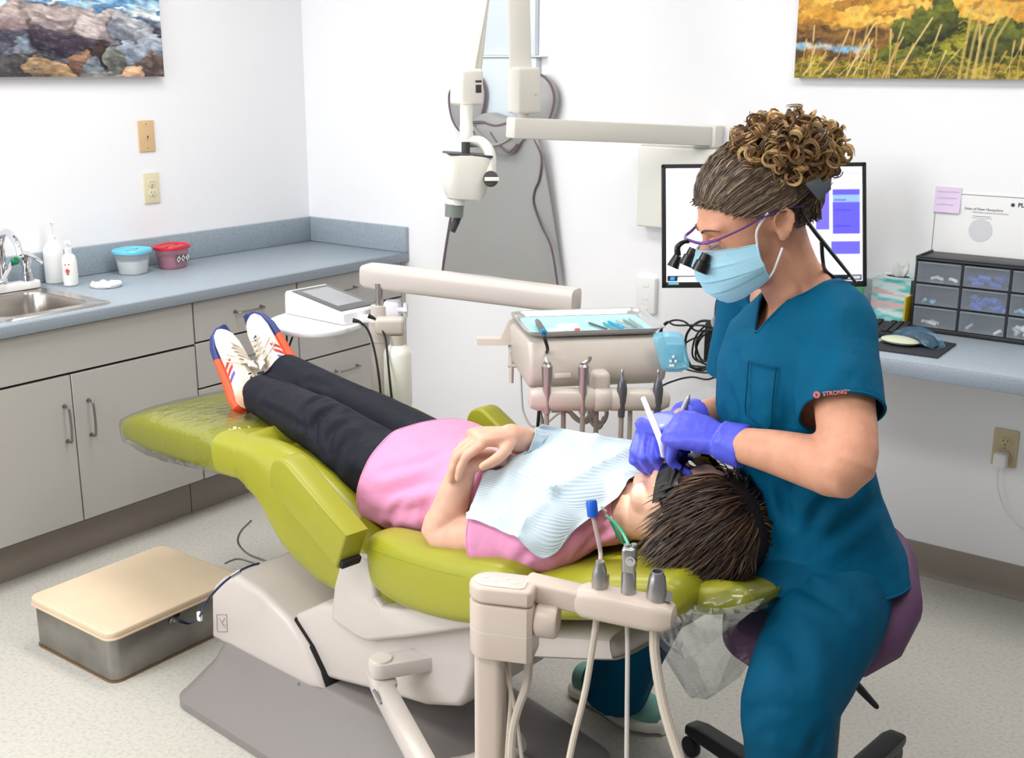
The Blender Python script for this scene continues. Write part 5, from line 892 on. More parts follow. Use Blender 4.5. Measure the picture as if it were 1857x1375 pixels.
# side shelf, clamp, touchscreen scaler unit, water bottle
zs = .85; sh = [PZ(x, y, zs) for x, y in ((488, 578), (500, 592), (532, 602), (585, 603), (640, 592), (705, 562), (640, 545), (560, 556))]; Sc = np.mean(sh, 0)
shv = spline(sh, 4, True); g = prism([(p[0], p[1]) for p in shv], .016, .004); g[0][:, 2] += zs - .016; st = thing('side_shelf', 'white shelf clamped to the delivery post carrying the scaler unit', 'shelf', (po[0], po[1], zs)); put('board', g, 'shelf_white', st)
put('clamp', join(xf(rbox(.05, .05, .05, .01, 3), UR, PD(712, 560, 3.32)), xf(rbox(.10, .04, .02, .006), UR, PD(680, 578, 3.33))), 'shelf_white', st); kn = PD(732, 562, 3.30); put('star_knob', join(lathe([(.008, 0), (.008, .02)], 12, PD(722, 562, 3.3), frame3(UR[:, 0])[:, [1, 2, 0]]), xf(prism([((.024 if k % 2 else .015) * math.cos(k * math.pi / 5), (.024 if k % 2 else .015) * math.sin(k * math.pi / 5)) for k in range(10)], .012, .003), frame3(UR[:, 0])[:, [1, 2, 0]], kn)), 'shelf_white', st)
dv = thing('scaler_unit', 'white wedge-shaped scaler unit with grey touchscreen on side shelf', 'device', Sc + A(0, 0, 0)); Aq, Bq, Cq = PZ(516, 569, zs + .001), PZ(622, 591, zs + .001), PZ(688, 562, zs + .001); d1 = Bq - Aq; d2 = Cq - Bq; L1 = np.linalg.norm(d1); L2 = np.linalg.norm(d2); u1 = d1 / L1; u2 = nrm(d2 - u1 * (d2 @ u1)); R1 = np.stack([u1, A(0, 0, 1), np.cross(u1, A(0, 0, 1))], 1)
pr = [(0, 0), (L1, 0), (L1 + .002, .008), (L1, .032), (L1 - .01, .036), (.02, .070), (.008, .070), (.002, .062)]; W2 = .165; g = prism(pr, W2, .007, 3); dvv = np.array([Aq + u1 * p[0] + A(0, 0, p[1]) + u2 * p[2] for p in g[0]]); put('housing', (dvv, [f[::-1] for f in g[1]]), 'white_plastic', dv)
sd = nrm(A(L1 - .03, -.034)); nn = A(.034, L1 - .03) / math.hypot(.034, L1 - .03); sR = np.stack([u1 * sd[0] + A(0, 0, sd[1]), u2, u1 * nn[0] + A(0, 0, nn[1])], 1); scn = Aq + u1 * (L1 * .5 + .004) + A(0, 0, .0545) + u2 * W2 / 2
s_ = put('screen_glass', xf(rbox(L1 * .84, W2 * .88, .004, .001), sR, scn), 'screen_bezel', dv); put('display', xf(rbox(L1 * .62, W2 * .62, .001, 0), sR, scn + sR[:, 2] * .0022 - sR[:, 0] * .008), 'screen_grey', s_)
for x, y, l in ((640, 581, [(640, 581), (652, 583), (668, 600), (680, 640), (688, 690), (692, 735)]), (668, 573, [(668, 573), (680, 578), (698, 610), (704, 660), (708, 700), (713, 745)])):
    P_ = [PD(a, b, 3.24) for a, b in l]; put('plug', tube([P_[0], P_[1]], [.007, .004], 8), 'black_wire', dv); put('lead', tube(P_[1:], .0034, 7, 5), 'black_wire', dv)
bc = PD(722, 690, 3.30); zb, zt_ = bc[2] - .085, bc[2] + .075; bt = thing('water_bottle', 'translucent white water bottle screwed under the delivery manifold', 'bottle', (bc[0], bc[1], zb))
put('bottle_body', lathe([(.022, zb), (.035, zb + .004), (.0405, zb + .016), (.0405, zt_ + .005), (.036, zt_ + .020), (.024, zt_ + .030), (.019, zt_ + .034)], 28, (bc[0], bc[1], 0)), 'bottle_white', bt); put('cap', lathe([(.021, zt_ + .030), (.023, zt_ + .055), (.023, zt_ + .062)], 20, (bc[0], bc[1], 0)), 'delivery_grey', bt)
put('manifold', xf(rbox(.085, .05, .05, .012, 3), UR, A(bc[0], bc[1], zt_ + .088) + UR @ A(-.02, 0, 0)), 'delivery_grey', du)
put('shelf_cord', tube([PD(520, 606, 3.35), PD(520, 645, 3.4)], .003, 6), 'black_wire', dv); put('shelf_cord', tube([PD(532, 607, 3.35), PD(524, 630, 3.38), PD(520, 650, 3.4)], .003, 6, 3), 'black_wire', dv)
# ================================================================== people: shared builders
mat('skin', (214, 158, 130), .48, spec=.35, sss=.12, var=(38, (204, 144, 118), .4, .75), bump=(260, .05, .001)); mat('skin_pale', (226, 180, 156), .48, spec=.35, sss=.12, var=(38, (216, 164, 140), .4, .75), bump=(260, .05, .001)); mat('lip', (190, 106, 100), .4, spec=.4); mat('nail', (196, 140, 124), .25, spec=.5)
mat('hair', (255, 255, 255), .42, spec=.4, attr='paint'); mat('scrub_teal', (0, 84, 118), .7, spec=.12, sheen=.0, bump=(9, .55, .03)); mat('scrub_pants', (0, 74, 105), .7, spec=.12, sheen=.0, bump=(8, .55, .03)); mat('glove_blue', (86, 92, 222), .38, spec=.45, bump=(34, .22, .004)); mat('mask_blue', (166, 214, 234), .75, spec=.2); mat('elastic_white', (240, 240, 240), .6); mat('loupe_black', (16, 16, 18), .25, spec=.6); mat('loupe_purple', (110, 70, 150), .2, metal=.6); mat('lens_clear', (230, 225, 235), .03, alpha=.16, spec=.9)
mat('brow', (92, 70, 56), .7); mat('lash', (40, 28, 24), .6)
def frame_of(f, up):
    """columns: forward, left, up"""
    f = nrm(f); l = nrm(np.cross(up, f)); return np.stack([f, l, np.cross(f, l)], 1)
def drop(g, fn):
    """delete faces whose centre passes fn"""
    c = np.array([g[0][f].mean(0) for f in g[1]]); k = fn(c); return g[0], [f for f, x in zip(g[1], k) if not x]
def rims(g):
    """open borders as ordered loops of points"""
    ed = {}
    for f in g[1]:
        for a, b in zip(f, f[1:] + f[:1]): ed[(a, b)] = ed.get((a, b), 0) + 1
    nx = {a: b for (a, b) in ed if (b, a) not in ed}; loops = []
    while nx:
        s, b = nx.popitem(); L = [s]
        while b != s and b in nx: L.append(b); b = nx.pop(b)
        if len(L) > 8: loops.append(np.array([g[0][i] for i in L]))
    return loops
def smooth_loop(P, it=12):
    P = P.copy()
    for _ in range(it): P = .5 * P + .25 * (np.roll(P, 1, 0) + np.roll(P, -1, 0))
    return P
def snap_rims(g, it=14):
    """smooth the ragged open borders of a cut garment in place"""
    ed = {}
    for f in g[1]:
        for a, b in zip(f, f[1:] + f[:1]): ed[(a, b)] = 1
    nx = {a: b for (a, b) in ed if (b, a) not in ed}; pv = {b: a for a, b in nx.items()}; idx = [i for i in nx if i in pv]; v = g[0].copy()
    if not idx: return g
    i = np.array(idx); a = np.array([nx[k] for k in idx]); b = np.array([pv[k] for k in idx])
    for _ in range(it): v[i] = .5 * v[i] + .25 * (v[a] + v[b])
    return v, g[1]
def hem(name, loop, r, m, parent, it=14):
    P = smooth_loop(loop, it); P = np.vstack([P[::3], P[:1]]); return put(name, tube(P, r, 6), m, parent)
def head_mesh(o, R, s, smile=0, jaw=0.):
    """one continuous head and ears; x forward, y left, z up in the local frame"""
    E = lambda c, r: sph(c, r, 20)
    gs = [E((-.012, 0, .045), (.100, .077, .088)), E((.030, 0, .030), (.068, .066, .070)), E((.035, 0, -.020), (.058, .060, .060)), E((.030, 0, -.060 - jaw), (.052, .052, .050)), E((.066, 0, -.098 - jaw), (.024, .026, .022)), E((.045, .030, -.080 - jaw), (.034, .026, .024)), E((.045, -.030, -.080 - jaw), (.034, .026, .024)),
          E((.058, .034, -.022), (.030, .026, .024)), E((.058, -.034, -.022), (.030, .026, .024)), E((.084, 0, .022), (.020, .050, .014)), E((.086, 0, -.062), (.018, .026, .018)), tube([(.090, 0, .014), (.103, 0, -.012), (.116, 0, -.034)], [.009, .0115, .013], 12, 4, round_end=True), E((.104, .012, -.040), (.012, .010, .009)), E((.104, -.012, -.040), (.012, .010, .009)), E((.099, 0, -.062), (.009, .020, .006)), E((.097, 0, -.073 - jaw * .8), (.009, .018, .006))]
    for sy in (1, -1):
        gs.append(E((.082, sy * .031, .000), (.013, .015, .013)))
        h_ = [(-.004, .066, -.028), (.000, .076, -.010), (.006, .082, .008), (.002, .086, .026), (-.012, .089, .034), (-.026, .089, .026), (-.028, .087, .006), (-.020, .082, -.014), (-.008, .075, -.030), (-.002, .070, -.034)]
        h_ = [(-.010 + (x + .010) * .86, y, z * .80) for x, y, z in h_]; gs += [tube([(x, sy * y, z) for x, y, z in h_], .0060, 8, 3, round_end=True), sph((-.012, sy * .075, .002), (.016, .008, .021), 14), sph((-.008, sy * .076, -.014), (.010, .007, .011), 12)]
    g = remesh(join(*gs), .0042, 5); v = g[0]; n = normals(g)
    for sy in (1, -1):                                                     # eye sockets, lid line, ear bowl
        d = np.linalg.norm((v - A(.092, sy * .024, .006)) / A(.03, .016, .010), axis=1); v = v - n * (.0045 * np.exp(-d ** 2))[:, None]; d = np.linalg.norm((v - A(-.010, sy * .088, .006)) / A(.010, .02, .014), axis=1); v = v - n * (.009 * np.exp(-d ** 2))[:, None]
    d = np.abs(v[:, 2] + .0675 + jaw * .4); v = v - n * (.004 * np.exp(-(d / .003) ** 2) * (np.abs(v[:, 1]) < .022) * (v[:, 0] > .07))[:, None]
    return xf((v * s, g[1]), R, o)
def hand_geo(W, d, n, s, curls, thumb, sc_=1., spread=(.06, .02, -.03, -.09), fr=1.):
    """palm and five separate fingers: W wrist, d to the knuckles, n back of hand, s towards the thumb; curls per finger (3 joint angles)"""
    d, n = nrm(d), nrm(n); n = nrm(n - d * (n @ d)); s0 = np.cross(d, n); s = s0 if s0 @ np.asarray(s) > 0 else -s0; k = sc_
    P = lambda a, b, c: W + (d * a + s * b + n * c) * k
    rg = [ring(P(a, b, c), s, n, w_ * k, t * k, 20, 2.8) for a, b, c, w_, t in ((-.012, 0, 0, .026, .019), (.008, 0, 0, .029, .019), (.03, .002, .001, .036, .018), (.06, .001, .002, .040, .016), (.082, 0, .001, .040, .0135), (.092, 0, 0, .034, .010))]
    gs = [loft(rg)]; tips = []
    for (b, a0), L, c, sp in zip(((.030, .084), (.010, .089), (-.011, .086), (-.030, .078)), ((.043, .026, .021), (.047, .030, .022), (.043, .028, .021), (.034, .021, .019)), curls, spread):
        p = P(a0 - .012, b, .001); dir_ = nrm(d + s * sp); pts = [p]; ang = 0
        for l, ca in zip(L, c): ang += math.radians(ca); dv = nrm(dir_ * math.cos(ang) - n * math.sin(ang)); p = p + dv * (l * k + (.012 * k if len(pts) == 1 else 0)); pts.append(p)
        r0 = (.0098 if b > -.02 else .0085) * k * fr; gs.append(tube([pts[0], (pts[0] + pts[1]) / 2, pts[1], (pts[1] + pts[2]) / 2, pts[2], pts[3]], [r0, r0, r0 * 1.02, r0 * .9, r0 * .93, r0 * .78], 12, 2, round_end=True)); tips.append((pts[-1], nrm(pts[-1] - pts[-2]), n, s))
    t0 = P(.018, .024, -.004); td = [nrm(d * a + s * b + n * c) for a, b, c in thumb]; pts = [t0]
    for l, v in zip((.045, .034, .026), td): pts.append(pts[-1] + v * l * k)
    gs.append(tube(pts, [.014 * k, .0125 * k, .0112 * k * fr, .0088 * k * fr], 12, 3, round_end=True)); tips.append((pts[-1], td[-1], n, s)); return join(*gs), tips
def strands(roots, paths, r, cols, sides=4):
    """thin hair tubes merged in one mesh, a colour each"""
    gs, cc = [], []
    for P, c in zip(paths, cols):
        m = len(P); g = tube(P, r * np.interp(np.linspace(0, 1, m), [0, .15, .8, 1], [.6, 1, .9, .15]), sides, 0, False); gs.append(g); cc.append(np.tile(c, (len(g[0]), 1)))
    return join_fast(gs), np.concatenate(cc)
def join_fast(gs):
    v = np.concatenate([g[0] for g in gs]); f = []; k = 0
    for g in gs: f += (np.array(g[1]) + k).tolist(); k += len(g[0])
    return v, f
def lc(*rgb): return np.array(lin(rgb))
def shoe_geo(heel, toe, up, L, wid=.045, h=.07):
    """upper and sole rings in a frame: x heel to toe, y left, z up out of the ankle"""
    f = nrm(toe - heel); R = frame_of(f, up); return R
def nearest(g, p): i = np.argmin(np.linalg.norm(g[0] - p, axis=1)); return g[0][i]
def onmesh(g, px, py, off=.0015):
    """first point of the mesh on a sight line"""
    r = ray(px, py); r = r / np.linalg.norm(r); w = g[0] - CAM; t = w @ r; d = np.linalg.norm(w - t[:, None] * r, axis=1); k = d < .008
    if not k.any(): k = d < .02
    if not k.any(): return CAM + r * t[np.argmin(d)]
    return CAM + r * (t[k].min() - off)
# ================================================================== dentist
mat('stool_purple', (92, 62, 92), .5, spec=.35); mat('stool_black', (24, 24, 27), .45)
sg_ = A(3.02, -1.49, 0); stl = thing('saddle_stool', 'purple vinyl saddle stool on a black five-leg base', 'stool', sg_)
hubp = A(3.02, -1.50, 0)
for k in range(5):
    a = math.radians(86 + 72 * k + 0); e = hubp + A(math.cos(a), math.sin(a), 0) * .40; l = put('base_leg', loft([hubp + (e - hubp) * t + ring((0, 0, z), A(-math.sin(a), math.cos(a), 0), A(0, 0, 1), w_, h_, 14, 4) for t, w_, h_, z in ((.05, .03, .022, .10), (.5, .028, .02, .092), (.92, .026, .018, .082), (1.0, .022, .014, .078), (1.02, .01, .006, .078))]), 'stool_black', stl)
    put('caster', join(lathe([(.024, -.009), (.026, -.006), (.026, .006), (.024, .009)], 18, e * A(1, 1, 0) + A(0, 0, .027), frame3(A(-math.sin(a), math.cos(a), 0))[:, [1, 2, 0]]), tube([e * A(1, 1, 0) + A(0, 0, .04), e * A(1, 1, 0) + A(0, 0, .08)], .009, 8)), 'stool_black', l)
sT = A(3.005, -1.60, 0)
put('gas_column', join(lathe([(.034, .06), (.034, .11), (.026, .12), (.026, .34)], 18, hubp), tube([hubp + A(0, 0, .34), sT + A(0, 0, .52)], .018, 14)), 'stool_black', stl); put('seat_plate', xf(rbox(.18, .2, .03, .01), None, sT + A(0, 0, .52)), 'stool_black', stl)
tf = nrm(A(-.60, -.80, 0)); tl_ = A(-tf[1] * -1, 0, 0); TF = frame_of(tf, A(0, 0, 1))       # torso bearing: forward, left, up
def sp(a, b, c): return sT + TF @ A(a, b, c)
sr = []
for a, w_, z, h_ in ((-.185, .03, .70, .03), (-.18, .10, .695, .05), (-.15, .155, .675, .062), (-.09, .18, .635, .066), (-.02, .175, .602, .062), (.06, .145, .575, .056), (.12, .105, .558, .05), (.165, .075, .552, .042), (.185, .04, .55, .03)):
    rr = ring((0, 0, 0), TF[:, 1], A(0, 0, 1), w_, h_, 32, 2.6); b = rr @ TF[:, 1]; rr[:, 2] += -.045 * (np.abs(b) / .18) ** 2 ; sr.append(sp(a * .86, 0, z) + rr)
put('saddle_seat', loft(sr), 'stool_purple', stl, label='purple vinyl saddle seat')
put('tilt_lever', tube([PD(1520, 1195, 2.1), PD(1540, 1225, 2.09), PD(1562, 1252, 2.08), PD(1588, 1280, 2.07)], [.006, .009, .010, .007], 10, 3, flat=.6, round_end=True), 'stool_black', stl); put('tension_knob', lathe([(.02, -.012), (.022, 0), (.02, .012)], 18, PD(1512, 1262, 2.12), UR @ roty(70)), 'stool_black', stl)
dn = thing('person', 'person in teal scrubs and blue mask bending over the reclined patient', 'person', (3.03, -1.55, 0))
# ---- joints
SL = PD(1514, 582, 1.97); hipc = A(2.992, -1.578, .715); chest = A(2.93, -1.585, 1.05); HC_ear = PD(1413, 412, 1.895)
hf = nrm(math.cos(math.radians(12)) * A(-.803, -.596, 0) + math.sin(math.radians(12)) * A(.596, -.803, 0)); HF = frame_of(hf, A(0, 0, 1)); HR_ = HF @ roty(20)
HS = 1.02; HO = HC_ear - HR_[:, 1] * .084 * HS
def hl(x, y, z): return HO + HR_ @ (A(x, y, z) * HS)
neck0 = A(2.945, -1.60, 1.185); SR = SL - TF[:, 1] * .30 + A(.0, 0, .0)
EL = PD(1536, 846, 1.83); WL = PD(1318, 802, 2.00); ER = SR + A(-.03, .02, -.27); WR = PD(1243, 762, 2.17)
# ---- skin: head, neck, chest and both arms are one surface
hg = head_mesh(HO, HR_, HS)
bodyg = join(hg, tube([hl(-.02, 0, -.02), hl(-.022, 0, -.07), (hl(-.02, 0, -.10) + neck0) / 2, neck0, neck0 + A(.02, .01, -.06)], [.056, .055, .056, .062, .075], 24, 4), 
    loft([ring(c, TF[:, 1], nrm(tv), w_, t_, 28, 2.3) for c, tv, w_, t_ in ((hipc, TF[:, 0], .14, .09), (hipc + .35 * (chest - hipc), TF[:, 0], .125, .085), (chest - A(0, 0, .08), TF[:, 0], .14, .092), (chest + A(-.0, 0, .03), TF[:, 0], .15, .09), (neck0 - A(-.015, 0, .045), TF[:, 0], .12, .065), (neck0 - A(-.005, 0, .005), TF[:, 0], .06, .05))]),
    tube([SL + TF[:, 1] * -.08, SL + A(0, 0, -.005), (SL + EL) / 2 + A(.004, 0, 0), EL, EL + (WL - EL) * .25 + A(0, 0, -.004), EL + (WL - EL) * .6, WL, WL + (WL - EL) * .08], [.055, .056, .051, .046, .046, .038, .027, .022], 20, 4, round_end=True),
    tube([SR + TF[:, 1] * .08, SR, (SR + ER) / 2, ER, ER + (WR - ER) * .3, ER + (WR - ER) * .65, WR, WR + (WR - ER) * .1], [.055, .056, .048, .043, .042, .036, .027, .022], 20, 4, round_end=True))
bodyg = remesh(bodyg, .0052, 5)
bodyg = crease(bodyg, [hl(-.004, .055, -.06), (hl(-.0, .055, -.10) + neck0) / 2 + TF[:, 1] * .03, neck0 + TF[:, 1] * .03 + TF[:, 0] * .045], .0025, .006)
put('body', bodyg, 'skin', dn)
# eye, brow, lashes on the near side and far side
for sy in (1, -1):
    put('eyelid', sph(hl(.092 if sy > 0 else .080, sy * .029, .002), (.012 * HS, .014 * HS, .008 * HS), 14, HR_), 'skin', dn); xo = 0 if sy > 0 else -.008; put('eyelash', tube([hl(.098 + xo, sy * .017, -.003), hl(.1035 + xo * 1.6, sy * .028, -.006), hl(.094 + xo, sy * .043, -.003)], .0016, 5, 4), 'lash', dn); put('eyebrow', tube([hl(.104 + xo * .4, sy * .012, .020), hl(.103 + xo * .8, sy * .028, .026), hl(.086 + xo, sy * .050, .021)], [.0025, .003, .0012], 6, 4, flat=.6), 'brow', dn)
# ---- scrub top
upl = nrm(neck0 - hipc)
Wq = []
for c, w_, t_, e_ in ((hipc + A(.012, .01, -.095) + TF[:, 0] * .022, .205, .190, 2.5), (hipc + A(.008, .01, -.04) + TF[:, 0] * .015, .190, .170, 2.4), (hipc + A(0, 0, .03), .160, .132, 2.4), (hipc + .32 * (chest - hipc), .148, .118, 2.4), (chest + A(0, 0, -.10), .155, .120, 2.4), (chest + A(0, 0, -.01), .165, .116, 2.5), (chest + A(.005, 0, .06), .158, .098, 2.5), (neck0 + A(.005, 0, -.035), .125, .074, 2.4), (neck0 + A(-.0, 0, .002), .072, .064, 2.2)): Wq.append(ring(c, TF[:, 1], TF[:, 0], w_, t_, 40, e_))
def sleeve(S, E, e0, sg):
    d = nrm(E - S); m = S + d * .185; return tube([S - TF[:, 1] * sg * .09 + A(0, 0, .005), S + A(0, 0, .002), S + d * .07, m - d * .01, m], [.060, .063, .065, .070, .0715], 24, 4, False)
slv = sleeve(SL, EL, 0, 1); srv = sleeve(SR, ER, 0, -1); slv = loft([slv[0][i * 24:(i + 1) * 24] for i in range(len(slv[0]) // 24)]); srv = loft([srv[0][i * 24:(i + 1) * 24] for i in range(len(srv[0]) // 24)])
tg = remesh(join(loft(Wq), slv, srv), .0062, 7)
dL, dR = nrm(EL - SL), nrm(ER - SR)
ft_ = TF[:, 0]
def collar_cut(c):
    r = c - neck0; lat = r @ TF[:, 1]; fw = r @ ft_; up_ = r[:, 2]; rad = np.hypot(lat / .062, (fw + .0) / .066)
    vee = (fw > 0) & (np.abs(lat) < .046 * np.clip((up_ + .078) / .075, 0, 1.2)) & (up_ > -.078); return ((rad < 1.0) & (up_ > -.045)) | vee
tg = drop(tg, lambda c: collar_cut(c) | (((c - SL) @ dL > .178) & (np.linalg.norm(c - SL - dL * .185, axis=1) < .080)) | (((c - SR) @ dR > .178) & (np.linalg.norm(c - SR - dR * .185, axis=1) < .080)) | (c[:, 2] < hipc[2] - .035))
tg = snap_rims(tg)
for pts, dp, wd in (([(1330, 640), (1345, 700), (1360, 770)], .006, .012), ([(1420, 690), (1430, 760), (1390, 830)], .006, .014), ([(1480, 840), (1440, 880), (1420, 940)], .006, .012), ([(1560, 880), (1500, 910), (1470, 960)], .006, .010), ([(1405, 880), (1420, 920), (1430, 950)], .005, .008), ([(1500, 640), (1470, 690), (1440, 740)], .005, .014), ([(1310, 700), (1330, 760), (1330, 820)], .005, .012), ([(1590, 905), (1540, 950), (1480, 985)], .005, .012), ([(1400, 560), (1450, 600), (1490, 640)], .004, .014)):
    tg = crease(tg, [onmesh(tg, x, y, 0) for x, y in pts], dp * 1.25, wd * 1.2)
tg = (tg[0] + normals(tg) * (.013 * (fbm(tg[0], 7, 2, 4) - .5) + .006 * (fbm(tg[0] * A(1, 1, .6), 19, 2, 8) - .5))[:, None], tg[1])
tp_ = put('scrub_top', tg, 'scrub_teal', dn, label='teal short-sleeved scrub top')
for L_ in rims(tg):
    if len(L_) > 30: hem('hem', L_, .0028, 'scrub_teal', tp_)
pk_ = [onmesh(tg, x, y, .003) for x, y in ((1357, 655), (1354, 700), (1352, 748), (1368, 768), (1395, 775), (1400, 730), (1407, 668))]; put('pocket_seam', tube(pk_, .0014, 5, 4), 'scrub_pants', tp_, label='chest pocket stitching'); put('pocket_seam', tube([onmesh(tg, x, y, .003) for x, y in ((1357, 655), (1380, 662), (1407, 668))], .0018, 5, 4), 'scrub_pants', tp_)
mat('print_coral', (226, 110, 92), .6)
lgp = onmesh(tg, 1481, 716, .004); lgq = onmesh(tg, 1512, 713, .004); rt = nrm(lgq - lgp); upv = nrm(CM[:, 1] - rt * (CM[:, 1] @ rt)); lgd = put('logo_disc', (np.array([lgp + rt * .0055 * math.cos(a) + upv * .0055 * math.sin(a) for a in np.linspace(0, 6.283, 20, endpoint=False)] + [lgp]), [[i, (i + 1) % 20, 20] for i in range(20)]), 'print_coral', tp_, flat=True)
text('b', .008, lgp + np.cross(rt, upv) * .0006, rt, upv, 'scrub_teal', tp_, bold=True); text('STRONG', .0095, lgp + rt * .010 + np.cross(rt, upv) * .001, rt, upv, 'print_coral', tp_, align='LEFT', bold=True); text('TM', .004, lgp + rt * .047 + upv * .002 + np.cross(rt, upv) * .001, rt, upv, 'print_coral', tp_, align='LEFT')
# ---- scrub trousers
KL = PD(1432, 1285, 1.88); AL_ = A(KL[0] + .01, KL[1] + .02, .085); HLp = hipc + TF[:, 1] * .085 + A(0, 0, -.055); HRp = hipc - TF[:, 1] * .09 + A(0, 0, -.04)
FRh = PZ(1150, 1300, .03); AR2 = PZ(1112, 1240, .115); KR_ = (HRp + AR2) / 2 + A(-.10, -.05, .13); KR_ = A(2.62, -1.41, .47)
pg = join(loft([ring(hipc + A(.008, .01, z), TF[:, 1], TF[:, 0], w_, t_, 36, 2.4) for z, w_, t_ in ((.04, .145, .118), (-.02, .162, .14), (-.07, .168, .145), (-.12, .15, .125), (-.15, .10, .09))]),
    tube([HLp + A(.01, .01, 0), HLp + .3 * (KL - HLp) + A(.012, .0, .005), HLp + .7 * (KL - HLp), KL, KL + (AL_ - KL) * .25, KL + (AL_ - KL) * .6, AL_], [.090, .097, .090, .080, .074, .080, .092], 28, 4),
    tube([HRp + A(0, .01, -.02), HRp + .35 * (KR_ - HRp) + A(.0, .05, -.04), HRp + .75 * (KR_ - HRp) + A(0, .03, -.03), KR_, KR_ + (AR2 - KR_) * .35, KR_ + (AR2 - KR_) * .7, AR2 + A(0, 0, -.02)], [.098, .090, .080, .076, .070, .076, .084], 28, 4))
pg = remesh(pg, .0075, 7)
for pts, dp, wd, dd in (([(1345, 1300), (1385, 1285), (1430, 1290), (1470, 1310)], .006, .016, 1.82), ([(1440, 1050), (1480, 1075), (1540, 1110)], .007, .012, 1.85), ([(1540, 1010), (1580, 1025), (1620, 1030)], .006, .010, 1.9), ([(1400, 1120), (1440, 1180), (1450, 1240)], .007, .02, 1.8), ([(1370, 1345), (1400, 1325), (1440, 1345)], .004, .012, 1.78), ([(1490, 1330), (1478, 1355), (1470, 1375)], .006, .010, 1.8)): pg = crease(pg, [onmesh(pg, x, y, 0) for x, y in pts], dp * 1.2, wd * 1.1)
for k in range(4): b0_ = AR2 + (KR_ - AR2) * .85 + rotz(80 * k) @ A(.07, 0, 0); pg = crease(pg, [b0_, b0_ + (AR2 - KR_) * .45 + A(.01, 0, 0), b0_ + (AR2 - KR_) * .85 + rotz(80 * k) @ A(.02, 0, 0)], .006, .014)
pg = (pg[0] + normals(pg) * (.014 * (fbm(pg[0] * A(1, 1, .6), 7, 2, 9) - .5) + .006 * (fbm(pg[0] * A(1, 1, .5), 17, 2, 19) - .5))[:, None], pg[1]); put('scrub_trousers', pg, 'scrub_pants', dn, label='teal scrub trousers')
# ---- shoes
mat('shoe_green', (110, 160, 146), .7, bump=(200, .2, .002)); mat('shoe_sole', (226, 222, 208), .6)
def clog(name, heel, toe, L=.27):
    f = nrm((toe - heel) * A(1, 1, 0)); R = np.stack([f, A(-f[1], f[0], 0), A(0, 0, 1)], 1); o = A(heel[0], heel[1], heel[2])
    st = ((0, .022, .05), (.01, .033, .066), (.05, .036, .075), (.11, .037, .078), (.17, .046, .062), (.22, .047, .05), (.255, .036, .043), (.27, .018, .036))
    up_ = put(name, loft([o + R @ A(x, 0, .026) + ring((0, 0, h * .5), R[:, 1], A(0, 0, 1), w_, h * .5, 24, 2.6) for x, w_, h in st]), 'shoe_green', dn, label='pale green knit shoe')
    put('sole', loft([o + R @ A(x, 0, 0) + ring((0, 0, .018 + .006 * math.sin(x * 30)), R[:, 1], A(0, 0, 1), w_ * 1.14, .018, 24, 3.2) for x, w_, h in [(-.012, .02, 0)] + list(st)[1:] + [(.282, .014, 0)]]), 'shoe_sole', up_, label='thick cream rubber sole')
clog('shoe', PZ(1050, 1268, .0) + A(-.02, .02, 0), PZ(1172, 1318, 0)); clog('shoe', AL_ * A(1, 1, 0) + A(.05, .07, 0), AL_ * A(1, 1, 0) + A(-.08, -.12, 0))
# ---- gloves: left hand over the mouth, right hand beyond it holding the scaler
dl = nrm(PD(1228, 778, 2.05) - WL); nl = nrm(A(*CM[:, 2]) * .55 + A(0, 0, 1) * .8 - CM[:, 0] * .1)
gl, tipsL = hand_geo(WL + dl * .012, dl, nl, A(0, .3, .2) + CM[:, 1] * .3, ((58, 42, 26), (64, 44, 28), (70, 48, 30), (74, 50, 30)), ((.75, .45, -.5), (.6, .1, -.75), (.5, -.2, -.8)), 1.10, fr=1.08)
cuffL = tube([WL - dl * .035, WL - dl * .015, WL + dl * .012], [.0405, .0385, .036], 24, 2); gl = remesh(join(gl, cuffL), .0036, 4)
gl = (gl[0] + normals(gl) * (.0016 * (fbm(gl[0] * A(1, 1, 1), 90, 2, 3) - .5))[:, None], gl[1])
for k in range(5): a_ = WL + dl * (.01 + .014 * k) + nl * .03; gl = crease(gl, [a_ - np.cross(dl, nl) * .03, a_ + dl * .006, a_ + np.cross(dl, nl) * .03 + dl * .01], .0022, .003)
put('glove', gl, 'glove_blue', dn, label='blue nitrile glove on the near hand')
dr = nrm(PD(1188, 772, 2.13) - WR); nr = nrm(A(0, 0, 1) + A(*CM[:, 2]) * .1 - CM[:, 0] * .35)
gr, tipsR = hand_geo(WR + dr * .0, dr, nr, A(-.3, -.6, .1), ((66, 44, 24), (74, 48, 26), (78, 50, 28), (80, 50, 30)), ((.8, .35, -.45), (.75, .0, -.65), (.6, -.25, -.75)), 1.05, fr=1.08)
gr = remesh(join(gr, tube([WR - dr * .03, WR - dr * .012, WR + dr * .01], [.0395, .038, .036], 24, 2)), .0038, 4); put('glove', gr, 'glove_blue', dn, label='blue nitrile glove on the far hand')
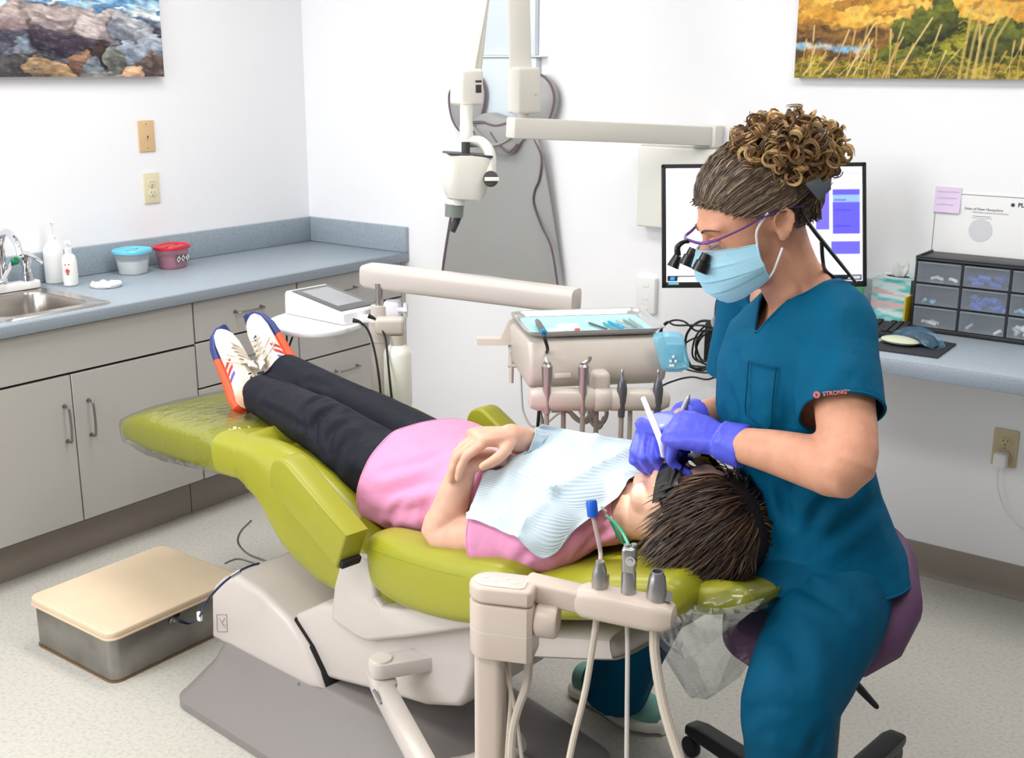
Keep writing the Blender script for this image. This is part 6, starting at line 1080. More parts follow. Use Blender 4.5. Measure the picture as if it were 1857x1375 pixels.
# ---- mask: pleated sheet from nose to chin with two ear loops
def mask_pt(a, t):
    """a across -1..1, t from nose bridge 0 to chin 1"""
    ang = a * 1.25; rx = np.interp(t, [0, .25, .5, .8, 1], [.104, .119, .118, .106, .084]); ry = np.interp(t, [0, .3, .6, 1], [.062, .072, .074, .060]); z = np.interp(t, [0, 1], [-.010, -.113]) - .010 * abs(a) ** 2 * (t < .5) + .030 * abs(a) ** 2 * t
    return hl(rx * math.cos(ang) + .012 * math.cos(ang), ry * math.sin(ang) * 1.08, z)
na, ntt = 30, 34; mv = []
for j in range(ntt):
    t = j / (ntt - 1); pl_ = .0035 * (((t * 4) % 1) - .5) * (1 if .08 < t < .95 else 0)
    for i in range(na): a = -1 + 2 * i / (na - 1); p = mask_pt(a, t); mv.append(p + nrm(p - hl(0, 0, -.06)) * (pl_ * (1.3 - abs(a)) + .001))
mf = [[j * na + i, j * na + i + 1, (j + 1) * na + i + 1, (j + 1) * na + i] for j in range(ntt - 1) for i in range(na - 1)]
mk = put('face_mask', (np.array(mv), mf), 'mask_blue', dn, label='light blue pleated face mask')
for sy in (1, -1):
    e_ = sy; put('ear_loop', tube([mask_pt(e_, .03), hl(.035, sy * .078, .008), hl(.012, sy * .085, .030)], .0022, 6, 4), 'elastic_white', mk); put('ear_loop', tube([mask_pt(e_, .97), hl(.022, sy * .068, -.070), hl(.000, sy * .074, -.038)], .0022, 6, 4), 'elastic_white', mk)
    put('edge_binding', tube([mask_pt(e_, t) for t in np.linspace(0, 1, 9)], .0018, 5, 2), 'mask_blue', mk)
put('edge_binding', tube([mask_pt(a, 0) for a in np.linspace(-1, 1, 15)], .0018, 5, 2), 'mask_blue', mk)
# ---- loupes: frame, two telescopes, headlight, side shield, temples and neck cord
lp = put('loupe_frame', join(tube([hl(.096, .060, .012), hl(.118, .040, .011), hl(.126, 0, .014), hl(.118, -.040, .011), hl(.096, -.060, .012)], .0028, 8, 5)), 'loupe_purple', dn, label='purple magnifying loupe glasses')
for sy in (1, -1): put('temple', tube([hl(.096, sy * .060, .012), hl(.060, sy * .078, .019), hl(.02, sy * .086, .026), hl(-.02, sy * .086, .026), hl(-.05, sy * .080, .016)], [.003, .0032, .0026, .0025, .003], 8, 4, flat=.6), 'loupe_purple' if sy > 0 else 'loupe_black', lp); 
for sy in (1, -1):
    l_ = []
    for t in np.linspace(0, 1, 8):
        for q in np.linspace(0, 1, 6): l_.append(hl(.124 - .030 * t ** 2 - .004 * q, sy * (.006 + .056 * t), .006 - .030 * q))
    put('lens', (np.array(l_), [[i * 6 + j, i * 6 + j + 1, (i + 1) * 6 + j + 1, (i + 1) * 6 + j] for i in range(7) for j in range(5)]), 'lens_clear', lp)
    ax0, ax1 = hl(.112, sy * .030, -.012), hl(.134, sy * .030, -.036); put('telescope', tube([ax0, ax0 + (ax1 - ax0) * .4, ax0 + (ax1 - ax0) * .45, ax1], [.009, .0105, .013, .0145], 18, 0), 'loupe_black', lp, label='black magnifier barrel'); put('telescope_glass', tube([ax1 - (ax1 - ax0) * .02, ax1 + (ax1 - ax0) * .005], .0118, 18), 'lens_clear', lp)
hp0, hp1 = hl(.136, 0, .014), hl(.152, 0, -.004); put('headlight', join(tube([hl(.126, 0, .012), hp0, hl(.148, 0, .010), hp1], [.004, .004, .0055, .006], 10, 3), tube([hp1, hp1 + nrm(hl(.150, 0, -.052) - hl(.116, 0, -.016)) * .022], [.007, .011], 16)), 'loupe_black', lp, label='black headlight under the loupe bridge')
sl_ = bpy.data.lights.new('loupe_headlight', 'SPOT'); sl_.energy = 22.0; sl_.spot_size = math.radians(19); sl_.spot_blend = .35; sl_.shadow_soft_size = .008; so_ = bpy.data.objects.new('loupe_headlight', sl_); col.objects.link(so_); lp0 = hp1 + nrm(hl(.150, 0, -.052) - hl(.116, 0, -.016)) * .03; so_.location = lp0; so_.rotation_euler = Vector(ch(-.115, -.02, .85) - lp0).to_track_quat('-Z', 'Y').to_euler()
put('neck_cord', tube([hl(-.045, .080, .016), PD(1470, 410, 1.90), PD(1500, 448, 1.92), PD(1530, 485, 1.95), PD(1552, 512, 1.98)], [.003, .006, .006, .0055, .004], 8, 5, flat=.6), 'loupe_black', lp, label='black retainer cord'); put('neck_cord', tube([PD(1490, 440, 1.92), PD(1492, 470, 1.95), PD(1498, 492, 1.99), PD(1525, 510, 2.0), PD(1550, 514, 1.99)], .0035, 8, 5), 'loupe_black', lp)
# ---- hair: swept-back cap, curls in a high bun, claw clip
bun = hl(-.112, 0, .062)
def scalp(th, ph, k=1.0):
    """point on the hair surface; th 0 front .. pi back over the crown, ph side angle"""
    x = .108 * math.cos(th); z = .040 + .100 * math.sin(th); y = 0; c = A(-.012, 0, .040); d = A(math.cos(th) * math.cos(ph), math.sin(ph), math.sin(th) * math.cos(ph)); return hl(*(c + d * A(.112, .089, .100) * k))
caps = []
rg = random.Random(5)
hair_cols = [lc(94, 78, 66), lc(108, 90, 74), lc(80, 65, 56), lc(122, 104, 86), lc(72, 58, 50), lc(158, 138, 114)]
hairline = [(.98, .0), (.98, .25), (.96, .5), (.80, .72), (.55, .85)]
paths, cs = [], []
def project_out(p, k): q = HR_.T @ (p - HO) / HS; c = A(-.012, 0, .040); d = q - c; e = d / A(.1, .079, .090); r = np.linalg.norm(e); return hl(*(c + d * (max(r, k) / r)))
starts = []
for i in range(2600):
    u = rg.random(); sy = rg.choice((1, -1, 1))
    t = rg.random() * .80; 
    ph = t * 1.45; fx = np.interp(t, [0, .35, .6, .8, 1], [.098, .094, .062, .030, -.035]); fz = np.interp(t, [0, .35, .6, .8, 1], [.068, .062, .040, .022, -.030]); fy = np.interp(t, [0, .35, .6, .8, 1], [0, .035, .068, .078, .076])
    back = rg.random() ** 1.3; p0 = A(fx, sy * fy, fz) * (1 - back) + A(-.075, sy * fy * .75, .06 + .03 * rg.random()) * back
    p0 = p0 + A(rg.uniform(-.004, .004), 0, rg.uniform(-.004, .004))
    if i % 5 == 0: p0 = A(rg.uniform(-.080, -.042), sy * rg.uniform(.050, .076), rg.uniform(-.022, .04))
    starts.append(p0)
for p0 in starts:
    q0 = hl(*p0); P = []
    m = 11; wob = rg.uniform(0, 6.28); amp = rg.uniform(.001, .004)
    for k in range(m):
        t = k / (m - 1); p = q0 * (1 - t) + (bun + A(rg.uniform(-.0, .0), 0, 0) + (q0 - hl(0, 0, .05)) * .18) * t; p = project_out(p, 1.03 + .10 * math.sin(math.pi * min(1, t * 1.2)) + .03 * t); p = p + HR_ @ A(0, 0, 1) * amp * math.sin(wob + 7 * t) ; P.append(p)
    paths.append(np.array(P)); c = hair_cols[rg.randrange(5)] if rg.random() < .9 else hair_cols[5]; cs.append(c * rg.uniform(.7, 1.25))
g, cc = strands(None, paths, .0014, cs); 
# under-layer so no scalp shows
cap_v = []; nt_, np_ = 26, 22
hv = hg[0]; loc_ = ((hv - HO) @ HR_) / HS; hn = normals(hg)
fr_x = np.interp(np.abs(loc_[:, 1]), [0, .035, .06, .075, .09], [.092, .086, .052, .012, -.005]); mask_h = (loc_[:, 2] > np.interp(loc_[:, 0], [-.12, -.05, -.02, .02, .06, .1], [-.045, -.040, .010, .036, .052, .066])) & ~((np.abs(loc_[:, 1]) > .074) & (loc_[:, 0] > -.035) & (loc_[:, 2] < .045))
fk = [f for f in hg[1] if mask_h[f].all()]; cvv = hv + hn * .007
g2 = (cvv, fk); used = sorted({i for f in fk for i in f}); mp_ = {i: k for k, i in enumerate(used)}; g2 = (cvv[used], [[mp_[i] for i in f] for f in fk]); c2 = np.tile(lc(76, 58, 48), (len(g2[0]), 1))
G = join_fast([(g2[0], [f[:3] for f in g2[1]] + [[f[0], f[2], f[3]] for f in g2[1] if len(f) == 4])]) ; 
put('hair', join(G, g), 'hair', dn, cols=np.concatenate([c2, cc]), label='brown hair swept back from the forehead')
paths, cs = [], []; cols_b = [lc(150, 116, 74), lc(176, 140, 92), lc(120, 88, 56), lc(196, 164, 116), lc(100, 74, 50), lc(134, 100, 64)]
bc_ = PD(1432, 272, 1.90); bR_ = np.stack([CM[:, 0], CM[:, 1], CM[:, 2]], 1)
for i in range(430):
    d = nrm(A(rg.gauss(0, 1), rg.gauss(0, 1), rg.gauss(0, 1))); kk = rg.uniform(.55, 1.0); c0 = bc_ + bR_ @ (d * A(.094, .064, .074) * kk + A(.012 * (-d[1]), 0, 0)); ax = nrm(A(rg.gauss(0, 1), rg.gauss(0, 1), rg.gauss(0, 1))); R_ = frame3(ax); tr_ = rg.uniform(.9, 1.9); r_ = rg.uniform(.007, .0155); L = rg.uniform(.004, .026); m = 16; ph = rg.uniform(0, 6.28)
    P = [c0 + R_ @ A(L * (k / m - .5), r_ * math.cos(ph + 6.283 * tr_ * k / m), r_ * math.sin(ph + 6.283 * tr_ * k / m)) for k in range(m + 1)]; paths.append(np.array(P)); cs.append(cols_b[rg.randrange(6)] * rg.uniform(.7, 1.15))
    for e in range(4): o_ = A(rg.gauss(0, .0016), rg.gauss(0, .0016), rg.gauss(0, .0016)); paths.append(c0 + (np.array(P) - c0) * rg.uniform(.9, 1.12) + o_); cs.append(cs[-1] * rg.uniform(.85, 1.18))
g, cc = strands(None, paths, .0013, cs, 4); core = sph(bc_ - bR_ @ A(-.004, .004, 0), (.070, .046, .055), 20, bR_); cc2 = np.tile(lc(84, 62, 42), (len(core[0]), 1)); put('curly_bun', join(core, g), 'hair', dn, cols=np.concatenate([cc2, cc]), label='golden brown curls piled on top')
mat('clip_grey', (70, 76, 84), .35); c_ = PD(1482, 335, 1.86); cR = bR_ @ rotz(-35)
clp = [(-.018, -.012), (.016, -.020), (.022, .004), (.012, .020), (.004, .006), (-.004, .010), (-.010, .002)]; put('hair_clip', xf(prism([(x * 1.0, y * 1.0) for x, y in clp], .010, .002), cR, c_), 'clip_grey', dn, label='dark grey claw clip')
# ---- instruments in the gloved hands
mat('handpiece_grey', (150, 152, 158), .3, metal=.4); mat('suction_white', (246, 246, 246), .35)
a_, b_ = PD(1250, 716, 2.16), PD(1205, 822, 2.10); sci = thing('hand_scaler', 'slim grey scaler held in the far gloved hand', 'dental instrument', b_); d_ = nrm(a_ - b_); put('handle', tube([b_ + d_ * .03, b_ + d_ * .05, a_ - d_ * .012, a_], [.003, .005, .0055, .002], 10), 'handpiece_grey', sci); put('tip', tube([b_ + d_ * .03, b_ + d_ * .008, b_ + A(.004, 0, -.008)], [.002, .0012, .0008], 6, 3), 'chrome', sci)
s0, s1 = PD(1166, 722, 2.12), PD(1198, 800, 2.07); se_ = thing('suction_tip', 'white plastic suction tip held to the patient mouth', 'suction tip', s1); put('tube', tube([s0, (s0 + s1) / 2, s1, PD(1204, 826, 2.09)], [.0045, .0055, .006, .006], 10, 3), 'suction_white', se_)
# ================================================================== patient lying on the chair
mat('shirt_pink', (222, 148, 186), .7, spec=.2, sheen=.1, bump=(13, .4, .02)); mat('trouser_navy', (20, 22, 35), .6, spec=.25, bump=(12, .5, .02)); mat('knit_white', (232, 226, 214), .75, bump=(240, .3, .002)); mat('sole_orange', (244, 84, 44), .4); mat('sole_navy', (38, 52, 118), .4); mat('stripe_red', (226, 56, 52), .5); mat('stripe_purple', (110, 90, 186), .5); mat('lace', (214, 204, 190), .7); mat('glass_black', (10, 10, 12), .12, spec=.7)
pt = thing('person', 'person in pink shirt and navy trousers lying back on the dental chair', 'person', ch(-.7, 0, .6))
# head: face up, chin slightly tucked
fdir = CZ * .975 - CU * .22; up_ = CU * .975 + CZ * .22; PR = np.stack([fdir, -CV, up_], 1); PR[:, 1] = np.cross(PR[:, 2], PR[:, 0]); PS = 1.05; PO = ch(-.012, 0, .757)
def pl_(x, y, z): return PO + PR @ (A(x, y, z) * PS)
ph = head_mesh(PO, PR, PS, jaw=.006)
shz = .685; SLp, SRp = ch(-.245, -.165, .70), ch(-.245, .165, .70); ELp = PV(802, 968, -.225); WLp = PV(842, 842, -.19); ERp = ch(-.50, .20, .70); WRp = PV(926, 792, -.10)
torso = loft([ring(ch(u, 0, z), CV, CZ * .97 + CU * -.22, w_, t_, 32, 2.4) for u, z, w_, t_ in ((-.80, .640, .15, .085), (-.70, .655, .165, .10), (-.58, .665, .150, .098), (-.46, .690, .145, .092), (-.34, .715, .155, .09), (-.26, .722, .155, .075), (-.20, .728, .10, .055))])
neck = tube([ch(-.24, 0, .725), ch(-.17, 0, .735), ch(-.11, 0, .745), ch(-.05, 0, .755)], [.07, .057, .053, .055], 22, 4)
armL = tube([SLp + CV * .07, SLp, SLp + (ELp - SLp) * .5, ELp, ELp + (WLp - ELp) * .28, ELp + (WLp - ELp) * .65, WLp], [.05, .048, .043, .039, .039, .033, .025], 20, 4, round_end=True); armR = tube([SRp - CV * .07, SRp, (SRp + ERp) / 2, ERp, ERp + (WRp - ERp) * .3, WRp], [.05, .05, .045, .042, .040, .027], 20, 4, round_end=True)
# near hand flat on the belly beneath, far hand draped over the near wrist
hLd = nrm(nrm(WLp - ELp) * .25 + CV * .8 + CU * .05 - CZ * .25); hL_, _ = hand_geo(WLp, hLd, A(0, 0, 1), -CU, ((16, 14, 10), (16, 16, 10), (18, 16, 10), (20, 16, 10)), ((.8, .5, -.2), (.9, .2, -.2), (.95, .1, -.1)), .95)
K2 = PV(861, 794, -.175); hRd = nrm(K2 - WRp); hR_, tipsP = hand_geo(WRp + hRd * -.005, hRd, nrm(A(0, 0, 1) - CV * .35 + CU * -.1), -CV, ((30, 34, 18), (36, 34, 18), (40, 36, 20), (44, 36, 22)), ((.7, .75, -.3), (.85, .5, -.3), (.9, .2, -.3)), .98, spread=(.16, .04, -.08, -.2))
pb = remesh(join(ph, torso, neck, armL, armR, hL_, hR_), .0037, 4); put('body', pb, 'skin_pale', pt)
for p, d, n_, s_ in tipsP[:4]: put('fingernail', sph(p + n_ * .0045 + d * .001, (.0055, .0045, .0018), 10, np.stack([d, np.cross(n_, d), n_], 1)), 'nail', pt)
put('lips', join(tube([pl_(.098, .020, -.064), pl_(.108, .008, -.061), pl_(.109, 0, -.062), pl_(.108, -.008, -.061), pl_(.098, -.020, -.064)], [.002, .0045, .004, .0045, .002], 8, 3), tube([pl_(.096, .019, -.076), pl_(.105, 0, -.082), pl_(.096, -.019, -.076)], [.002, .005, .002], 8, 4)), 'lip', pt); put('mole', sph(PV(1211, 891, -.075), .0022, 8), 'brow', pt) if 0 else None
# ---- pink shirt
sh_r = [ring(ch(u, v_, z), CV, nrm(CZ * .97 - CU * .22), w_, t_, 44, e_) for u, v_, z, w_, t_, e_ in ((-.83, 0, .645, .215, .114, 2.3), (-.78, 0, .652, .222, .118, 2.3), (-.68, 0, .656, .212, .108, 2.3), (-.56, 0, .664, .185, .100, 2.4), (-.44, 0, .694, .172, .102, 2.4), (-.33, 0, .722, .178, .100, 2.5), (-.25, 0, .728, .172, .086, 2.5), (-.19, 0, .734, .115, .068, 2.4), (-.165, 0, .738, .075, .062, 2.2))]
dLp, dRp = nrm(ELp - SLp), nrm(ERp - SRp)
sl = tube([SLp + CV * .09, SLp, SLp + dLp * .06, SLp + dLp * .125, SLp + dLp * .135], [.062, .066, .069, .076, .077], 24, 4); s2 = tube([SRp - CV * .09, SRp, SRp + dRp * .06, SRp + dRp * .13], [.062, .066, .069, .074], 24, 4)
sg = remesh(join(loft(sh_r), sl, s2), .0062, 7)
sg = drop(sg, lambda c: (((c - SLp) @ dLp > .128) & (np.linalg.norm(c - SLp - dLp * .133, axis=1) < .088)) | (((c - SRp) @ dRp > .122) & (np.linalg.norm(c - SRp - dRp * .13, axis=1) < .085)) | ((c - CO) @ CU < -.815 + .05 * np.clip((-.06 - (c - CO) @ CV) / .14, 0, 1)) | (((c - CO) @ CU > -.185) & (np.hypot((c - CO) @ CV / .062, (c[:, 2] - .742) / .058) < 1)))
sg = snap_rims(sg)
for pts, dp, wd in (([(690, 905), (740, 880), (790, 870)], .009, .018), ([(700, 850), (760, 835), (800, 820)], .008, .016), ([(680, 935), (730, 930), (780, 920)], .008, .014), ([(705, 965), (712, 935), (730, 905)], .006, .010), ([(770, 965), (772, 930), (776, 900)], .006, .012), ([(1050, 1010), (1080, 980), (1110, 960)], .005, .010), ([(940, 1020), (960, 1000), (1000, 1000)], .005, .010), ([(690, 960), (700, 975), (740, 972)], .005, .008), ([(860, 900), (870, 870), (885, 850)], .006, .01)): sg = crease(sg, [onmesh(sg, x, y, 0) for x, y in pts], dp, wd)
sg = (sg[0] + normals(sg) * (.010 * (fbm(sg[0], 9, 2, 14) - .5) + .004 * (fbm(sg[0], 24, 2, 15) - .5))[:, None], sg[1]); so = put('shirt', sg, 'shirt_pink', pt, label='pink short-sleeved shirt')
for L_ in rims(sg):
    if len(L_) > 30: hem('hem', L_, .0026, 'shirt_pink', so)
# ---- navy trousers
HNp, HFp = ch(-.72, -.085, .635), ch(-.72, .085, .635); KNp, KFp = ch(-1.075, -.10, .765), ch(-1.10, .085, .735); ANp = PV(470, 715, -.045); AFp = PV(512, 672, .035)
KNp = (PV(590, 775, -.10)); KFp = ch(-1.12, .08, .70)
tg2 = join(loft([ring(ch(u, 0, z), CV, CZ, w_, t_, 32, 2.4) for u, z, w_, t_ in ((-.62, .640, .16, .10), (-.70, .635, .165, .09), (-.78, .640, .17, .085), (-.84, .645, .16, .075))]),
    tube([HNp, HNp + .35 * (KNp - HNp), HNp + .75 * (KNp - HNp), KNp, KNp + .35 * (ANp - KNp), KNp + .75 * (ANp - KNp), ANp], [.086, .088, .078, .070, .066, .058, .056], 26, 4), tube([HFp, HFp + .4 * (KFp - HFp), HFp + .8 * (KFp - HFp), KFp, KFp + .4 * (AFp - KFp), AFp], [.086, .084, .074, .068, .060, .052], 26, 4))
tg2 = remesh(tg2, .0068, 6)
aN, aF = nrm(ANp - KNp), nrm(AFp - KFp); tg2 = drop(tg2, lambda c: (((c - ANp) @ aN > -.006) & (np.linalg.norm(c - ANp, axis=1) < .08)) | (((c - AFp) @ aF > -.006) & (np.linalg.norm(c - AFp, axis=1) < .075))); tg2 = snap_rims(tg2)
for pts, dp, wd in (([(540, 770), (555, 735), (590, 715)], .011, .011), ([(570, 800), (572, 760), (610, 735)], .011, .011), ([(595, 820), (605, 780), (640, 760)], .009, .012), ([(520, 690), (560, 690), (600, 700)], .006, .012), ([(470, 735), (510, 755), (560, 780)], .005, .010), ([(600, 860), (640, 800), (690, 780)], .006, .02)): tg2 = crease(tg2, [onmesh(tg2, x, y, 0) for x, y in pts], dp, wd)
tg2 = (tg2[0] + normals(tg2) * (.007 * (fbm(tg2[0], 9, 2, 24) - .5))[:, None], tg2[1]); to_ = put('trousers', tg2, 'trouser_navy', pt, label='navy cropped trousers')
for L_ in rims(tg2):
    if len(L_) > 24: hem('hem', L_, .0026, 'trouser_navy', to_)
# ---- ankles and running shoes
def sneaker(heel, toe, dors, label, sc_=1.):
    """heel and toe at the sole, dors: the way the laces face"""
    f = nrm(toe - heel); L = np.linalg.norm(toe - heel); upv = nrm(dors - f * (dors @ f)); R = frame_of(f, upv); k = L / .27
    def w_(x, y, z): return heel + R @ (A(x, y, z) * k)
    st = [(.000, .026, .050, .026), (.012, .033, .068, .026), (.05, .036, .085, .026), (.085, .037, .088, .026), (.12, .040, .080, .026), (.16, .045, .066, .026), (.20, .048, .055, .026), (.235, .043, .048, .027), (.258, .030, .043, .03), (.270, .012, .038, .034)]
    g = loft([ring(w_(x, 0, (h + z0) / 2), R[:, 1], R[:, 2], wd * k, (h - z0 + .006) / 2 * k, 28, 2.5) for x, wd, h, z0 in st])
    g = drop(g, lambda c: (np.hypot(((c - heel) @ R[:, 0] / k - .052) / .042, ((c - heel) @ R[:, 1] / k) / .027) < 1) & ((c - heel) @ R[:, 2] / k > .068)); g = snap_rims(g)
    up = put('sneaker', g, 'knit_white', pt, label=label)
    sl_ = loft([ring(w_(x, 0, z), R[:, 1], R[:, 2], wd * 1.07 * k, t * k, 28, 2.4) for x, wd, z, t in ((-.014, .014, .026, .014), (-.006, .028, .022, .020), (.02, .036, .018, .020), (.06, .037, .017, .018), (.11, .039, .016, .016), (.16, .045, .015, .015), (.20, .048, .016, .015), (.24, .042, .022, .015), (.268, .026, .032, .012), (.280, .008, .042, .006))])
    s = put('sole', sl_, ['sole_orange', 'sole_navy'], up, label='orange sole with navy forefoot'); me = s.data
    for p in me.polygons: p.material_index = int((np.array(p.center) + ORG[s] - heel) @ f / k > .17)
    for L_ in rims(g): hem('collar', L_, .005 * k, 'knit_white', up, 6)
    def surf(x, y): # upper height at (x,y)
        h = np.interp(x, [a[0] for a in st], [a[2] for a in st]); wd = np.interp(x, [a[0] for a in st], [a[1] for a in st]); z0 = .026; return z0 + (h - z0) * (max(0, 1 - abs(y / wd) ** 2.5)) ** (1 / 2.5) + .002
    for i in range(5):
        x = .105 + .018 * i; put('lace', tube([w_(x, y, surf(x, y) + .003) for y in (-.022, -.012, 0, .012, .022)], .0026 * k, 6, 3), 'lace', up)
        put('lace', tube([w_(x + .018 * (y + .02) / .04, y, surf(x, y) + .0045) for y in (-.02, -.01, 0, .01, .02)], .0024 * k, 6, 3), 'lace', up)
    for sy in (1, -1): put('lace_loop', tube([w_(.10, 0, surf(.1, 0) + .006), w_(.095, sy * .022, surf(.095, .02) + .016), w_(.12, sy * .044, .062), w_(.135, sy * .040, .058), w_(.105, sy * .01, surf(.1, 0) + .008)], .0022 * k, 6, 5), 'lace', up); put('lace_end', tube([w_(.10, 0, surf(.1, 0) + .006), w_(.12, sy * .02, surf(.12, .02) + .012), w_(.15, sy * .046, .058)], .002 * k, 6, 4), 'lace', up)
    for sy in (1, -1):
        for i, m in enumerate(('stripe_red', 'stripe_red', 'stripe_purple')):
            x = .128 - .022 * i; pts = []
            for t in (0, .5, 1):
                y = sy * np.interp(t, [0, 1], [.030, .0375]) ; zz = np.interp(t, [0, 1], [.066, .038]); pts.append((x - .014 * t, zz))
            V_ = []
            for (xx, zz) in pts:
                wd = np.interp(xx, [a[0] for a in st], [a[1] for a in st]); hh = np.interp(xx, [a[0] for a in st], [a[2] for a in st]); zc, hz = (hh + .026) / 2, (hh - .020) / 2; yy = wd * (max(.05, 1 - abs((zz - zc) / hz) ** 2.5)) ** (1 / 2.5) + .0016; V_ += [w_(xx - .0055, sy * yy, zz), w_(xx + .0055, sy * yy, zz)]
            put('side_stripe', (np.array(V_), [[0, 1, 3, 2], [2, 3, 5, 4]]), m, up, flat=True)
    put('tongue', xf(rbox(.035 * k, .03 * k, .006 * k, .002), R @ roty(20), w_(.098, 0, .097)), 'knit_white', up); put('lace_keeper', xf(rbox(.012 * k, .014 * k, .004 * k, .001), R, w_(.19, 0, surf(.19, 0) + .002)), 'sole_navy', up)
    return up
hN, tN = PV(432, 748, -.09), PV(392, 612, -.03); sneaker(hN, tN, CM[:, 0] * .72 - CM[:, 1] * .12 + CM[:, 2] * .62, 'off-white running shoe on the near foot')
hF, tF_ = PV(556, 694, .08), PV(470, 574, .07); sneaker(hF, tF_, -CM[:, 0] * .42 - CM[:, 1] * .35 + CM[:, 2] * .80, 'off-white running shoe on the far foot')
put('ankle', tube([ANp - aN * .06, ANp + aN * .015, PV(452, 718, -.075), PV(446, 728, -.08)], [.042, .036, .032, .03], 18, 4), 'skin_pale', pt); put('ankle', tube([AFp - aF * .06, AFp + aF * .015, PV(500, 655, .05), PV(512, 662, .06)], [.042, .036, .034, .03], 18, 4), 'skin_pale', pt)
# ---- dark wrap-around glasses
gf = put('sunglasses', tube([pl_(.080, .066, .010), pl_(.108, .048, .012), pl_(.118, .02, .012), pl_(.116, 0, .010), pl_(.118, -.02, .012), pl_(.108, -.048, .012), pl_(.080, -.066, .010)], .004, 8, 5), 'glass_black', pt, label='black wrap-around protective glasses')
for sy in (1, -1):
    l_ = []
    for t in np.linspace(0, 1, 12):
        for q in np.linspace(0, 1, 8): hh = .060 * (1 - .18 * t) ; l_.append(pl_(.122 - .062 * t ** 2.2 - .014 * (q - .3) ** 2, sy * (.004 + .076 * t ** .9), .024 - hh * q))
    put('dark_lens', (np.array(l_), [[i * 8 + j, i * 8 + j + 1, (i + 1) * 8 + j + 1, (i + 1) * 8 + j] for i in range(11) for j in range(7)]), 'glass_black', gf); put('temple', tube([pl_(.066, sy * .079, .004), pl_(.04, sy * .084, .010), pl_(.0, sy * .087, .020)], [.012, .009, .004], 8, 4, flat=.35), 'glass_black', gf)
put('reflector', xf(rbox(.014, .022, .006, .001), np.stack([CU, CV, CZ], 1), pl_(.122, 0, .018)), 'elastic_white', gf)
# ---- short dark brown hair falling to the headrest
rg = random.Random(9); paths, cs = [], []; pc_ = [lc(56, 42, 34), lc(74, 56, 44), lc(42, 32, 27), lc(92, 70, 52), lc(66, 50, 40), lc(120, 94, 68)]
def pout(p, k): q = PR.T @ (p - PO) / PS; c = A(-.012, 0, .045); d = q - c; e = d / A(.100, .078, .088); r = np.linalg.norm(e); return pl_(*(c + d * (max(r, k) / r)))
for i in range(3200):
    sy = 1 if rg.random() < .75 else -1; t = rg.random(); back = rg.random()
    fr = A(np.interp(t, [0, .4, .7, 1], [.086, .078, .050, .010]), sy * np.interp(t, [0, .4, .7, 1], [.0, .036, .066, .080]), np.interp(t, [0, .4, .7, 1], [.084, .076, .052, .024])); cr_ = A(-.085, sy * (.01 + .06 * t), .10); p0 = fr * (1 - back) + cr_ * back + A(0, 0, .04 * math.sin(math.pi * back))
    q0 = pout(pl_(*p0), 1.02); L = rg.uniform(.08, .18) * (1 - .25 * back) * (1 - .3 * max(0, t - .6) / .4); m = 13; P = [q0]; lift_ = rg.uniform(1.06, 1.24); wv = rg.uniform(0, 6.28); wa = rg.uniform(.002, .009)
    dirv = PR @ nrm(A(-.28 - .22 * rg.random(), sy * (.30 + .25 * rg.random()), -.80 + .30 * rg.random()))
    for k in range(1, m):
        p = P[-1] + dirv * (L / m); tt = k / m; p = pout(p, 1.02 + (lift_ - 1.02) * math.sin(math.pi * min(tt, .62) / 1.24)); p = p + PR @ A(0, 0, wa * math.cos(wv + 9 * tt) * .35); P.append(p); dirv = nrm(dirv * .75 + nrm(P[-1] - P[-2]) * .25 + PR @ A(-.02, 0, -.03) + A(0, 0, -.02))
        if P[-1][2] < .662: P[-1][2] = .662 + rg.uniform(0, .008)
    paths.append(np.array(P)); c = pc_[rg.randrange(5)] if rg.random() < .92 else pc_[5]; cs.append(c * rg.uniform(.7, 1.3))
g, cc = strands(None, paths, .0014, cs)
hv = ph[0]; loc_ = ((hv - PO) @ PR) / PS; hn = normals(ph); mh = (loc_[:, 2] > np.interp(loc_[:, 0], [-.12, -.04, 0, .03, .06, .1], [-.06, -.045, .012, .040, .062, .080])) & ~((np.abs(loc_[:, 1]) > .076) & (loc_[:, 0] > -.03) & (loc_[:, 2] < .03))
fk = [f for f in ph[1] if mh[f].all()]; used = sorted({i for f in fk for i in f}); mp_ = {i: k for k, i in enumerate(used)}; cv_ = (hv + hn * .007)[used]; g2 = (cv_, [[mp_[i] for i in f] for f in fk]); c2 = np.tile(lc(44, 33, 27), (len(cv_), 1)); put('hair', join(g2, g), 'hair', pt, cols=np.concatenate([c2, cc]), label='short dark brown hair with lighter streaks')
# ---- paper bib with its clip
mat('bib_paper', (202, 220, 230), .75, wave=(1.0, .5, .002)); mat('clip_metal', (206, 206, 208), .25, metal=.8)
cors = [[(1005, 768), (1040, 776), (1090, 785), (1160, 799)], [(985, 790), (1030, 800), (1085, 815), (1140, 838)], [(884, 832), (940, 852), (1000, 888), (1100, 882)], [(880, 868), (930, 890), (985, 930), (1060, 915)], [(862, 900), (905, 935), (940, 965), (1000, 960)], [(846, 938), (885, 950), (930, 972), (985, 1012)]]
rows = []
grid_b = [[(985, 770), (1030, 779), (1075, 787), (1120, 794), (1168, 801)], [(940, 800), (990, 812), (1045, 824), (1100, 836), (1168, 838)], [(885, 838), (935, 852), (990, 876), (1060, 878), (1160, 868)], [(872, 872), (920, 885), (975, 912), (1040, 922), (1120, 902)], [(858, 908), (900, 922), (950, 945), (1010, 962), (1070, 940)], [(845, 940), (885, 952), (932, 974), (985, 1012), (1030, 972)]]
bv = []; kb0 = np.linalg.norm(pb[0] - K2, axis=1) > .09; both = (np.concatenate([sg[0], pb[0][kb0]]), [])
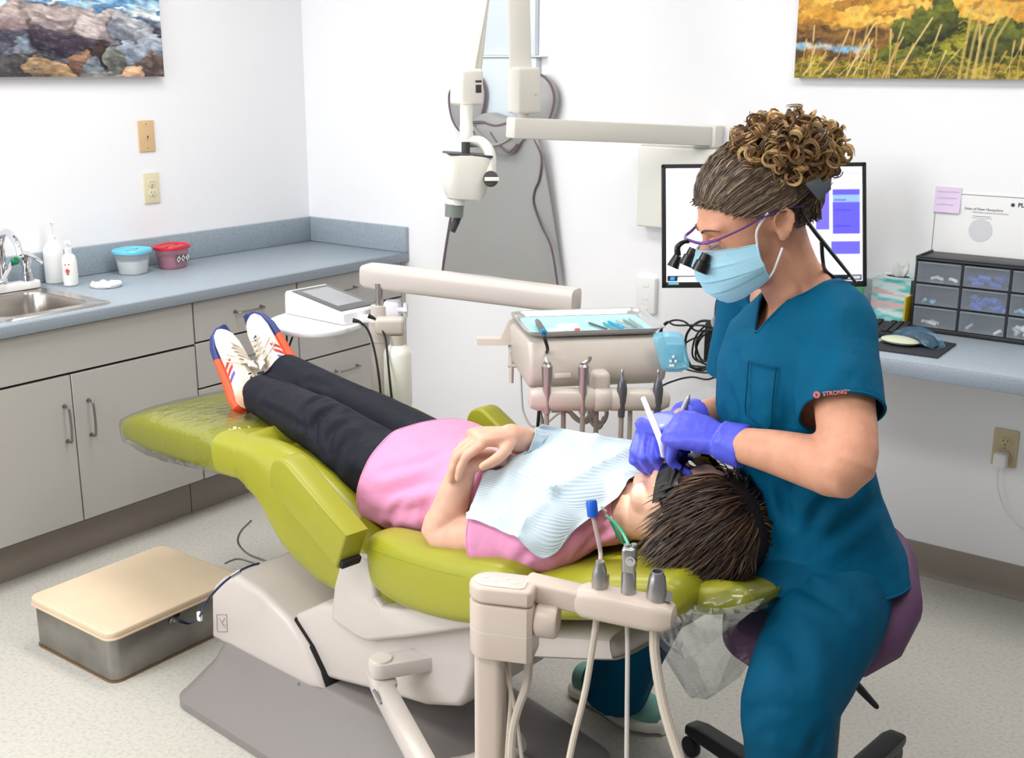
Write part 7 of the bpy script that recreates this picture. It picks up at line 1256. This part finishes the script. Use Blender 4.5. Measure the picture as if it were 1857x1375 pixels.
for j, r in enumerate(grid_b): rows.append([onmesh(both, x, y, .012) for x, y in r])
def smooth_grid(rows, it=3):
    G = np.array(rows)
    for _ in range(it):
        H = G.copy(); H[1:-1] = .5 * G[1:-1] + .25 * (G[:-2] + G[2:]); 
        for a in range(G.shape[0]):
            for b in range(G.shape[1]):
                d = ((H[a, b] - G[a, b]) @ nrm(G[a, b] - CAM)); G[a, b] = G[a, b] + nrm(G[a, b] - CAM) * d
    return G
G_ = smooth_grid(rows); fr_ = [spline(r, 8) for r in G_]; m = len(fr_[0]); R2 = np.array([spline([r[j] for r in fr_], 8) for j in range(m)]).transpose(1, 0, 2); nr_, nc_ = R2.shape[:2]
v = R2.reshape(-1, 3); ii, jj = np.meshgrid(np.arange(nr_), np.arange(nc_), indexing='ij'); uvb = np.stack([ii.ravel() / nr_ * 14.0, jj.ravel() / nc_], 1)
f = [[a * nc_ + b, a * nc_ + b + 1, (a + 1) * nc_ + b + 1, (a + 1) * nc_ + b] for a in range(nr_ - 1) for b in range(nc_ - 1)]; gb = (v, f); nb = normals(gb); nb = nb * np.sign((CAM - v).mean(0) @ nb.mean(0))
fold = np.abs(jj.ravel() / nc_ - .5 - .0 * ii.ravel()); v = v + nb * (.004 * np.exp(-((jj.ravel() / nc_ - .52) / .03) ** 2) + .003 * np.exp(-((ii.ravel() / nr_ - .42) / .03) ** 2) + .003 * np.sin(jj.ravel() / nc_ * 14) * (ii.ravel() / nr_) ** 2)[:, None]
bb = np.concatenate([sg[0], pb[0]]); bn_ = np.concatenate([normals(sg), normals(pb)]); kb_ = (np.linalg.norm(bb - v.mean(0), axis=1) < .34) & (np.linalg.norm(bb - K2, axis=1) > .085); bb, bn_ = bb[kb_], bn_[kb_]
for it in range(3):
    for i in range(len(v)):
        dd = bb - v[i]; q = np.argmin((dd * dd).sum(1)); d = (v[i] - bb[q]) @ bn_[q]
        if d < .012: v[i] = v[i] + bn_[q] * min(.012 - d, .04)
    G2 = v.reshape(nr_, nc_, 3); H2 = G2.copy(); H2[1:-1, 1:-1] = .4 * G2[1:-1, 1:-1] + .15 * (G2[:-2, 1:-1] + G2[2:, 1:-1] + G2[1:-1, :-2] + G2[1:-1, 2:]); v = H2.reshape(-1, 3)
for pth in ([(885, 838), (940, 856), (1000, 890)], [(1000, 890), (1060, 858), (1120, 826), (1166, 802)], [(1000, 890), (965, 930), (932, 974)], [(960, 860), (935, 910), (900, 952)]):
    w_p = [onmesh((v, f), x, y, 0) for x, y in pth]; dd_, _t = seg_dist(v, w_p); v = v + nb * (.007 * np.exp(-(dd_ / .009) ** 2))[:, None]
n = len(v); v2 = np.concatenate([v, v - nb * .0012]); f2 = f + [[n + q for q in x[::-1]] for x in f]; bd = list(range(nc_)) + [nc_ * r + nc_ - 1 for r in range(1, nr_)] + list(range(nr_ * nc_ - 2, (nr_ - 1) * nc_ - 1, -1)) + [nc_ * r for r in range(nr_ - 2, 0, -1)]; f2 += [[bd[k], bd[(k + 1) % len(bd)], n + bd[(k + 1) % len(bd)], n + bd[k]] for k in range(len(bd))]
put('paper_bib', (v2, f2), 'bib_paper', loc=v.mean(0), label='pale blue ribbed paper bib laid over the pink shirt', cat='bib', uv=np.concatenate([uvb, uvb]))
b0 = onmesh(both, 1090, 922, .02); b1 = onmesh(both, 1108, 945, .02); bc = thing('bib_clip', 'small metal bib clip at the shirt collar', 'clip', b0); put('jaw', join(tube([b0, (b0 + b1) / 2, b1], [.003, .004, .0045], 8, 2, flat=.5), tube([b0 + A(0, 0, .003), (b0 + b1) / 2 + A(0, 0, .006)], .0025, 6)), 'clip_metal', bc); put('strap', tube([b1, onmesh(both, 1118, 965, .012), onmesh(both, 1130, 985, .012)], .0035, 8, 3), 'green_tube', bc)
